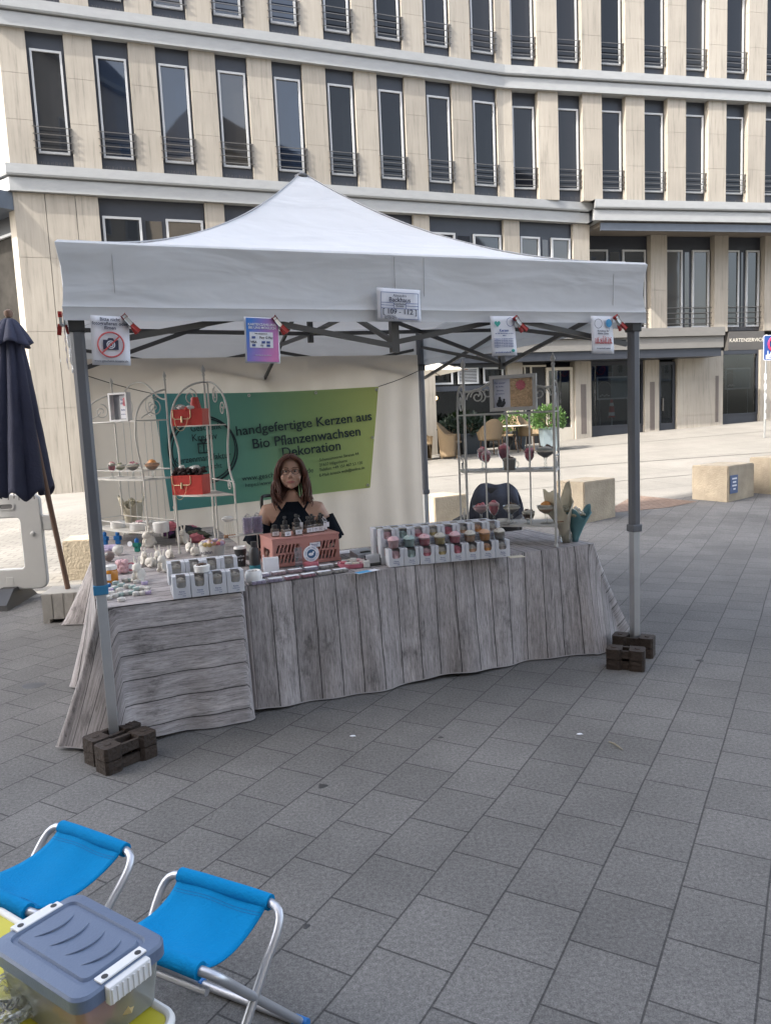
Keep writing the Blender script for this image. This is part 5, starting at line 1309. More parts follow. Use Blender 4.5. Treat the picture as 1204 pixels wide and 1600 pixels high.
# red handbag boxes on the corner rack
m_bag = mat('red_leatherette', (.48, .045, .035), .42, .10, 20, .15, 60); m_gold = mat('pale_gold', (.66, .52, .32), .35, .05, metal=.6)
m_fur = mat('dark_dried_petals', (.035, .022, .022), .9, .5, 60)
def handbag(label, c, rz, filling, w=.20, d=.115, h=.105):
    t = thing('handbag_box', label, 'gift box', c, rz, 'red handbag boxes')
    b = MB(); b.add([(-w/2, -d/2, 0), (w/2, -d/2, 0), (w/2, d/2, 0), (-w/2, d/2, 0), (-w/2 - .004, -d/2, h), (w/2 + .004, -d/2, h), (w/2 + .004, d/2, h), (-w/2 - .004, d/2, h)], [(0,3,2,1), (0,1,5,4), (1,2,6,5), (2,3,7,6), (3,0,4,7), (4,5,6,7)]); b.build('bag_body', m_bag, t)
    b = MB(); q = .003; x0, x1 = -w/2 + .006, w/2 - .075; b.tube([(x0, -d/2 - q, h - .004), (x0, -d/2 - q, h - .045)] + bez((x0, -d/2 - q, h - .045), (x0 + .002, -d/2 - q, h - .06), (x0 + .01, -d/2 - q, h - .062), (x0 + .02, -d/2 - q, h - .062), 5) + [(x1 - .01, -d/2 - q, h - .062), (x1, -d/2 - q, h - .05), (x1, -d/2 - q, h - .004)], .0028, 5)
    b.tube([((x0 + x1) / 2, -d/2 - .005, h - .045), ((x0 + x1) / 2, -d/2 - .005, h - .085)], .006, 6); b.build('clasp_trim', m_gold, t)
    b = MB(); b.tube(bez((x0 + .01, -d/2 - .004, h * .5), (x0 + .01, -d/2 - .02, -.06), (x0 + .09, -d/2 - .02, -.06), (x0 + .10, -d/2 - .004, h * .5), 16), .0016, 4); b.build('chain', m_gold, t)
    rg = random.Random(len(label)); b = MB()
    if filling == 'dark':
        for k in range(110): b.ball((rg.uniform(-w/2 + .005, w/2 - .005), rg.uniform(-d/2 + .005, d/2 - .005), h + rg.uniform(0, .045)), rg.uniform(.008, .015), 1, 1, .8, 6, 4, lump=.4)
        b.build('dried_petals', m_fur, t)
        b = MB(); b.ball((.045, -.01, h + .045), .036, 1.1, .8, .5, 12, 7, lump=.3); b.ball((-.05, -.01, h + .05), .022, 1, 1, .8, 10, 6, lump=.3); b.build('soap_flower', wax('white'), t, True)
    else:
        b.lathe([(.042, 0), (.022, .085), (.0, .087)], (.03, .02, h - .01), 10, wob=lambda a, i: .12 * math.sin(5 * a)); blobs(b, 16, .016, .05, h, rg, .2); b.build('red_roses', m_bag, t)
        b = MB(); b.ball((-.045, -.03, h + .012), .026, 1.2, 1, .6, 10, 6, lump=.4); b.ball((.02, -.04, h + .008), .026, 1.2, 1, .6, 10, 6, lump=.4); b.build('soap_flower', wax('white'), t, True)
    return t
rz2 = r2.rotation_euler.z
cS = lambda f, z: M2 @ Vector(((l2.x + q2.x) / 2 * f, (l2.y + q2.y) / 2 * f - .03, z))
handbag('red handbag box with red roses on the upper shelf of the corner rack', M2 @ Vector((.0, (l2.y + q2.y) * .36, .835)), rz2 + R_(12), 'rose')
handbag('red handbag box with dark petals on the lower shelf of the corner rack', M2 @ Vector((-.02, (l2.y + q2.y) * .40, .39)), rz2 + R_(8), 'dark', .21, .12, .125)

# white dishes on the bottom shelf of the left rack
m_cer = mat('white_ceramic', (.72, .71, .69), .35, .04, 20)
for lab, px, y_, R0, hh, dec in (('low white dish with a frilled lid at the left of the rack bottom shelf', 185, .05, .055, .045, 1), ('white dish with a pink ring on top in the middle of the rack bottom shelf', 217, .04, .058, .05, 2), ('white lidded dish behind the pink ringed dish on the rack bottom shelf', 234, .17, .048, .045, 1), ('tall white ribbed pot at the right of the rack bottom shelf', 252, .06, .055, .07, 0)):
    t = thing('ceramic_dish', lab, 'dish', at1(px, .10, y_), 0, 'white dishes on the left rack')
    b = MB(); b.lathe([(R0 * .92, 0), (R0, .006), (R0, hh), (R0 * .92, hh + .003), (0, hh)], seg=26, wob=lambda a, i: .012 * math.sin(a * 26)); b.build('bowl', m_cer, t, True)
    if dec:
        b = MB(); blobs(b, 14, .010, R0 * .75, hh, rg, .15); b.build('wax_topping', wax('white'), t, True)
    if dec == 2:
        b = MB(); b.tube([(.02 * math.cos(a) + .01, .02 * math.sin(a), hh + .016) for a in [k * math.pi / 7 for k in range(14)]], .006, 6, closed=True); b.build('pink_ring', wax('pink'), t, True)
t = thing('wax_flower', 'red wax flower at the right end of the rack bottom shelf', 'candle', at1(268, .10, .14))
b = MB(); blobs(b, 16, .022, .035, .03, rg, .5); b.build('petals', wax('red'), t, True)
b = MB(); b.lathe([(.03, 0), (.034, .03), (0, .03)], seg=14); b.build('base', wax('berry'), t, True)

# ================================================================== WHITE GIFT BOXES
m_card = mat('white_carton', (.84, .85, .88), .5, .03, trans=.5); m_cardin = mat('carton_inside', (.70, .64, .59), .7, .05, trans=.4)
m_film = glassmat('clear_film', (.92, .92, .93), .03, .05)
def gift_box(w, d, h, name='gift_box'):
    t = thing(name, 'x', 'gift box', (0, 0, 0), 0)
    b = MB(); th = .002
    b.box(-w/2, w/2, -d/2, d/2, 0, th)
    b.box(-w/2, -w/2 + th, -d/2, d/2, th, h); b.box(w/2 - th, w/2, -d/2, d/2, th, h); b.box(-w/2 + th, w/2 - th, d/2 - th, d/2, th, h)
    # front with a window rounded at the bottom and open at the top
    fw = w * .27; z0 = h * .46; pts = [(-fw, h)] + [(-fw + .012 * (1 - math.cos(R_(a))), z0 + .012 - .012 * math.sin(R_(a))) for a in range(0, 91, 18)] + [(fw - .012 * (1 - math.sin(R_(90 - a))) if False else fw - .012 + .012 * math.sin(R_(a)), z0 + .012 - .012 * math.cos(R_(a))) for a in range(0, 91, 18)] + [(fw, h)]
    outer = [(-w/2 + th, h), (-w/2 + th, th), (w/2 - th, th), (w/2 - th, h)]
    poly = outer + pts[::-1]
    b.prism(poly, -d/2, -d/2 + th, lambda a, b2, hh: Vector((a, hh, b2)))
    for sg in (-1, 1): b.box(min(sg * fw, sg * (w/2 - th)), max(sg * fw, sg * (w/2 - th)), -d/2 + th, d/2 - th, h - th, h)
    b.box(-fw, fw, d * .18, d/2 - th, h - th, h)
    b.build('carton', m_card, t)
    b = MB(); b.box(-w/2 + .003, w/2 - .003, d/2 - .004, d/2 - .003, .004, h - .004); b.box(-w/2 + .003, w/2 - .003, -d/2 + .004, d/2 - .004, .003, .006); b.build('inside', m_cardin, t)
    b = MB(); b.quad((-fw, -d/2 + .003, z0), (fw, -d/2 + .003, z0), (fw, -d/2 + .003, h - .001), (-fw, -d/2 + .003, h - .001)); b.quad((-fw, -d/2 + .003, h - .001), (fw, -d/2 + .003, h - .001), (fw, d * .18, h - .001), (-fw, d * .18, h - .001)); b.build('window_film', m_film, t)
    x = text([('Kerze', w * .13, 0, h * .30, 'CENTER'), ('handgemacht', w * .08, 0, h * .20, 'CENTER'), ('Duft', w * .09, w * .12, h * .10, 'CENTER')], m_txtb, t, y=-d/2 - .0006, extr=.0002)
    return t
JAR = {}
def jar_mesh(col, top):
    key = (col, top)
    if key not in JAR:
        b = MB(); b.lathe([(.024, .004), (.031, .012), (.033, .038), (.031, .049), (0, .050)], seg=16); o = b.build('candle', wax(col), None, True)
        b2 = MB(); rg = random.Random(hash(col) % 97); b2.lathe([(.031, .049), (.028, .058), (.014, .066), (0, .068)], seg=14, wob=lambda a, i: .08 * math.sin(6 * a)); blobs(b2, 8, .008, .022, .058, rg, .5); o2 = b2.build('topping', wax(top), o, True)
        JAR[key] = (o, o2, [True])
    return JAR[key]
def put_jar(parent, col, top, z=.002):
    o, o2, first = jar_mesh(col, top)
    if first[0]: first[0] = False
    else:
        o = o.copy(); COL.objects.link(o); o2 = o2.copy(); COL.objects.link(o2); o2.parent = o
    o.parent = parent; o.location = (0, -.006, z); return o
def lineup(pa, pb, n): a, b_ = PX(*pa), PX(*pb); return [a.lerp(b_, (k + .5) / n) for k in range(n)], math.atan2((b_ - a).y, (b_ - a).x), (b_ - a).length / n
# left block: two rows of four
pts, rz, pit = lineup((271, 936.5), (383, 923.5), 4)
BW, BD, BHt = pit * .965, .085, .108
gb = gift_box(BW, BD, BHt); KID[gb.name] = kids(gb); nrm = Vector((-math.sin(rz), math.cos(rz), 0))
GL = 'white window boxes on the left table'
first = True
for row in (0, 1):
    for i, p in enumerate(pts):
        lab = '%s white window box from the left in the %s row, left table' % (ORD[i], ('front', 'back')[row])
        loc = p + nrm * (BD / 2 + row * (BD + .012)) + Vector((0, 0, 0)) - Vector((math.cos(rz), math.sin(rz), 0)) * (.012 * row)
        if row:   # the back row stands on a riser of one more box
            pass
        jit = random.uniform(-.03, .03)
        if first: t = gb; t.location = loc; t.rotation_euler = (0, 0, rz + jit); t['label'] = lab; t['group'] = GL; first = False
        else: t = dup(gb, loc, rz + jit, lab, GL)
        if row: t.location.z += .052
        put_jar(t, 'white', 'cream', .026)
b0 = pts[0] + nrm * (BD * 1.5 + .012); b1 = pts[3] + nrm * (BD * 1.5 + .012); c_ = (b0 + b1) / 2
t = thing('riser', 'low white riser under the back row of white window boxes on the left', 'riser', c_, rz)
b = MB(); b.box(-pit * 2, pit * 2, -BD/2 + .002, BD/2, .001, .051, bev=.002); b.build('riser_block', m_card, t)
# small bowl candle standing on the front row
p = pts[1] + nrm * (BD * .55) + Vector((.02, 0, BHt + .001))
t = thing('bowl_candle', 'small white bowl candle with brown topping standing on the white window boxes', 'candle', p)
b = MB(); b.lathe([(.028, 0), (.036, .006), (.040, .036), (.037, .038), (0, .036)], seg=24); b.build('bowl', m_cer, t, True)
b = MB(); blobs(b, 10, .008, .022, .036, rg, .4); b.build('topping', wax('brown'), t, True)
# right block: front row of eight with open candles, two rows stacked two high behind
pts, rz, pit = lineup((607, 886.5), (797, 869.5), 8)
BW, BD, BHt = pit * .955, .080, .098
gb = gift_box(BW, BD, BHt); KID[gb.name] = kids(gb); nrm = Vector((-math.sin(rz), math.cos(rz), 0)); ex = Vector((math.cos(rz), math.sin(rz), 0))
GR = 'white window boxes on the front table'
cols = [('pink', 'pink'), ('mint', 'mint'), ('red', 'pink'), ('yellow', 'cream'), ('red', 'red'), ('peach', 'cream'), ('orange', 'peach'), ('grey', 'cream')]
cname = ['pink', 'mint', 'red and pink', 'yellow', 'deep red', 'cream', 'orange', 'brown']
first = True
for row, lev in ((0, 0), (1, 0), (1, 1), (2, 0), (2, 1)):
    for i, p in enumerate(pts):
        where = {(0, 0): 'front row', (1, 0): 'middle row, lower layer', (1, 1): 'middle row, upper layer', (2, 0): 'back row, lower layer', (2, 1): 'back row, upper layer'}[(row, lev)]
        lab = '%s white window box from the left, %s, front table' % (ORD[i], where)
        loc = p + nrm * (BD / 2 + row * (BD + .010)) - ex * (.022 * row) + Vector((0, 0, lev * (BHt + .0008)))
        jit = random.uniform(-.035, .035)
        if first: t = gb; t.location = loc; t.rotation_euler = (0, 0, rz + jit); t['label'] = lab; t['group'] = GR; first = False
        else: t = dup(gb, loc, rz + jit, lab, GR)
        put_jar(t, *cols[i], .014)
# sample candles standing on the front row
for i, p in enumerate(pts):
    c, tp = cols[i]; rgi = random.Random(40 + i)
    t = thing('cup_candle', '%s dessert cup candle standing on the front row of white window boxes' % cname[i], 'candle', p + nrm * (BD * .62) + Vector((0, 0, BHt + .0005)), 0, 'sample candles on the boxes')
    b = MB(); b.lathe([(.026, 0), (.030, .004), (.033, .040), (.034, .046)], seg=18); b.build('glass', m_glass, t, True)
    b = MB(); b.lathe([(0, .003), (.026, .003), (.031, .034), (.031, .038), (0, .038)], seg=18); b.build('filling', wax(c), t, True)
    b = MB(); b.lathe([(.0305, .038), (.034, .046), (.026, .058), (.013, .066), (0, .068)], seg=16, wob=lambda a, i: .08 * math.sin(6 * a)); b.build('cream', wax(tp if tp != 'red' else 'pink'), t, True)
    b = MB(); blobs(b, 7, .008, .022, .054, rgi, .5); b.build('topping', wax({'pink': 'white', 'mint': 'white', 'red': 'red', 'yellow': 'brown', 'peach': 'brown', 'orange': 'cream', 'grey': 'brown'}[c]), t, True)

# ================================================================== GOODS ON THE LEFT TABLE
m_rab = mat('cream_plaster', (.66, .63, .57), .7, .06, 40)
def rabbit(label, px, py, rz, s=1.0, sit=True, ears=True):
    t = thing('rabbit_figure', label, 'figurine', PX(px, py), rz, 'cream rabbit figures')
    b = MB()
    b.ball((0, .01*s, .034*s), .032*s, .95, 1.1, 1.1, 14, 9)
    b.ball((0, -.012*s, .072*s if sit else .05*s), .022*s, .95, 1.05, 1, 12, 8)
    b.ball((0, -.030*s, .066*s if sit else .044*s), .011*s, 1, 1, .8, 8, 6)
    for sg in (-1, 1):
        b.ball((sg * .020*s, -.012*s, .012*s), .014*s, .8, 1.6, .8, 8, 6)
        b.ball((sg * .012*s, -.026*s, .034*s), .009*s, .8, .9, 2.0, 8, 6)
        if ears: b.ball((sg * .011*s, -.002*s, (.105 if sit else .08)*s), .009*s, .75, .5, 2.9, 8, 7, M=Matrix.Rotation(sg * .16, 3, 'Y'))
    b.ball((0, .045*s, .022*s), .011*s, 1, 1, 1, 8, 6)
    o = b.build('body', m_rab, t)
    md = o.modifiers.new('merge', 'REMESH'); md.mode = 'VOXEL'; md.voxel_size = .0032 * s; md.use_smooth_shade = True
    return t
rabbit('largest upright cream rabbit at the front of the figures', 217, 909, R_(-10), 1.12)
rabbit('cream rabbit with head turned left, just behind the front rabbit', 226, 882, R_(35), .9)
rabbit('lying cream rabbit beside the pink wax cluster', 236, 886, R_(60), .85, False)
rabbit('sitting cream rabbit by the foot of the left rack', 233, 855, R_(-40), 1.2)
rabbit('cream rabbit figure left of the white window boxes, rear one', 248, 884, R_(15), 1.0)
rabbit('round cream rabbit touching the left white window box', 256, 893, R_(-20), 1.05)
rabbit('small cream rabbit below the corner rack leg', 266, 872, R_(40), .8, False)
rabbit('cream rabbit with tall ears behind the corner rack leg', 288, 850, R_(-15), 1.15)
rabbit('low cream rabbit right of the corner rack leg', 297, 862, R_(30), .9, False)
rabbit('small cream rabbit next to the flower bucket', 305, 868, R_(-60), .8, False)
def stack_figure(label, px, py, col, tag_=False, col2=None):
    t = thing('block_figure', label, 'candle', PX(px, py), R_(random.uniform(-15, 15)), 'blue block figure candles')
    b = MB()
    b.box(-.017, .017, -.011, .011, 0, .030, bev=.003); b.box(-.020, .020, -.013, .013, .031, .062, bev=.004); b.box(-.029, -.021, -.008, .008, .030, .060, bev=.003); b.box(.021, .029, -.008, .008, .030, .060, bev=.003)
    b.build('torso', wax(col2 or col), t)
    b = MB(); b.lathe([(.011, .062), (.014, .066), (.014, .086), (.010, .090), (.006, .090), (.006, .096), (0, .097)], seg=14); b.build('head', wax(col), t, True)
    if tag_:
        b = MB(); b.lathe([(.018, 0), (.018, .002), (0, .002)], (-.040, -.02, .058), 16, M=Matrix.Rotation(R_(80), 4, 'X')); b.build('round_tag', m_paper, t)
    return t
stack_figure('bright blue block figure beside the near tent pole', 165, 851, 'blue')
stack_figure('second bright blue block figure further from the tent pole', 185, 850, 'blue')
stack_figure('blue and green block figure with a round white tag', 215, 862, 'blue', True, 'teal')
t = thing('bath_ball', 'white ridged wax ball behind the brown ball', 'candle', PX(185, 867)); b = MB(); b.ball((0, 0, .034), .036, 1, 1, .95, 20, 12, lump=.06); b.build('ball', wax('white'), t, True)
t = thing('bath_ball', 'brown wax ball with a white dot next to the near tent pole', 'candle', PX(171, 877)); b = MB(); b.ball((0, 0, .034), .035, 1, 1, .95, 20, 12, lump=.08); b.build('ball', mat('wax_taupe', (.22, .17, .16), .5, .15, 30), t, True)
b = MB(); b.ball((-.004, -.028, .048), .011, 1, .6, 1); b.build('white_dot', wax('white'), t, True)
for k, (px, py, lab) in enumerate(((160, 864, 'lilac folded wax roll half behind the near tent pole'), (172, 860, 'lilac folded wax roll behind the brown ball'))):
    t = thing('wax_roll', lab, 'candle', PX(px, py), .2)
    b = MB()
    for q in range(3): b.tube([(-.045, .012 * q, .014 + .012 * (q % 2)), (.045, .012 * q, .014 + .012 * (q % 2))], .013, 10)
    b.build('roll', wax('lilac'), t, True)
t = thing('bubble_candle', 'pink bubble candle between the honey jar and the rabbits', 'candle', PX(192, 895))
b = MB()
for z in (.016, .040, .062):
    for a in range(5): b.ball((.022 * math.cos(a * 1.257 + z * 30), .022 * math.sin(a * 1.257 + z * 30), z), .017, 1, 1, 1, 10, 7)
b.build('bubbles', wax('pink'), t, True)
t = thing('gift_tag', 'round pink tag leaning against the front rabbit figures', 'tag', PX(206, 893), .2)
b = MB(); b.lathe([(.026, 0), (.026, .005), (0, .005)], (0, 0, .028), 20, M=Matrix.Rotation(R_(75), 4, 'X')); b.build('disc', wax('red'), t)
b = MB(); b.lathe([(.016, .0055), (.016, .0065), (0, .0065)], (-.002, 0, .030), 16, M=Matrix.Rotation(R_(75), 4, 'X')); b.build('label', m_paper, t)
# honey jar
m_honey = mat('honey', (.50, .19, .012), .2, .15, 6, coat=.6)
t = thing('honey_jar', 'amber honey jar with a white lid beside the near tent pole', 'jar', PX(175, 911), .1)
b = MB(); b.lathe([(.032, 0), (.036, .005), (.037, .066), (.032, .076), (.030, .078)], seg=28); b.build('jar', m_honey, t, True)
b = MB(); b.lathe([(.034, .077), (.034, .096), (.030, .099), (0, .099)], seg=28, wob=lambda a, i: .01 * math.sin(28 * a)); b.build('lid', m_cer, t, True)
b = MB(); b.grid(10, 2, lambda u, v: Vector((.0378 * math.sin(-1.3 + 1.5 * u), -.0378 * math.cos(-1.3 + 1.5 * u), .022 + .034 * v))); b.build('paper_label', m_paper, t, True)
# pastel wax pots by the pole
pc = [(168, 917, 'blue'), (181, 913, 'mint'), (196, 909, 'white'), (205, 908, 'mint'), (214, 911, 'white'), (226, 913, 'lilac'), (166, 928, 'pink'), (172, 924, 'lilac'), (179, 921, 'mint'), (187, 924, 'white'), (190, 916, 'mint'), (199, 918, 'white'), (207, 919, 'mint'), (214, 922, 'mint'), (221, 921, 'white'), (231, 922, 'white'), (161, 934, 'pink'), (170, 936, 'white'), (180, 933, 'white'), (188, 931, 'mint'), (197, 929, 'white'), (205, 928, 'mint'), (213, 930, 'white'), (223, 929, 'white'), (231, 928, 'lilac'), (190, 939, 'white'), (163, 908, 'white'), (174, 929, 'white')]
seen = {}
pm = {}
for px, py, c in sorted(pc):
    k = seen.get(c, 0); seen[c] = k + 1
    nm = {'blue': 'bright blue', 'white': 'white', 'mint': 'mint green', 'pink': 'pale pink', 'lilac': 'lilac'}[c]
    lab = '%s %s wax pot from the left in the cluster beside the honey jar' % (ORD[k], nm)
    if c not in pm:
        t = thing('wax_pot', lab, 'candle', PX(px, py), 0, 'pastel wax pots')
        b = MB(); b.lathe([(.0165, 0), (.018, .002), (.0185, .016), (.016, .017), (.015, .013), (0, .013)], seg=16); b.build('pot', wax('white') if c == 'white' else wax(c), t, True)
        b = MB(); b.lathe([(.013, .013), (.010, .019), (0, .020)], seg=10, wob=lambda a, i: .15 * math.sin(5 * a)); b.build('wax_rose', wax('white') if c != 'white' else wax('mint') if k % 2 else wax('white'), t, True)
        pm[c] = t; KID[t.name] = kids(t)
    else: dup(pm[c], PX(px, py), random.uniform(0, 6), lab)
# flower bucket
t = thing('flower_bucket', 'white bucket of pastel wax flowers with black handwriting', 'bucket', PX(333, 873), -.25)
b = MB(); b.lathe([(.064, 0), (.066, .004), (.082, .090), (.084, .094), (.079, .094), (.074, .080), (0, .08)], seg=30); b.build('bucket', m_cer, t, True)
cl = ['peach', 'white', 'lilac', 'pink', 'red', 'yellow', 'pink', 'cream']
for q, c in enumerate(cl):
    b = MB(); rq = random.Random(q)
    for k in range(5):
        a = rq.uniform(0, 6.28); rr = .075 * math.sqrt(rq.random()); b.ball((rr * math.cos(a), rr * math.sin(a), .098 + (.08 - rr) * .25), .019, 1, 1, .8, 10, 7, lump=.25)
    b.build('flower', wax(c), t, True)
for q in range(1):
    x = text([('schön', .034, 0, .052, 'CENTER', .08), ('dass es dich gibt', .012, 0, .025, 'CENTER')], m_txt, t, y=-.0765, extr=.001)
# paper coffee cup
t = thing('coffee_cup', 'black paper coffee cup with a white lid behind the white boxes', 'cup', PX(377, 884), .2)
b = MB(); b.lathe([(.026, 0), (.036, .105), (0, .105)], seg=24); b.build('cup', m_black, t, True)
b = MB(); b.lathe([(.038, .103), (.038, .110), (.034, .118), (.030, .118), (.028, .113), (0, .113)], seg=24); b.build('lid', m_cer, t, True)
text([('coffee', .018, 0, .062, 'CENTER', .1), ('to go', .014, 0, .042, 'CENTER', .1)], m_paper, t, y=-.034, extr=.001)
# round white bowl candle
t = thing('bowl_candle', 'round white ceramic bowl candle at the right end of the left white boxes', 'candle', PX(397, 911))
b = MB(); b.lathe([(.030, 0), (.042, .012), (.046, .035), (.042, .060), (.036, .068), (.033, .066), (.030, .058), (0, .056)], seg=28); b.build('bowl', m_cer, t, True)
b = MB(); b.lathe([(.030, .058), (.02, .063), (0, .062)], seg=14, wob=lambda a, i: .06 * math.sin(5 * a)); blobs(b, 6, .006, .02, .062, rg, .2); b.build('wax', wax('grey'), t, True)
t = thing('white_carton', 'plain white carton standing before the pink crate', 'box', PX(424, 895), YAW - .12)
b = MB(); b.box(-.042, .042, -.02, .02, 0, .086, bev=.001); b.build('carton', m_card, t)
b = MB(); b.box(-.042, -.038, -.021, -.019, 0, .108); b.build('flap', m_card, t)
# colourful soft goods lying at the back of the rear table
t = thing('scarf_pile', 'crumpled dark cloth with red and violet folds behind the rabbits', 'cloth', PX(285, 838), .4)
for c, m_, off, s_ in (('black', m_scrd, (0, 0, .03), 1.0), ('red', wax('berry'), (.05, .03, .05), .55), ('violet', mat('violet_cloth', (.16, .05, .18), .7, .2), (-.06, -.01, .03), .6)):
    b = MB(); b.ball(off, .085 * s_, 1.5, .8, .55, 22, 12, lump=.5, ls=12); b.build('fold', m_, t, True)
t = thing('scarf_pile', 'dark green and pink bundle behind the flower bucket', 'cloth', PX(305, 846), -.2)
b = MB(); b.ball((0, 0, .035), .075, 1.4, .8, .6, 22, 12, lump=.5, ls=12); b.build('fold', mat('olive_cloth', (.05, .055, .035), .8, .3), t, True)
b = MB(); b.ball((.03, -.04, .03), .05, 1.2, .8, .7, 18, 10, lump=.5, ls=12); b.build('fold', wax('red'), t, True)
# wrapped bouquets
m_kraft = mat('cream_wrap', (.60, .55, .44), .7, .12, 12, trans=.2); m_tealw = mat('teal_wrap', (.14, .30, .33), .6, .12, 10, trans=.2); m_dry = mat('dried_flowers', (.34, .32, .24), .9, .4, 40)
def cone_wrap(b, H_, R_b, R_t, seg=26, spread=1.0, peak=.08, lean=0):
    def f(u, v):
        a = u * 2 * math.pi; r_ = R_b + (R_t - R_b) * v ** 1.3; zz = H_ * v + v * v * (peak * math.sin(2 * a + 1) + peak * .4 * math.sin(5 * a))
        return Vector((math.cos(a) * r_ * spread * (1 + .07 * math.sin(7 * a) * v) + lean * v, math.sin(a) * r_ * (1 + .07 * math.sin(5 * a)), zz))
    b.grid(seg, 8, f)
t = thing('wrapped_bouquet', 'dried bouquet in cream paper standing left of the wire rack', 'bouquet', M1 @ Vector((-.02, .33, 0)), 0)
b = MB(); b.lathe([(.045, 0), (.055, .004), (.062, .12), (.058, .122)], seg=20); b.build('vase', m_glass, t, True)
b = MB(); cone_wrap(b, .27, .045, .105, peak=.05); b.build('paper_wrap', m_kraft, t, True, solid=.0012)
b = MB(); blobs(b, 60, .016, .08, .22, rg, .7); b.build('dried_heads', m_dry, t, True)
b = MB(); b.tube([(.075 * math.cos(a), .075 * math.sin(a), .18) for a in [k * math.pi / 9 for k in range(18)]], .004, 5, closed=True); b.build('ribbon', m_gold, t)
q = PX(884, 847)
t = thing('wrapped_bouquet', 'cream paper cone of dried flowers leaning in the right corner of the front table', 'bouquet', q, .3)
b = MB(); cone_wrap(b, .28, .020, .090, peak=.075, lean=-.05); b.build('paper_wrap', m_kraft, t, True, solid=.0012)
b = MB(); b.tube([(-.025 + .05 * math.cos(a), .05 * math.sin(a), .145 + .01 * math.cos(a)) for a in [k * math.pi / 9 for k in range(18)]], .003, 5, closed=True); b.build('ribbon', mat('brown_ribbon', (.20, .10, .05), .6), t)
b = MB(); blobs(b, 36, .012, .04, .20, rg, .7); b.build('dried_heads', m_dry, t, True)
b = MB(); b.lathe([(.030, 0), (.034, .004), (.036, .08), (.034, .082)], seg=18); b.build('glass', m_glass, t, True)
q = PX(898, 846)
t = thing('wrapped_bouquet', 'teal wrapped bouquet beside the cream paper cone on the front table', 'bouquet', q, .1)
b = MB(); cone_wrap(b, .19, .018, .080, peak=.03, lean=.025); b.build('paper_wrap', m_tealw, t, True, solid=.0012)
b = MB(); blobs(b, 60, .013, .06, .170, rg, .7); b.build('dried_heads', m_dry, t, True)
b = MB(); blobs(b, 14, .010, .05, .185, rg, .7); b.build('pale_heads', wax('white'), t, True)
t = thing('paper_card', 'small cream card lying on the front table right of the white boxes', 'card', PX(806, 870), .2)
b = MB(); b.box(-.045, .045, -.03, .03, 0, .002); b.build('card', m_kraft, t)

# ================================================================== CRATE AND CASH CORNER
m_pink = mat('dusty_pink_plastic', (.46, .215, .185), .5, .06, 6)
A_, B_ = PX(428, 888), PX(531, 875); rzc = math.atan2((B_ - A_).y, (B_ - A_).x); cw = (B_ - A_).length; ch, cdp = .158, .26
crate = thing('plastic_crate', 'dusty pink plastic crate turned upside down with perfume bottles on it', 'crate', (A_ + B_) / 2, rzc)
def slot_panel(b, w, h, y, F):
    """a frame of bars round two fields of slanted slots"""
    b.box(-w/2, w/2, y, y + .006, 0, .022); b.box(-w/2, w/2, y, y + .006, h - .030, h); b.box(-w/2, -w/2 + .02, y, y + .006, .022, h - .03); b.box(w/2 - .02, w/2, y, y + .006, .022, h - .03)
    f0, f1 = (-w/2 + .02, -w * .12), (w * .12, w/2 - .02)
    b.box(-w * .12, w * .12, y, y + .006, .022, h - .03)
    b.box(f0[0], f0[1], y + .0, y + .006, (h - .008) / 2 - .004, (h - .008) / 2 + .006); b.box(f1[0], f1[1], y, y + .006, (h - .008) / 2 - .004, (h - .008) / 2 + .006)
    for a, c in (f0, f1):
        n = 6
        for z0, z1 in ((.022, (h - .008) / 2 - .004), ((h - .008) / 2 + .006, h - .03)):
            for k in range(n + 1):
                x = a + (c - a) * k / n; hw = .0042; sl = .014
                b.add([(x - hw - sl/2, y, z0), (x + hw - sl/2, y, z0), (x + hw + sl/2, y, z1), (x - hw + sl/2, y, z1), (x - hw - sl/2, y + .006, z0), (x + hw - sl/2, y + .006, z0), (x + hw + sl/2, y + .006, z1), (x - hw + sl/2, y + .006, z1)], [(0,3,2,1), (4,5,6,7), (0,1,5,4), (1,2,6,5), (2,3,7,6), (3,0,4,7)])
b = MB(); slot_panel(b, cw, ch, 0, None); b.build('front_panel', m_pink, crate)
b = MB(); slot_panel(b, cw, ch, cdp - .006, None); b.build('rear_panel', m_pink, crate)
for sg in (-1, 1):
    b = MB(); x0 = sg * cw / 2; b.box(min(x0, x0 - sg * .006), max(x0, x0 - sg * .006), .006, cdp - .006, 0, ch * .3); b.box(min(x0, x0 - sg * .006), max(x0, x0 - sg * .006), .006, cdp - .006, ch * .62, ch); b.box(min(x0, x0 - sg * .006), max(x0, x0 - sg * .006), .006, .07, ch * .3, ch * .62); b.box(min(x0, x0 - sg * .006), max(x0, x0 - sg * .006), cdp - .07, cdp - .006, ch * .3, ch * .62)
    b.build('side_panel', m_pink, crate)
b = MB(); b.box(-cw/2 - .004, cw/2 + .004, -.004, cdp + .004, ch, ch + .010, bev=.003); b.box(-cw/2 - .006, cw/2 + .006, -.006, -.001, .002, .016); b.build('base_panel', m_pink, crate)
MC = Matrix.Translation(crate.location) @ Matrix.Rotation(rzc, 4, 'Z')
text([('CRATE', .014, -cw * .33, ch - .018, 'CENTER')], mat('pink_emboss', (.52, .26, .225), .5), crate, y=-.001)
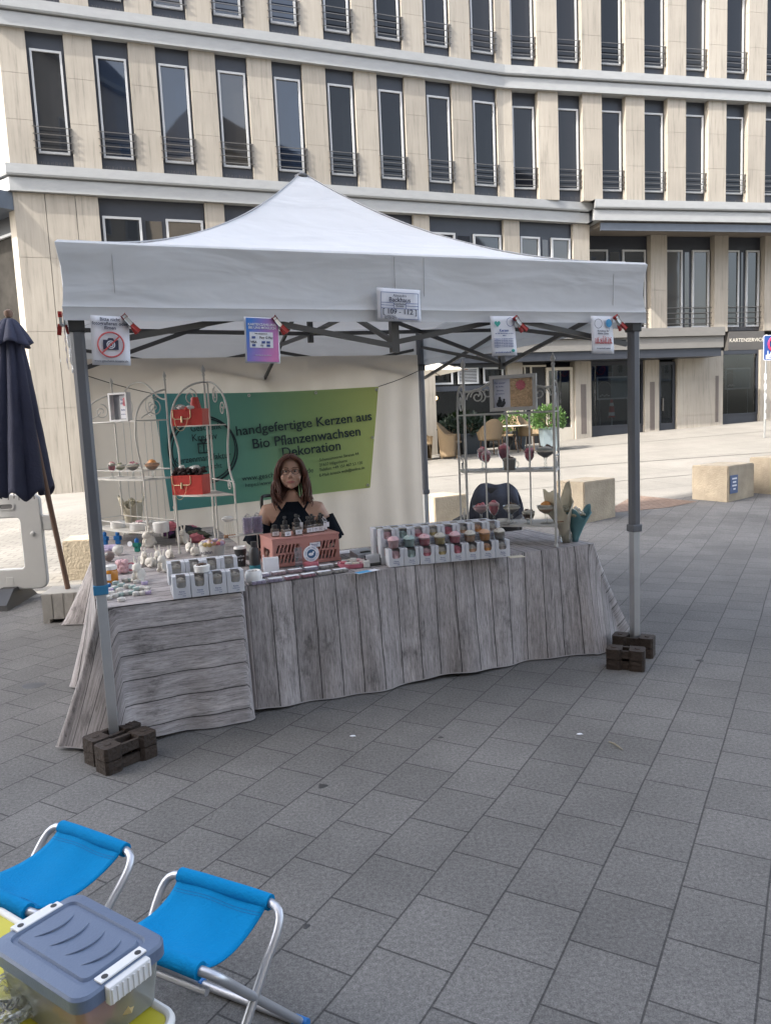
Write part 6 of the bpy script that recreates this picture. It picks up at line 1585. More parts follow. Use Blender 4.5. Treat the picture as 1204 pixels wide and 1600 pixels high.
# perfume bottles
m_bot = glassmat('bottle_glass', (.80, .78, .74), .06, .02, haze=.25, hazecol=(.42, .36, .32))
def bottle(label, x, y, h, sprayer, rz):
    t = thing('perfume_bottle', label, 'bottle', MC @ Vector((x, y, ch + .010)), rzc + rz, 'perfume bottles on the pink crate')
    b = MB(); b.box(-.022, .022, -.022, .022, 0, h, bev=.004); b.build('bottle', m_bot, t)
    b = MB(); b.box(-.0195, .0195, -.0235, -.0225, h * .15, h * .68); b.build('label', m_paper, t)
    text([('Duft', .010, 0, h * .48, 'CENTER'), ('Spray', .008, 0, h * .32, 'CENTER')], m_txt, t, y=-.024, extr=.0002)
    b = MB(); b.lathe([(.014, h), (.015, h + .004), (.015, h + .022), (.010, h + .024)], seg=14)
    if sprayer: b.lathe([(.006, h + .024), (.006, h + .036), (.010, h + .038), (.009, h + .050), (0, h + .051)], seg=10); b.tube([(0, 0, h + .044), (.004, -.020, h + .045)], .0035, 6)
    b.build('cap', m_black, t, True)
    if sprayer == 2:
        b = MB(); b.tube([(.012, -.01, h + .03), (.022, -.018, h + .010), (.024, -.022, h * .5)], .0016, 4); b.box(.016, .034, -.026, -.0255, h * .45, h + .002); b.build('hang_tag', m_paper, t)
    return t
bx = [(-.155, .10, .045, 0), (-.105, .045, .045, 0), (-.085, .12, .06, 1), (-.030, .06, .05, 0), (-.012, .13, .065, 2), (.045, .09, .05, 1), (.085, .10, .05, 1), (.125, .10, .05, 2), (.150, .13, .05, 2), (.02, .19, .05, 1), (.105, .19, .05, 1), (.165, .20, .05, 2)]
for i, (x, y, h, sp_) in enumerate(sorted(bx)):
    bottle('%s small perfume bottle from the left on the pink crate' % ORD[i], x, y, h, sp_, random.uniform(-.25, .25))
# round badge sign on a clear foot, tag on the crate
t = thing('badge_sign', 'round white badge with a blue bird standing before the pink crate', 'sign', PX(487, 886), rzc)
b = MB(); b.lathe([(.046, 0), (.046, .006), (0, .006)], (0, 0, .078), 30, M=Matrix.Rotation(R_(90), 4, 'X')); b.build('disc', m_paper, t)
b = MB(); b.lathe([(.026, .0065), (.026, .0075), (0, .0075)], (0, 0, .078), 24, M=Matrix.Rotation(R_(90), 4, 'X')); b.build('blue_centre', mat('badge_blue', (.03, .10, .22), .5), t)
b = MB(); b.ball((-.003, -.0085, .076), .013, 1.2, .1, .7, 10, 6); b.ball((.011, -.0085, .086), .006, 1, .1, 1, 8, 5); b.build('bird', m_paper, t)
ring_txt = 'WIR SIND DABEI · WIR LIEBEN DAS ·'
lines = []
for k, ch_ in enumerate(ring_txt):
    a = R_(180 - k * 360 / len(ring_txt)); lines.append((ch_, .011, .0355 * math.cos(a), .078 + .0355 * math.sin(a), 'CENTER', a - math.pi / 2))
text(lines, m_txtb, t, y=-.0065, extr=.0003)
b = MB(); b.lathe([(.040, 0), (.042, .003), (.042, .026), (.038, .030), (0, .030)], (0, .01, 0), 24, sx=1.05, sy=.7); b.build('red_foot', wax('red'), t, True)
t = thing('acrylic_stand', 'clear acrylic card stand left of the round badge', 'stand', PX(467, 888), rzc)
b = MB(); b.box(-.022, .022, -.003, 0, 0, .12); b.box(-.022, .022, -.03, .03, 0, .004); b.build('acrylic', glassmat('acrylic', (.88, .92, .95), .10, .05, haze=.12, hazecol=(.5, .6, .66)), t)
t = thing('price_tag', 'small white tag fixed on the front of the pink crate', 'tag', MC @ Vector((.05, -.0065, ch * .70)), rzc)
b = MB(); b.box(-.032, .032, -.001, .0005, -.014, .014); b.build('tag', m_paper, t); text([('Raumduft', .012, 0, .003, 'CENTER'), ('5,00 €', .010, 0, -.008, 'CENTER')], m_txtb, t, y=-.002, extr=.0002)
# clear packs of wax melts, two rows
m_clear = glassmat('clear_blister', (.90, .90, .92), .07, .05, haze=.10, hazecol=(.7, .68, .72))
rowsp = [((392, 915), (545, 893), ['lilac', 'lilac', 'berry', 'berry', 'cream', 'cream'], 'front'), ((398, 904), (548, 883), ['lilac', 'pink', 'pink', 'lilac', 'white', 'cream'], 'back')]
pk0 = {}
for pa, pb, cs, nm in rowsp:
    pts, rz, pit = lineup(pa, pb, 6); nrm = Vector((-math.sin(rz), math.cos(rz), 0))
    for i, (p, c) in enumerate(zip(pts, cs)):
        lab = '%s clear pack of wax melts from the left in the %s row before the crate' % (ORD[i], nm)
        if c not in pk0:
            t = thing('wax_melt_pack', lab, 'candle', p + nrm * .02, rz, 'clear packs of wax melts'); w_ = pit * .93
            b = MB()
            for q in range(3):
                for s_ in range(2): b.box(-w_/2 + .006 + q * (w_ - .012) / 3 + .001, -w_/2 + .006 + (q + 1) * (w_ - .012) / 3 - .002, -.022 + s_ * .022, -.003 + s_ * .022, .001, .015, bev=.003)
            b.build('wax_cubes', wax(c), t)
            b = MB(); b.box(-w_/2, w_/2, -.026, .026, .0005, .0175, bev=.002); b.build('clear_pack', m_clear, t)
            b = MB(); b.box(-w_/2 + .006, w_/2 - .006, -.016, .016, .0178, .0186); b.build('label', m_paper, t)
            pk0[c] = t; KID[t.name] = kids(t)
        else: dup(pk0[c], p + nrm * .02, rz + random.uniform(-.05, .05), lab)
# round tray of small tins, cube candles, flyer, card holder, card terminal, phone
t = thing('round_tray', 'round red rimmed tray of small wax tins right of the pink crate', 'tray', PX(552, 884), 0)
b = MB(); b.lathe([(.085, 0), (.088, .004), (.090, .024), (.084, .024), (.082, .008), (0, .008)], seg=36); b.build('tray', wax('berry'), t, True)
for k in range(8):
    a = k * .785 + .3; b = MB(); b.lathe([(.019, .009), (.020, .028), (.016, .030), (0, .029)], (.056 * math.cos(a), .056 * math.sin(a), 0), 14); b.build('tin', wax(['white', 'pink', 'cream', 'white', 'red', 'white', 'cream', 'pink'][k]), t, True)
for k, (px, py, lab) in enumerate(((551, 871, 'white cube candle standing on the round tray'), (572, 886, 'white cube candle beside the blue flyer'))):
    p = PX(px, py); 
    if k == 0: p = t.location + Vector((.0, .0, .0085))
    q = thing('cube_candle', lab, 'candle', p, .3 * k); b = MB(); b.box(-.018, .018, -.018, .018, 0, .036, bev=.004); b.build('cube', wax('white'), q)
t = thing('flyer', 'small blue flyer lying at the front edge of the table', 'flyer', PX(573, 893), YAW + .3)
b = MB(); b.box(-.07, .07, -.024, .024, 0, .0015); b.build('paper', m_paper, t); b = MB(); b.box(-.068, .02, -.022, .022, .0016, .0022); b.build('blue_print', m_cyanp, t)
t = thing('card_holder', 'black holder with white business cards left of the white boxes', 'card holder', PX(583, 883), YAW - .05)
b = MB(); b.box(-.045, .045, -.016, .016, 0, .012, bev=.002); b.box(-.045, .045, .010, .016, .012, .055); b.box(-.045, -.041, -.016, .010, .012, .04); b.box(.041, .045, -.016, .010, .012, .04); b.build('holder', m_black, t)
b = MB(); b.box(-.040, .040, -.004, .008, .013, .062, M=Matrix.Rotation(-.15, 4, 'X')); b.build('cards', m_card, t)
t = thing('card_terminal', 'grey card terminal with a dark slot behind the card holder', 'card terminal', PX(566, 869), YAW + .25)
m_term = mat('grey_plastic', (.42, .43, .45), .4, .05)
b = MB(); b.add([(-.06, -.045, 0), (.06, -.045, 0), (.06, .045, 0), (-.06, .045, 0), (-.06, -.045, .018), (.06, -.045, .018), (.06, .045, .040), (-.06, .045, .040)], [(0,3,2,1), (4,5,6,7), (0,1,5,4), (1,2,6,5), (2,3,7,6), (3,0,4,7)]); b.build('body', m_term, t)
b = MB(); b.box(-.02, .045, -.025, .0, .026, .030); b.build('slot', m_black, t)
t = thing('phone', 'black phone standing upright behind the card terminal', 'phone', PX(585, 860), YAW + .2)
b = MB(); b.box(-.012, .034, -.005, .005, 0, .115, bev=.003); b.build('body', m_black, t)
t = thing('paper_stack', 'loose white paper under the card terminal', 'paper', PX(545, 862), YAW + .1)
b = MB(); b.box(-.09, .09, -.05, .05, 0, .003); b.build('sheets', m_paper, t)
# display of lilac melts beside the corner rack
st_ = PX(388, 880); st_ = L(*toL(st_)[:2], ZT)
t = thing('display_stand', 'thin cream display stand holding lilac wax packs beside the pink crate', 'stand', st_ + Vector((0, .05, 0)), YAW)
dz = .165
b = MB(); b.tube([(-.055, .02, 0), (-.055, .02, .30)], .004, 6); b.tube([(.06, .02, 0), (.06, .02, dz)], .004, 6); b.tube([(-.055, .02, .26), (-.11, .0, .26)], .003, 5); b.build('post', m_wire, t)
b = MB(); b.box(-.12, .085, -.04, .06, dz, dz + .006); b.build('tray', m_wire, t)
MD = Matrix.Translation(t.location) @ Matrix.Rotation(YAW, 4, 'Z')
for k, (x, lab) in enumerate(((.0, 'clear bag of lilac wax cubes on the thin stand, left one'), (.062, 'clear bag of lilac wax cubes on the thin stand, right one'))):
    q = thing('wax_cube_bag', lab, 'candle', MD @ Vector((x, -.01 + .02 * k, dz + .0065)), YAW + .1, 'bags of lilac wax cubes')
    b = MB()
    for i in range(2):
        for j in range(4): b.box(-.025 + .026 * i, -.001 + .026 * i, -.013, .013, .002 + .024 * j, .024 + .024 * j, bev=.003)
    b.build('wax_cubes', wax('lilac'), q)
    b = MB(); b.box(-.030, .030, -.018, .018, .0, .104, bev=.006); b.tube([(-.012, 0, .104), (.0, 0, .118), (.014, -.004, .112)], .006, 6); b.build('clear_bag', m_clear, q)
q = thing('reed_bundle', 'bundle of beaded cream tags hanging at the left of the thin stand', 'tags', MD @ Vector((-.115, .0, .26)), YAW)
b = MB()
for k in range(5): b.tube([(-.02 + .012 * k, 0, 0), (-.022 + .014 * k, -.004, -.085)], .0016, 4)
b.build('string', m_kraft, q)
b = MB()
for k in range(5): b.ball((-.022 + .014 * k, -.004, -.092), .009, 1, 1, 1.3, 8, 6)
b.build('bead', mat('wood_bead', (.36, .20, .11), .6, .15), q, True)
b = MB(); b.ball((0, 0, .012), .03, 1.2, .7, .6, 12, 7, lump=.4); b.build('bow', wax('white'), q, True)
t = thing('water_bottle', 'black bottle with a turquoise base behind the white bowl candle', 'bottle', PX(399, 891), 0)
b = MB(); b.lathe([(.030, .03), (.032, .10), (.026, .125), (.016, .135), (.018, .14), (.018, .165), (0, .166)], seg=20); b.build('bottle', m_black, t, True)
b = MB(); b.lathe([(.030, 0), (.032, .004), (.032, .032), (0, .032)], seg=20); b.build('base', mat('turquoise', (.02, .16, .20), .5), t, True)

# ================================================================== THE STALL HOLDER
m_skin = mat('skin', (.49, .305, .23), .5, .06, 12)
m_skin.node_tree.nodes['Principled BSDF'].inputs['Subsurface Weight'].default_value = .08
m_navy = mat('black_navy_cloth', (.006, .009, .015), .9, .2, 20, .2, 80, spec=.12); m_hair = mat('auburn_hair', (.085, .028, .016), .45, .35, 60, stretch=(1, 1, .15))
m_eyew = mat('eye_white', (.38, .35, .33), .3, 0); m_iris = mat('eye_dark', (.03, .02, .015), .2, 0); m_lip = mat('lips', (.36, .13, .115), .45, .05)
person = thing('person', 'woman with long auburn hair, glasses and a black cold-shoulder top behind the crate', 'person', Vector((-.635, 5.20, -.022)), R_(7))
def skinned(verts, edges, radii, sub=1):
    me = bpy.data.meshes.new('skel'); me.from_pydata(verts, edges, []); o = bpy.data.objects.new('skel', me); COL.objects.link(o)
    md = o.modifiers.new('skin', 'SKIN'); md.use_smooth_shade = True
    for i, r_ in enumerate(radii): me.skin_vertices[0].data[i].radius = (r_, r_) if not isinstance(r_, tuple) else r_
    me.skin_vertices[0].data[0].use_root = True
    s_ = o.modifiers.new('sub', 'SUBSURF'); s_.levels = sub; s_.render_levels = sub
    dg = bpy.context.evaluated_depsgraph_get(); me2 = bpy.data.meshes.new_from_object(o.evaluated_get(dg))
    out = ([v.co.copy() for v in me2.vertices], [tuple(p.vertices) for p in me2.polygons])
    bpy.data.objects.remove(o); bpy.data.meshes.remove(me); bpy.data.meshes.remove(me2); return out
V_, E_, RR = [], [], []
def nd(p, r_, par=None):
    V_.append(p); RR.append(r_)
    if par is not None: E_.append((par, len(V_) - 1))
    return len(V_) - 1
pel = nd((0, 0, .50), (.17, .13)); sp1 = nd((0, .02, .66), (.155, .12), pel); sp2 = nd((0, .025, .80), (.155, .115), sp1); sp3 = nd((0, .025, .905), (.13, .085), sp2)
nk = nd((0, .014, .985), .046, sp3); hd = nd((0, .0, 1.07), .048, nk)
for sg in (-1, 1):
    sh = nd((sg * .172, .02, .915), .066, sp3); ua = nd((sg * .222, .012, .80), .060, sh); el = nd((sg * .252, .0, .655), .050, ua); fa = nd((sg * .19, -.14, .62), .038, el); wr = nd((sg * .13, -.235, .60), .027, fa)
    pm_ = nd((sg * .10, -.29, .592), (.036, .018), wr)
    for k in range(4):
        fx = sg * (.10 - .018 * (k - 1.5)); ln = (.062, .072, .068, .054)[k]
        a = nd((fx - sg * .012, -.325, .590), .0095, pm_); b_ = nd((fx - sg * .02, -.325 - ln * .55, .584), .0085, a); nd((fx - sg * .024, -.325 - ln, .570), .0075, b_)
    th = nd((sg * .068, -.275, .600), .011, pm_); nd((sg * .045, -.315, .596), .0085, th)
    hp_ = nd((sg * .09, -.04, .50), .095, pel); kn = nd((sg * .115, -.42, .50), .068, hp_); an = nd((sg * .115, -.44, .11), .042, kn); nd((sg * .115, -.56, .05), .040, an)
vs, fs = skinned(V_, E_, RR, 2)
b = MB(); b.add(vs, fs)
HC = Vector((0, -.004, 1.185))
b.ball(HC + Vector((0, .012, .022)), .1, .76, .90, .88, 24, 18)
b.ball(HC + Vector((0, -.020, -.035)), .1, .69, .70, .80, 22, 16)
b.ball(HC + Vector((0, -.062, -.092)), .024, 1.1, .9, .85, 12, 8)
for sg in (-1, 1):
    b.ball(HC + Vector((sg * .040, -.060, -.036)), .029, 1, .8, .95, 12, 8); b.ball(HC + Vector((sg * .074, .008, -.015)), .02, .45, .9, 1.35, 10, 7)
    b.ball(HC + Vector((sg * .030, -.082, .022)), .020, 1.25, .5, .45, 10, 6)
    b.ball(HC + Vector((sg * .010, -.094, -.030)), .008, 1, .9, .8, 8, 6)
b.tube([HC + Vector((0, -.082, .015)), HC + Vector((0, -.094, -.008)), HC + Vector((0, -.104, -.026))], [.008, .010, .0125], 10)
b.tube([HC + Vector((-.024, -.076, -.061)), HC + Vector((0, -.088, -.058)), HC + Vector((.024, -.076, -.061))], .008, 8)
body = b.build('body', m_skin, person, True)
md = body.modifiers.new('merge', 'REMESH'); md.mode = 'VOXEL'; md.voxel_size = .0042; md.use_smooth_shade = True
sm = body.modifiers.new('soften', 'SMOOTH'); sm.factor = .5; sm.iterations = 2
for sg in (-1, 1):
    b = MB(); b.ball(HC + Vector((sg * .030, -.0735, .006)), .0115, 1.1, .8, .58, 12, 8); e_ = b.build('eye', m_eyew, person, True)
    b = MB(); b.ball(HC + Vector((sg * .030, -.0835, .006)), .0058, 1, .35, 1, 10, 6); b.build('iris', m_iris, e_, True)
    b = MB(); b.tube([HC + Vector((sg * .012, -.092, .028)), HC + Vector((sg * .030, -.092, .034)), HC + Vector((sg * .052, -.078, .028))], .0032, 6); b.build('eyebrow', m_hair, person, True)
b = MB()
b.tube([HC + Vector((-.026, -.080, -.064)), HC + Vector((-.010, -.0925, -.0595)), HC + Vector((0, -.0935, -.0608)), HC + Vector((.010, -.0925, -.0595)), HC + Vector((.026, -.080, -.064))], [.002, .0046, .0046, .0046, .002], 8)
b.tube([HC + Vector((-.024, -.080, -.066)), HC + Vector((0, -.0925, -.0695)), HC + Vector((.024, -.080, -.066))], [.002, .0055, .002], 8); b.build('lips', m_lip, person, True)
b = MB()
for sg in (-1, 1):
    b.tube([HC + Vector((sg * (.033 + .025 * math.cos(a)), -.104 + .010 * abs(math.cos(a)), .004 + .017 * math.sin(a))) for a in [k * math.pi / 10 for k in range(20)]], .0018, 5, closed=True)
    b.tube([HC + Vector((sg * .058, -.094, .008)), HC + Vector((sg * .078, -.03, .010)), HC + Vector((sg * .078, .015, .004))], .0016, 5)
b.tube([HC + Vector((-.009, -.104, .008)), HC + Vector((0, -.107, .010)), HC + Vector((.009, -.104, .008))], .0018, 5); b.build('glasses', m_black, person, True)
# hair: a cap and many long tapering locks from a middle parting
rh = random.Random(5)
b = MB(); cap = MB()
cap.ball(HC + Vector((0, .026, .030)), .1, .82, .90, .90, 24, 16); 
def lock(b, side, yy, out, zend, fwd):
    p0 = HC + Vector((side * .004, -.074 + yy * .13, .108 - .02 * abs(yy - .45)))
    p1 = HC + Vector((side * (.050 + .012 * out), -.078 + yy * .155, .080))
    p2 = HC + Vector((side * (.082 + .012 * out), -.066 + yy * .155, .018))
    p3 = HC + Vector((side * (.088 + .018 * out), -.052 + yy * .14, -.06))
    p4 = HC + Vector((side * (.088 + .030 * out), -.044 + yy * .12 - fwd, zend * .6 - .03))
    p5 = HC + Vector((side * (.076 + .034 * out + rh.uniform(-.012, .012)), -.046 + yy * .10 - fwd, zend))
    c_ = [p0, p1, p2, p3, p4, p5]; pts = []
    for i in range(5):
        a0 = c_[max(0, i - 1)]; a1 = c_[i]; a2 = c_[i + 1]; a3 = c_[min(5, i + 2)]
        for k in range(4):
            t = k / 4; pts.append(.5 * ((2 * a1) + (a2 - a0) * t + (2 * a0 - 5 * a1 + 4 * a2 - a3) * t * t + (3 * a1 - a0 - 3 * a2 + a3) * t ** 3))
    pts.append(p5); n = len(pts); ph, fq = rh.uniform(0, 6), rh.uniform(.55, .95)
    pts = [q + Vector((side * .011 * math.sin(ph + fq * i), .008 * math.cos(ph + fq * i * .9), 0)) * min(1, max(0, (i - 7) / 6)) for i, q in enumerate(pts)]
    b.tube(pts, [.0085 * (1 - .75 * (i / (n - 1)) ** 3) for i in range(n)], 6)
for side in (-1, 1):
    for k in range(64): lock(b, side, rh.random() ** .8, rh.uniform(-.2, 1.45), rh.uniform(-.262, -.155), rh.uniform(0, .035))
for k in range(40):
    x = rh.uniform(-.085, .085); b.tube([HC + Vector((x * .3, .05, .115)), HC + Vector((x * .9, .105, .06)), HC + Vector((x * 1.05, .112, -.05)), HC + Vector((x * 1.15, .09, rh.uniform(-.26, -.2)))], [.010, .012, .011, .004], 6)
b.v += []; o = len(b.v); b.add(cap.v, cap.f)
# keep the face free: drop cap faces in front
keep = [f for f in b.f if not (min(f) >= o and sum((b.v[i] - HC).y for i in f) / len(f) < -.040 and sum((b.v[i] - HC).z for i in f) / len(f) < .052)]
b.f = keep; b.build('hair', m_hair, person, True)
b = MB(); rings = [(.46, .200, .155), (.56, .190, .150), (.66, .178, .142), (.76, .176, .146), (.84, .166, .138), (.885, .148, .124), (.925, .118, .104), (.958, .088, .082), (.982, .062, .066)]
b.grid(40, len(rings) - 1, lambda u, v: (lambda z, rx, ry: Vector((math.cos(u * 2 * math.pi) * rx * (1 + .012 * math.sin(9 * u * 6.28 + z * 20)), .02 + math.sin(u * 2 * math.pi) * ry, z)))(*rings[min(len(rings) - 1, int(round(v * (len(rings) - 1))))]))
b.build('top', m_navy, person, True)
for sg in (-1, 1):
    b = MB(); b.grid(22, 6, lambda u, v: Vector((sg * (.205 + .042 * v) + math.cos(u * 6.283) * (.068 + .020 * v + .013 * math.sin(5 * u * 6.283) * v + .008 * math.sin(9 * u * 6.283 + 1) * v), .012 - .02 * v + math.sin(u * 6.283) * (.066 + .024 * v), .845 - .155 * v + .035 * math.cos(u * 6.283) * sg)))
    b.build('sleeve', m_navy, person, True, solid=.004)
    b = MB(); b.tube([(sg * .075, -.075, .925), (sg * .105, -.05, .975), (sg * .112, .02, .988), (sg * .09, .09, .95)], .007, 6); b.build('strap', m_navy, person, True)
m_trs = mat('dark_trousers', (.02, .022, .03), .8, .2, 20)
vs, fs = skinned([(0, 0, .50), (-.09, -.04, .50), (-.115, -.42, .505), (-.115, -.44, .16), (.09, -.04, .50), (.115, -.42, .505), (.115, -.44, .16)], [(0, 1), (1, 2), (2, 3), (0, 4), (4, 5), (5, 6)], [(.185, .145), .108, .082, .062, .108, .082, .062], 2)
b = MB(); b.add(vs, fs); b.build('trousers', m_trs, person, True)
# wheelchair
wc = thing('wheelchair', 'black wheelchair the woman sits in, one push handle showing above her shoulder', 'wheelchair', Vector((-.625, 5.20, 0)), R_(7))
b = MB(); b.box(-.21, .21, -.34, .12, .36, .385, bev=.008); b.build('seat', m_black, wc)
b = MB(); b.box(-.20, .20, .165, .185, .40, .86, bev=.008); b.build('backrest', m_black, wc)
for sg in (-1, 1):
    hh_ = .985 if sg < 0 else .84
    b = MB(); b.tube([(sg * .225, .18, .20), (sg * .225, .18, hh_ - .085)] + bez((sg * .225, .18, hh_ - .085), (sg * .225, .18, hh_), (sg * .225, .19, hh_), (sg * .20, .22, hh_), 5)[1:] + [(sg * .16, .24, hh_), (sg * .145, .24, hh_ - .015), (sg * .145, .22, hh_ - .105)], .012, 8); b.tube([(sg * .225, .18, .37), (sg * .225, -.36, .37), (sg * .19, -.44, .12)], .012, 8); b.build('frame', m_black, wc, True)
    b = MB(); b.box(sg * .25 - .025, sg * .25 + .025, -.26, .12, .615, .645, bev=.01); b.tube([(sg * .25, .1, .37), (sg * .25, .1, .62)], .009, 8); b.tube([(sg * .25, -.2, .37), (sg * .25, -.2, .62)], .009, 8); b.build('armrest', m_black, wc)
    b = MB(); b.tube([(sg * .29, .12 + .29 * math.cos(a), .30 + .29 * math.sin(a)) for a in [k * math.pi / 18 for k in range(36)]], .013, 8, closed=True); w_ = b.build('wheel', m_black, wc, True)
    b = MB()
    for k in range(12): a = k * math.pi / 6; b.tube([(sg * .29, .12, .30), (sg * .29, .12 + .28 * math.cos(a), .30 + .28 * math.sin(a))], .002, 4)
    b.build('spokes', m_alu, w_)
    b = MB(); b.tube([(sg * .19, -.40 + .06 * math.cos(a), .07 + .06 * math.sin(a)) for a in [k * math.pi / 9 for k in range(18)]], .012, 6, closed=True); b.build('caster', m_black, wc, True)
    b = MB(); b.box(sg * .11 - .07, sg * .11 + .07, -.60, -.42, .0, .012); b.build('footrest', m_black, wc)

# dark chair with a jacket behind the front table
q = aty(766, 800, 6.35); q.z = 0
t = thing('chair', 'dark chair with a navy jacket over its back behind the grey rack', 'chair', q, R_(-20))
b = MB(); b.box(-.22, .22, -.24, .20, .40, .45, bev=.02); b.build('seat', m_black, t)
b = MB(); b.grid(16, 10, lambda u, v: Vector(((u - .5) * (.40 - .14 * v ** 3), .20 + .05 * v - .05 * math.cos((u - .5) * 3), .46 + .40 * v * (1 - .12 * (2 * u - 1) ** 4)))); b.build('backrest', m_black, t, True, solid=.03)
m_jack = mat('navy_jacket', (.048, .054, .076), .8, .25, 10, .4, 20)
b = MB(); b.grid(26, 20, lambda u, v: Vector(((u - .5) * (.46 - .09 * max(0, 1 - abs(v - .5) * 2.4) ** 2), .225 + (.07 if v > .5 else -.07) * min(1, abs(v - .5) * 6) + .014 * math.sin(u * 17 + v * 3), .89 - abs(v - .5) * .62 - .06 * (2 * u - 1) ** 4 + .01 * math.sin(u * 9)))); b.build('jacket', m_jack, t, True, solid=.012)
for sx_ in (-1, 1):
    b = MB(); b.box(sx_ * .25 - .03, sx_ * .25 + .03, -.22, .12, .60, .64, bev=.015); b.tube([(sx_ * .25, 0, .42), (sx_ * .25, 0, .6)], .012, 8); b.build('armrest', m_black, t)
    for sy_ in (-1, 1):
        b = MB(); b.tube([(sx_ * .18, sy_ * .17, .41), (sx_ * .22, sy_ * .22, 0)], .014, 8); b.build('leg', m_black, t)

# ================================================================== LEFT OF THE STALL
m_conc = mat('pale_concrete', (.36, .345, .315), .85, .12, 8, .3, 40)
A_ = G(66, 974); 
pb = thing('concrete_block', 'pale concrete parasol base block with upright grooves left of the stall', 'parasol base', A_ + Vector((.16, .17, 0)), R_(8))
b = MB(); S_ = .165; Hb = .235
b.box(-S_, S_, -S_ + .008, S_ - .008, .03, Hb)
for k in range(4): b.box(-S_ + k * .0838 + .002, -S_ + (k + 1) * .0838 - .007, -S_, S_, .03, Hb - .004)
b.box(-S_, -S_ + .05, -S_, S_, 0, .03); b.box(S_ - .05, S_, -S_, S_, 0, .03)
b.build('block', m_conc, pb)
pos = pb.location.copy(); base_top = Vector((pos.x, pos.y, Hb))
top = aty(14, 492, pos.y + .02)
m_pole = mat('brown_wood', (.13, .075, .05), .6, .2, 20, stretch=(1, 1, .1)); m_navyp = mat('navy_parasol_cloth', (.020, .024, .052), .8, .15, 10, .3, 60)
par = thing('parasol', 'closed navy parasol with wooden pole leaning in the concrete base', 'parasol', base_top, 0)
d = (top - base_top); Ln = d.length; Mq = d.to_track_quat('Z', 'Y').to_matrix()
b = MB(); b.tube([Vector((0, 0, 0)), d * .97], .021, 10); b.build('pole', m_pole, par, True)
b = MB(); b.lathe([(.0, Ln - .02), (.022, Ln - .02), (.034, Ln + .005), (.030, Ln + .03), (0, Ln + .045)], seg=14, M=Mq); b.build('finial', m_pole, par, True)
z0_ = .72; z1_ = Ln - .03
hang = (top - base_top).lerp(aty(34, 770, pos.y) - base_top, 1.0); low = aty(36, 770, pos.y + .02) - base_top; axis = (d - low); La = axis.length
Mh = axis.to_track_quat('Z', 'Y').to_matrix(); z0_ = 0.0; z1_ = La - .03
def hp(v): return low + Mh @ v
def pleat(a, k, amp): return 1 + amp * (abs(math.sin(a * 4 + k)) - .5) + .05 * math.sin(a * 3 + 2)
b = MB()
def cov(u, v):
    a = u * 2 * math.pi; z = z1_ - .10 + (z0_ - (z1_ - .10)) * v
    r_ = (.075 + .165 * v ** .9) * pleat(a, v * .6, .30) + .006 * noise.noise(Vector((a * 3, z * 5, 1)))
    zz = z + (.035 * math.sin(a * 8) + .02 * math.sin(a * 3)) * max(0, v - .9) * 10
    return hp(Vector((math.cos(a) * r_, math.sin(a) * r_ * .9, zz)))
b.grid(96, 30, cov); b.build('canopy', m_navyp, par, True, solid=.004)
b = MB(); b.grid(72, 8, lambda u, v: hp(Vector((math.cos(u * 6.2832) * (.03 + .125 * v) * pleat(u * 6.2832, 0, .22), math.sin(u * 6.2832) * (.03 + .125 * v) * pleat(u * 6.2832, 0, .22), z1_ - .20 * v ** 1.3 + .018 * math.sin(u * 6.2832 * 4) * v)))); b.build('top_flap', m_navyp, par, True, solid=.004)
b = MB()
for k in range(5): a = k * 1.1; b.tube([hp(Vector((.10 * math.cos(a), .10 * math.sin(a), z0_ + .03))), hp(Vector((.11 * math.cos(a), .11 * math.sin(a), z0_ - .05)))], .004, 5)
b.build('rib_tip', m_rail, par)
# white plastic barrier
m_bar = mat('white_barrier_plastic', (.50, .50, .49), .5, .06, 4, .1, 30)
Yb = 6.75
p_tr = aty(66, 770, Yb); p_br = aty(74, 918, Yb); zt_ = p_tr.z; zb_ = p_br.z; xr = (p_tr.x + p_br.x) / 2
bar_ = thing('barrier', 'white plastic pedestrian barrier with a large opening at the left edge', 'barrier', Vector((xr, Yb, 0)), R_(3))
Hp = zt_ - zb_; Wb_ = 1.5
def rrect(x0, x1, z0, z1, r_, n=5):
    o = []
    for cx, cz, a0 in ((x1 - r_, z0 + r_, -90), (x1 - r_, z1 - r_, 0), (x0 + r_, z1 - r_, 90), (x0 + r_, z0 + r_, 180)):
        o += [(cx + r_ * math.cos(R_(a0 + 90 * k / n)), cz + r_ * math.sin(R_(a0 + 90 * k / n))) for k in range(n + 1)]
    return o
b = MB(); b.ring(rrect(-Wb_, 0, zb_, zt_, .07), rrect(-Wb_ + .18, -.19, zb_ + .19, zt_ - .21, .03), -.028, .028, lambda a, c, h: Vector((a, h, c)))
o = b.build('panel', m_bar, bar_); mdv = o.modifiers.new('round', 'BEVEL'); mdv.width = .012; mdv.segments = 2; mdv.limit_method = 'ANGLE'
b = MB(); b.ring(rrect(-.36, -.22, zt_ - .135, zt_ - .075, .025), rrect(-.345, -.235, zt_ - .125, zt_ - .085, .018), -.034, -.027, lambda a, c, h: Vector((a, h, c))); b.build('grip', m_bar, bar_)
b = MB(); b.prism(rrect(-.345, -.235, zt_ - .125, zt_ - .085, .018), -.031, -.0285, lambda a, c, h: Vector((a, h, c))); b.build('grip_shade', mat('barrier_shade', (.16, .16, .16), .7), bar_)  # dark plate stands for the shade inside the grip
b = MB(); b.ball((-.085, -.032, zb_ + .50), .022, 1, .5, 1, 12, 8); b.build('stud', m_bar, bar_, True)
b = MB(); b.box(-.005, .085, -.02, .02, zb_ + .52, zb_ + .66, bev=.012); b.build('hinge_lug', m_bar, bar_)
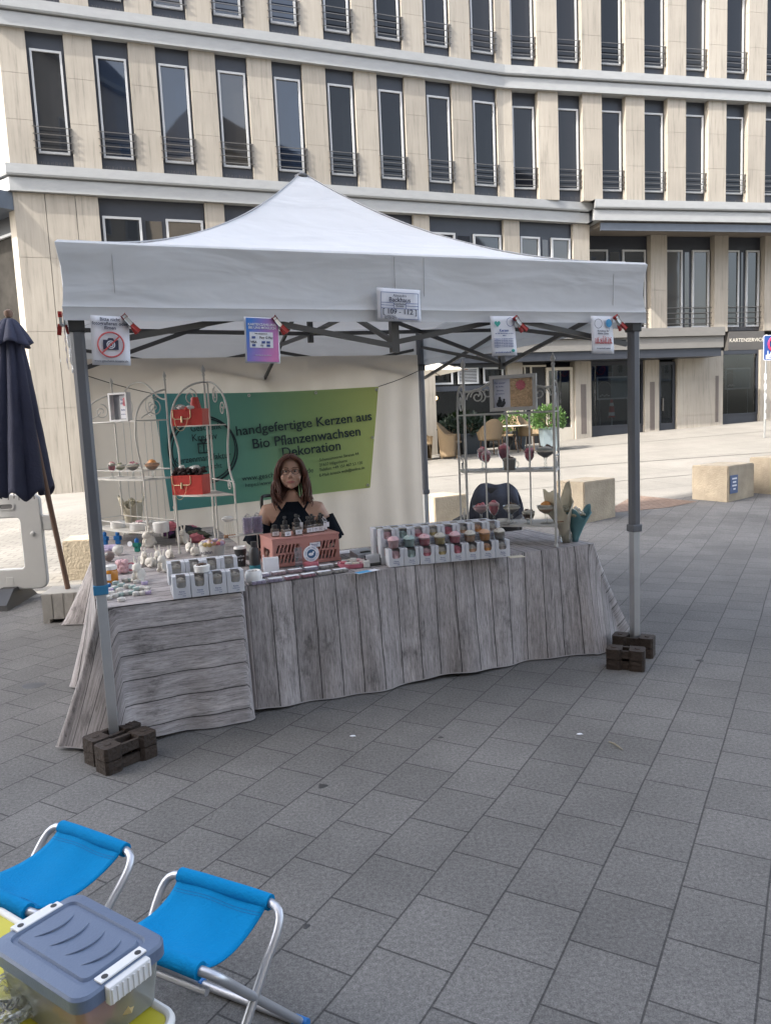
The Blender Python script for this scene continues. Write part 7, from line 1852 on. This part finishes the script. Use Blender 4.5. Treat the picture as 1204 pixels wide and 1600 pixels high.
b = MB(); b.box(-.36, -.29, -.03, .03, .10, zb_ + .12, bev=.008); b.build('foot_post', m_bar, bar_)
b = MB(); b.add([(-.43, -.36, 0), (-.22, -.36, 0), (-.22, .3, 0), (-.43, .3, 0), (-.39, -.12, .15), (-.26, -.12, .15), (-.26, .12, .15), (-.39, .12, .15), (-.41, -.34, .05), (-.24, -.34, .05)], [(0,3,2,1), (0,1,9,8), (8,9,5,4), (1,2,6,5,9), (2,3,7,6), (3,0,8,4,7), (4,5,6,7)]); b.build('foot', m_black, bar_)

# ================================================================== STONE CUBES
def stone(name, base, dark):
    mt = mat(name, base, .85, .34, 3.2, .5, 40)
    return mt
m_stone = stone('weathered_stone', (.38, .32, .235), 0)
def cube(label, near, nearz, lft=None, rgt=None, size=.56, ang=None, hgt=None, df=1.0):
    N_ = G(*near)
    if rgt: Rp = G(*rgt); d = Rp - N_; ang = math.atan2(d.y, d.x) if ang is None else ang; size = d.x / math.cos(ang)
    dep = (N_ - CAMP).dot(FWD); h_ = hgt or (near[1] - nearz) / FOC * dep * 1.01
    t = thing('stone_cube', label, 'stone block', N_, ang, 'stone cubes along the street')
    b = MB(); bm = bmesh.new(); bmesh.ops.create_cube(bm, size=1)
    bmesh.ops.bevel(bm, geom=bm.edges[:], offset=.02, segments=2, affect='EDGES'); bmesh.ops.subdivide_edges(bm, edges=bm.edges[:], cuts=3, use_grid_fill=True)
    for v in bm.verts:
        v.co = Vector(((v.co.x + .5) * size, (v.co.y + .5) * size * df, v.co.z * (h_ + .06) + (h_ - .06) / 2)); v.co += v.co.normalized() * .008 * noise.noise(v.co * 7)
    bm.verts.index_update(); b.add([v.co.copy() for v in bm.verts], [tuple(v.index for v in f.verts) for f in bm.faces]); bm.free()
    b.build('block', m_stone, t, 30); return t, size, h_
cube('stone cube with dark mossy stains beside the red paving, behind the teal bouquet', (912, 818), 754, rgt=(963, 808), ang=R_(38), df=.72)
t_, s_, h_ = cube('stone cube with a small blue plate on its shaded side', (1136, 785), 729, rgt=(1180, 776), ang=R_(38), df=.72)
M_c = t_.matrix_basis.copy()
pl = thing('blue_plate', 'small blue notice plate stuck on the shaded side of the stone cube', 'plate', t_.location + Matrix.Rotation(t_.rotation_euler.z, 3, 'Z') @ Vector((.15, -.012, .12)), t_.rotation_euler.z)
b = MB(); b.box(-.10, .10, -.006, .006, 0, .26); b.build('plate', mat('plate_blue', (.07, .11, .22), .5, .1), pl)
b = MB()
for k, w_ in enumerate((.13, .09, .12, .06)): b.box(-w_ / 2, w_ / 2, -.009, -.0065, .20 - .05 * k, .222 - .05 * k)
b.build('white_marks', m_paper, pl)
cube('stone cube cut off by the right edge of the picture', (1222, 774), 716, size=.56, ang=R_(38), df=.9)
cube('stone cube half hidden by the white tent wall and the dark chair', (680, 826), 778, rgt=(731, 818))
cube('small stone cube behind the parasol base at the left', (103, 908), 846, size=.42, ang=R_(12))

# ================================================================== CAFE ACROSS THE STREET
m_wick = mat('wicker', (.20, .145, .085), .7, .2, 60, .7, 120); m_wickd = mat('dark_cane', (.12, .07, .04), .6, .2, 30)
def GY(px, Y):
    p = aty(px, 700, Y); p.z = gz(p.x, p.y); return p
def wicker_chair(label, loc, rz, tub=False):
    t = thing('wicker_chair', label, 'chair', loc, rz, 'wicker chairs of the cafe')
    b = MB()
    def sh(u, v):                                # back and arms in one curved shell, open to -y
        a = R_(-35 + 250 * u); k = max(0, math.sin(a)); top = .62 + .33 * k ** 1.5
        z = (.04 if tub else .41) + (top - (.04 if tub else .41)) * v; r_ = .29 + .05 * v * (1 if not tub else 1.1)
        return Vector((math.cos(a) * r_, math.sin(a) * r_, z))
    b.grid(30, 10, sh); b.build('shell', m_wick, t, True, solid=.022)
    b = MB(); b.tube([sh(k / 40, 1.0) for k in range(41)], .018, 8); b.build('rim', m_wick, t, True)
    b = MB(); b.lathe([(.0, .40), (.29, .40), (.30, .43), (.28, .45), (0, .455)], seg=22); b.build('seat', m_wick, t, True)
    for a in (45, 135, 225, 315):
        b = MB(); x, y = math.cos(R_(a)), math.sin(R_(a)); b.tube([(x * .25, y * .25, .42), (x * .29, y * .29, 0)], .017, 8); b.build('leg', m_wickd if not tub else m_wick, t)
    return t
wicker_chair('woven tub chair alone at the left of the cafe terrace', GY(704, 20.5), R_(72), True)
wicker_chair('wicker chair with its back to the stall, middle of the cafe terrace', GY(765, 20.5), R_(-165))
wicker_chair('wicker chair at the far side of the cafe table', GY(797, 21.6), R_(-20))
wicker_chair('wicker chair at the right of the cafe table, before the planter', GY(828, 21.1), R_(55))
wicker_chair('wicker chair peeping out beside the rear tent leg', GY(656, 20.4), R_(40), True)
q = GY(806, 20.9)
t = thing('cafe_table', 'round cafe table with dark legs between the wicker chairs', 'table', q, 0)
b = MB(); b.lathe([(0, .70), (.36, .70), (.37, .715), (.36, .73), (0, .73)], seg=28); b.build('tabletop', m_cream, t, True)
for a in (30, 150, 270):
    b = MB(); x, y = math.cos(R_(a)), math.sin(R_(a)); b.tube(bez((x * .05, y * .05, .70), (x * .02, y * .02, .4), (x * .1, y * .1, .2), (x * .3, y * .3, 0)), .016, 6); b.build('leg', m_black, t)
b = MB(); b.tube([(.12 * math.cos(a), .12 * math.sin(a), .3) for a in [k * math.pi / 8 for k in range(16)]], .010, 5, closed=True); b.build('foot_ring', m_black, t)
def leafmat(name, c): return mat(name, c, .5, .35, 6, trans=.25)
m_leaf = leafmat('fresh_leaf', (.065, .135, .03)); m_leafd = leafmat('dark_leaf', (.016, .032, .020)); m_zinc = mat('zinc_pot', (.25, .31, .34), .4, .12, 6, metal=.3); m_dpot = mat('dark_planter', (.05, .06, .07), .5, .1)
def foliage(b, n, cx, cy, cz, rx, ry, rz_, rg, ls=.06, droop=.4):
    for k in range(n):
        th = rg.uniform(0, 6.283); ph = math.acos(rg.uniform(-.6, 1)); q = rg.uniform(.35, 1) ** .6
        d = Vector((math.sin(ph) * math.cos(th), math.sin(ph) * math.sin(th), math.cos(ph))); c = Vector((cx + d.x * rx * q, cy + d.y * ry * q, cz + d.z * rz_ * q))
        L_ = (d + Vector((rg.uniform(-.6, .6), rg.uniform(-.6, .6), rg.uniform(-droop, .5)))).normalized(); S_ = L_.cross(Vector((rg.uniform(-1, 1), rg.uniform(-1, 1), rg.uniform(-.2, 1)))).normalized()
        l_ = ls * rg.uniform(.6, 1.3); w_ = l_ * .3; nn_ = L_.cross(S_) * l_ * .1
        b.add([c, c + L_ * l_ * .5 + S_ * w_ + nn_, c + L_ * l_, c + L_ * l_ * .5 - S_ * w_ + nn_], [(0, 1, 2, 3)])
def planter(label, loc, pot, leaf, hpot, wpot, n, rx, rz_, rg, ls=.08):
    t = thing('potted_plant', label, 'plant', loc, rg.uniform(0, .5))
    b = MB(); b.add([(-wpot * .38, -wpot * .38, 0), (wpot * .38, -wpot * .38, 0), (wpot * .38, wpot * .38, 0), (-wpot * .38, wpot * .38, 0), (-wpot / 2, -wpot / 2, hpot), (wpot / 2, -wpot / 2, hpot), (wpot / 2, wpot / 2, hpot), (-wpot / 2, wpot / 2, hpot)], [(0,3,2,1), (4,5,6,7), (0,1,5,4), (1,2,6,5), (2,3,7,6), (3,0,4,7)]); b.box(-wpot / 2 - .012, wpot / 2 + .012, -wpot / 2 - .012, wpot / 2 + .012, hpot - .03, hpot + .005, bev=.006); b.build('pot', pot, t)
    b = MB()
    for k in range(8): a = rg.uniform(0, 6.28); b.tube([(0, 0, hpot), (math.cos(a) * rx * .3, math.sin(a) * rx * .3, hpot + rz_ * .5), (math.cos(a) * rx * .7, math.sin(a) * rx * .7, hpot + rz_ * rg.uniform(.6, 1.1))], [.010, .007, .003], 5)
    b.build('stem', m_wickd, t)
    b = MB(); foliage(b, n, 0, 0, hpot + rz_ * .55, rx, rx, rz_, rg, ls); b.build('leaves', leaf, t); return t
rg = random.Random(21)
planter('bright green leafy plant in a tall zinc pot at the right of the terrace', GY(857, 20.6), m_zinc, m_leaf, .62, .44, 1700, .46, .40, rg, .07)
planter('bright green bush behind the cafe table', GY(804, 22.0), m_dpot, m_leaf, .5, .5, 1300, .48, .36, rg, .07)
planter('dark leafy plant in a dark planter before the cafe window', GY(735, 21.5), m_dpot, m_leafd, .55, .7, 450, .42, .36, rg, .12)
planter('dark bush at the left end of the cafe window', GY(704, 21.4), m_dpot, m_leafd, .5, .4, 300, .30, .36, rg, .12)
# cafe parasol
m_cpar = mat('cream_parasol_cloth', (.62, .58, .50), .7, .05, 4, trans=.2)
q = GY(644, 19.6); zc = 2.60
t = thing('parasol', 'open cream parasol of the cafe, its corner showing beside the tent leg', 'parasol', q, R_(12))
b = MB()
def pf(u, v):
    x, y = 2 * u - 1, 2 * v - 1; r_ = max(abs(x), abs(y)); return Vector((x * 1.18, y * 1.18, zc - q.z + .42 * (1 - r_)))
b.grid(12, 12, pf); b.build('canopy', m_cpar, t)
b = MB(); b.tube([(0, 0, 0), (0, 0, zc - q.z + .42)], .025, 8); b.build('pole', m_rail, t)
for sx_, sy_ in ((-1, -1), (1, -1), (1, 1), (-1, 1)):
    b = MB(); b.tube([(0, 0, zc - q.z + .36), (sx_ * 1.17, sy_ * 1.17, zc - q.z - .02)], .010, 5); b.build('rib', m_pole, t)
b = MB(); b.box(-.3, .3, -.3, .3, 0, .08, bev=.01); b.build('base', m_conc, t)
# parking sign at the right edge
q = G(1193, 684)
t = thing('street_sign', 'blue loading zone sign on a grey post at the right edge', 'sign', q, R_(12))
dep = (q - CAMP).dot(FWD); u_ = dep / FOC; Hs = (684 - 527) * u_
b = MB(); b.tube([(0, 0, 0), (.02, 0, Hs + .02)], .028, 10); b.build('post', m_alu, t, True)
b = MB(); hw = .34; hh = 36 * u_ / 2 + .02; b.prism(rrect(-.10, .58, Hs - hh * 2, Hs, .04), -.045, -.035, lambda a, c, h: Vector((a, h, c))); b.build('plate', mat('sign_blue', (.02, .07, .27), .4, .05), t)
b = MB(); b.ring(rrect(-.10, .58, Hs - hh * 2, Hs, .04), rrect(-.085, .565, Hs - hh * 2 + .015, Hs - .015, .035), -.048, -.0455, lambda a, c, h: Vector((a, h, c))); b.build('white_border', m_paper, t)
b = MB(); cz_ = Hs - hh * .72; b.tube([(.24 + .19 * math.cos(a), -.050, cz_ + .19 * math.sin(a)) for a in [k * math.pi / 14 for k in range(28)]], .026, 6, closed=True)
b.tube([(.24 - .13, -.052, cz_ - .13), (.24 + .13, -.052, cz_ + .13)], .022, 6); b.tube([(.24 - .13, -.056, cz_ + .13), (.24 + .13, -.056, cz_ - .13)], .022, 6); b.build('red_ban_symbol', mat('sign_red', (.55, .03, .09), .4, .05), t)
text([('LADE-', .15, .24, Hs - hh * 1.42, 'CENTER', 0, 1.1, .004), ('BEREICH', .15, .24, Hs - hh * 1.74, 'CENTER', 0, .95, .004)], m_paper, t, y=-.047)
for k in range(5):
    b = MB(); b.lathe([(.0295, .5 + .26 * k), (.0295, .5 + .26 * k + .15)], (.01, 0, 0), 12); b.build('sticker', m_paper, t)

# ================================================================== FOREGROUND: CAMP STOOLS, BOX, YELLOW TABLE
m_bluec = mat('bright_blue_canvas', (.0, .185, .42), .9, .06, 20, .25, 150, spec=.15); m_bluep = mat('blue_plastic', (.02, .15, .42), .4, .05); m_tube = mat('aluminium_tube', (.50, .51, .54), .38, .06, 20, metal=.75)
ZS = .36
def stool(label, A, B, C):
    A_, B_, C_ = atz(*A, ZS), atz(*B, ZS), atz(*C, ZS); D_ = A_ + (C_ - B_)
    c_ = (A_ + C_) / 2; u = (B_ - A_); ang = math.atan2(u.y, u.x); W_ = u.length; Dp = (C_ - B_).length
    t = thing('camp_stool', label, 'stool', Vector((c_.x, c_.y, 0)), ang, 'blue camp stools')
    hw, hd_ = W_ / 2, Dp / 2                      # local: AB at +y, CD at -y
    def seat(u_, v_):
        s_ = (2 * v_ - 1); y = hd_ * s_; sag = -.035 * (1 - s_ ** 2) + .012 * (s_ ** 8)
        x = (u_ - .5) * W_ * (1 - .05 * (1 - s_ ** 2)); return Vector((x, y, ZS + sag + .003 * math.sin(u_ * 9 + v_ * 5)))
    b = MB(); b.grid(16, 24, seat); o = b.build('seat', m_bluec, t, True, solid=.003)
    for sg in (1, -1):
        b = MB(); b.tube([(-hw, sg * hd_, ZS), (-hw * .5, sg * hd_, ZS + .002), (hw * .5, sg * hd_, ZS + .002), (hw, sg * hd_, ZS)], .019, 12); b.build('sleeve', m_bluec, o, True)
        b = MB()
        for q_ in (.030, .036): b.tube([seat(.02 + .96 * k / 20, .5 + sg * (.5 - q_ / Dp)) + Vector((0, 0, .0022)) for k in range(21)], .0007, 4)
        b.build('stitching', mat('blue_thread', (.0, .10, .26), .8), o)
        # U frame: sleeve bar, rounded bends, legs crossing to the other side
        b = MB(); pts = []
        e = hw + .012; fy = -sg * hd_ * 1.45
        for sx_ in (-1, 1):
            dn = Vector((sx_ * e, fy, .012)); up = Vector((sx_ * e, sg * hd_, ZS)); dr = (dn - up).normalized()
            bend = bez(up - Vector((sx_ * .03, 0, 0)), up + Vector((sx_ * .035, 0, .004)), up + dr * .03 + Vector((sx_ * .035, 0, 0)), up + dr * .11 + Vector((sx_ * .026, 0, 0)), 8)
            leg_ = bend + [dn + Vector((sx_ * .015, 0, 0))]
            pts = (leg_[::-1] if sx_ == -1 else pts + leg_) if sx_ == -1 else pts + leg_
        pts = pts + [pts[0]] if False else pts
        b.tube(pts, .0105, 10); b.tube([pts[0], pts[-1]], .0105, 10); b.build('frame', m_tube, t, True)
        for sx_ in (0, -1):
            b = MB(); q = pts[sx_]; b.tube([q - Vector((.018 if sx_ == 0 else -.018, 0, 0)), q + Vector((.02 if sx_ == 0 else -.02, 0, 0))], .014, 10); b.build('foot_cap', m_bluep, t, True)
    b = MB(); b.tube([(-hw, -hd_ + .03, ZS - .075), (hw * .9, -hd_ + .03, ZS - .075)], .009, 8); b.build('lower_bar', m_tube, t, True)
    return t
stool('bright blue folding stool at the left edge, further from the storage box lid', (99, 1293), (199, 1329), (42, 1423))
stool('bright blue folding stool to the right of the storage box', (285, 1368), (425, 1411), (310, 1516))
# yellow table
ZY = .44
K_ = atz(279, 1590, ZY); Bk = atz(20, 1434, ZY); u = (K_ - Bk).normalized(); ang = math.atan2(u.y, u.x)
m_yel = mat('yellow_laminate', (.50, .44, .03), .4, .05, 8); m_rim = mat('white_rim', (.66, .65, .62), .4, .04)
tb = thing('camp_table', 'yellow camping table with a white rounded rim under the storage box', 'table', Vector((K_.x, K_.y, 0)), ang)
TL, TD = .62, .46
b = MB(); b.prism(rrect(-TL + .006, -.006, -TD + .006, -.006, .03), ZY - .012, ZY - .002, lambda a, c, h: Vector((a, c, h))); b.build('tabletop', m_yel, tb)
b = MB(); pr_ = rrect(-TL, 0, -TD, 0, .035, 8); b.tube([(a, c, ZY - .004) for a, c in pr_], .009, 8, closed=True); b.build('rim', m_rim, tb, True)
for sx_ in (-TL + .06, -.06):
    for sy_ in (-TD + .06, -.06):
        b = MB(); b.tube([(sx_, sy_, 0), (sx_, sy_, ZY - .014)], .010, 8); b.build('leg', m_tube, tb)
# storage box
ZL = .565
c0, c1, c2, c3_ = [atz(*q, ZL) for q in ((110, 1384), (258, 1461), (132, 1568), (-14, 1482))]
ux = (c1 - c0); uy = (c3_ - c0); ang = math.atan2((c2 - c3_).y, (c2 - c3_).x); ang = math.atan2(ux.y, ux.x)
cen = (c0 + c1 + c2 + c3_) / 4; LW = ((c1 - c0).length + (c2 - c3_).length) / 2; LD = ((c3_ - c0).length + (c2 - c1).length) / 2
m_lid = mat('slate_blue_plastic', (.105, .140, .215), .42, .05, 6, .08, 200); m_tub = glassmat('milky_plastic', (.90, .92, .93), .04, .18, haze=.34, hazecol=(.62, .63, .60)); m_hdl = mat('white_handle', (.66, .66, .66), .45, .04)
sb = thing('storage_box', 'clear plastic storage box with a slate blue lid and white handles on the yellow table', 'box', Vector((cen.x, cen.y, ZY)), ang)
hl, hdp, hz = LW / 2, LD / 2, ZL - ZY
b = MB(); r0 = rrect(-hl + .022, hl - .022, -hdp + .018, hdp - .018, .02); r1_ = rrect(-hl + .010, hl - .010, -hdp + .008, hdp - .008, .022); n = len(r0)
b.add([Vector((a, c, .002)) for a, c in r0] + [Vector((a, c, hz - .02)) for a, c in r1_], [(i, (i + 1) % n, n + (i + 1) % n, n + i) for i in range(n)] + [tuple(range(n))[::-1]]); b.build('tub', m_tub, sb, 40)
b = MB(); zl = hz - .018
o1 = rrect(-hl, hl, -hdp, hdp, .028, 6); o2 = rrect(-hl + .004, hl - .004, -hdp + .004, hdp - .004, .026, 6); i1_ = rrect(-hl + .024, hl - .024, -hdp + .026, hdp - .026, .018, 6); i2_ = rrect(-hl + .027, hl - .027, -hdp + .029, hdp - .029, .016, 6); i3_ = rrect(-hl + .034, hl - .034, -hdp + .036, hdp - .036, .012, 6); i4_ = rrect(-hl + .037, hl - .037, -hdp + .039, hdp - .039, .012, 6)
n = len(o1); lv = [(o1, zl - .012), (o1, zl + .010), (o2, zl + .015), (i1_, zl + .018), (i2_, zl + .013), (i3_, zl + .013), (i4_, zl + .018)]
b.add([Vector((a, c, z)) for pl_, z in lv for a, c in pl_], [(k * n + i, k * n + (i + 1) % n, (k + 1) * n + (i + 1) % n, (k + 1) * n + i) for k in range(len(lv) - 1) for i in range(n)] + [tuple(6 * n + i for i in range(n))])
for k in range(4):
    x = -hl * .50 + k * hl * .34; pts = bez((x - .012, -hdp * .42, zl + .0165), (x + .016, -hdp * .18, zl + .022), (x + .016, hdp * .18, zl + .022), (x - .004, hdp * .46, zl + .0165), 14); b.tube(pts, [.0006] + [.0018] * 13 + [.0006], 8)
b.build('lid', m_lid, sb, 35)
for sg in (-1, 1):
    b = MB(); x = sg * (hl - .004); b.box(min(x, x + sg * .016), max(x, x + sg * .016), -hdp * .46, hdp * .46, zl - .020, zl + .014, bev=.004); b.box(min(x - sg * .02, x), max(x - sg * .02, x), -hdp * .50, hdp * .50, zl + .0165, zl + .0205, bev=.0015)
    for k in range(8): y = -hdp * .40 + hdp * .80 * k / 7; b.tube([(x + sg * .0165, y, zl - .017), (x + sg * .0165, y, zl + .009)], .0022, 6)
    hd2 = b.build('handle', m_hdl, sb)
    for y in (-hdp * .36, hdp * .36):
        b = MB(); b.lathe([(.006, zl + .0206), (.006, zl + .0212), (0, zl + .0212)], (x - sg * .008, y, 0), 10); b.build('hole', m_black, hd2)
it = [('red', (hl * .42, -hdp * .25, .045), .048), ('yellow', (hl * .55, hdp * .10, .035), .04), ('white', (-hl * .3, -.02, .03), .045), ('lilac', (-hl * .15, -hdp * .4, .03), .035), ('teal', (-hl * .55, -hdp * .3, .04), .03), ('orange', (hl * .1, -hdp * .35, .03), .034)]
for c, p, r_ in it:
    b = MB(); b.ball(p, r_, 1.1, .9, .75, 14, 9, lump=.5, ls=10); q = b.build('packed_goods', wax(c), None, True)
    q.name = 'packed_goods'; q.location = sb.location; q.rotation_euler = (0, 0, ang); tag(q, '%s soft bundle packed inside the clear storage box' % {'lilac': 'lilac', 'teal': 'teal'}.get(c, c), 'bundle')
# clear bag with bits at the lower left
p = atz(8, 1592, ZY)
t = thing('plastic_bag', 'crumpled clear bag of small dark clips in the lower left corner', 'bag', p + Vector((-.02, -.01, .0)), .3)
b = MB(); b.ball((0, 0, .030), .075, 1.1, .9, .40, 26, 16, lump=.5, ls=14); b.build('bag_film', glassmat('bag_film', (.94, .95, .94), .02, .22, haze=.22, hazecol=(.6, .62, .58)), t, True)
b = MB(); rq = random.Random(2)
for k in range(9): a = rq.uniform(0, 6.28); q = Vector((rq.uniform(-.045, .045), rq.uniform(-.035, .035), rq.uniform(.014, .04))); b.tube([q + Vector((.012 * math.cos(a + s_), .012 * math.sin(a + s_), .004 * math.sin(s_ * 2))) for s_ in [i * .7 for i in range(7)]], .0028, 5)
b.build('clips', m_rail, t)

# ================================================================== SMALL THINGS ON THE PAVING
t = atz(962, 1165, .004)
b = MB(); b.tube([(-.02, .045, 0), (-.006, .015, .004), (.004, -.015, .004), (.016, -.045, 0)], [.002, .004, .004, .0015], 6); o = b.build('twig', mat('dry_twig', (.20, .18, .13), .8, .2)); o.location = t; tag(o, 'thin dry twig lying alone on the paving right of the stall', 'twig')
for k, (px, py) in enumerate(((905, 1148), (551, 1151))):
    b = MB(); b.ball((0, 0, .003), .011, 1.3, .7, .3, 8, 5, lump=.6); o = b.build('paper_scrap', m_paper, None, True); o.location = atz(px, py, .0); tag(o, ('small white scrap on the paving below the right weights', 'small white scrap on the paving in front of the long cloth')[k], 'litter')
m_stain = mat('gum_spot', (.035, .034, .034), .6, .2)
for px, py, r_ in ((504, 1228, .020), (688, 1152, .013), (1093, 1032, .022), (478, 1447, .012)):
    b = MB(); b.lathe([(r_, 0), (r_ * .8, .0012), (0, .0016)], seg=14, wob=lambda a, i: .2 * math.sin(3 * a + px)); o = b.build('gum_spot', m_stain, None, True); o.location = atz(px, py, .0005); tag(o, kind='structure')
b = MB(); b.lathe([(.055, 0), (.05, .001), (0, .0012)], seg=18, sx=1.3, wob=lambda a, i: .1 * math.sin(3 * a)); o = b.build('water_stain', mat('wet_spot', (.065, .064, .065), .5, .2)); o.location = atz(53, 1071, .0005); tag(o, kind='structure')
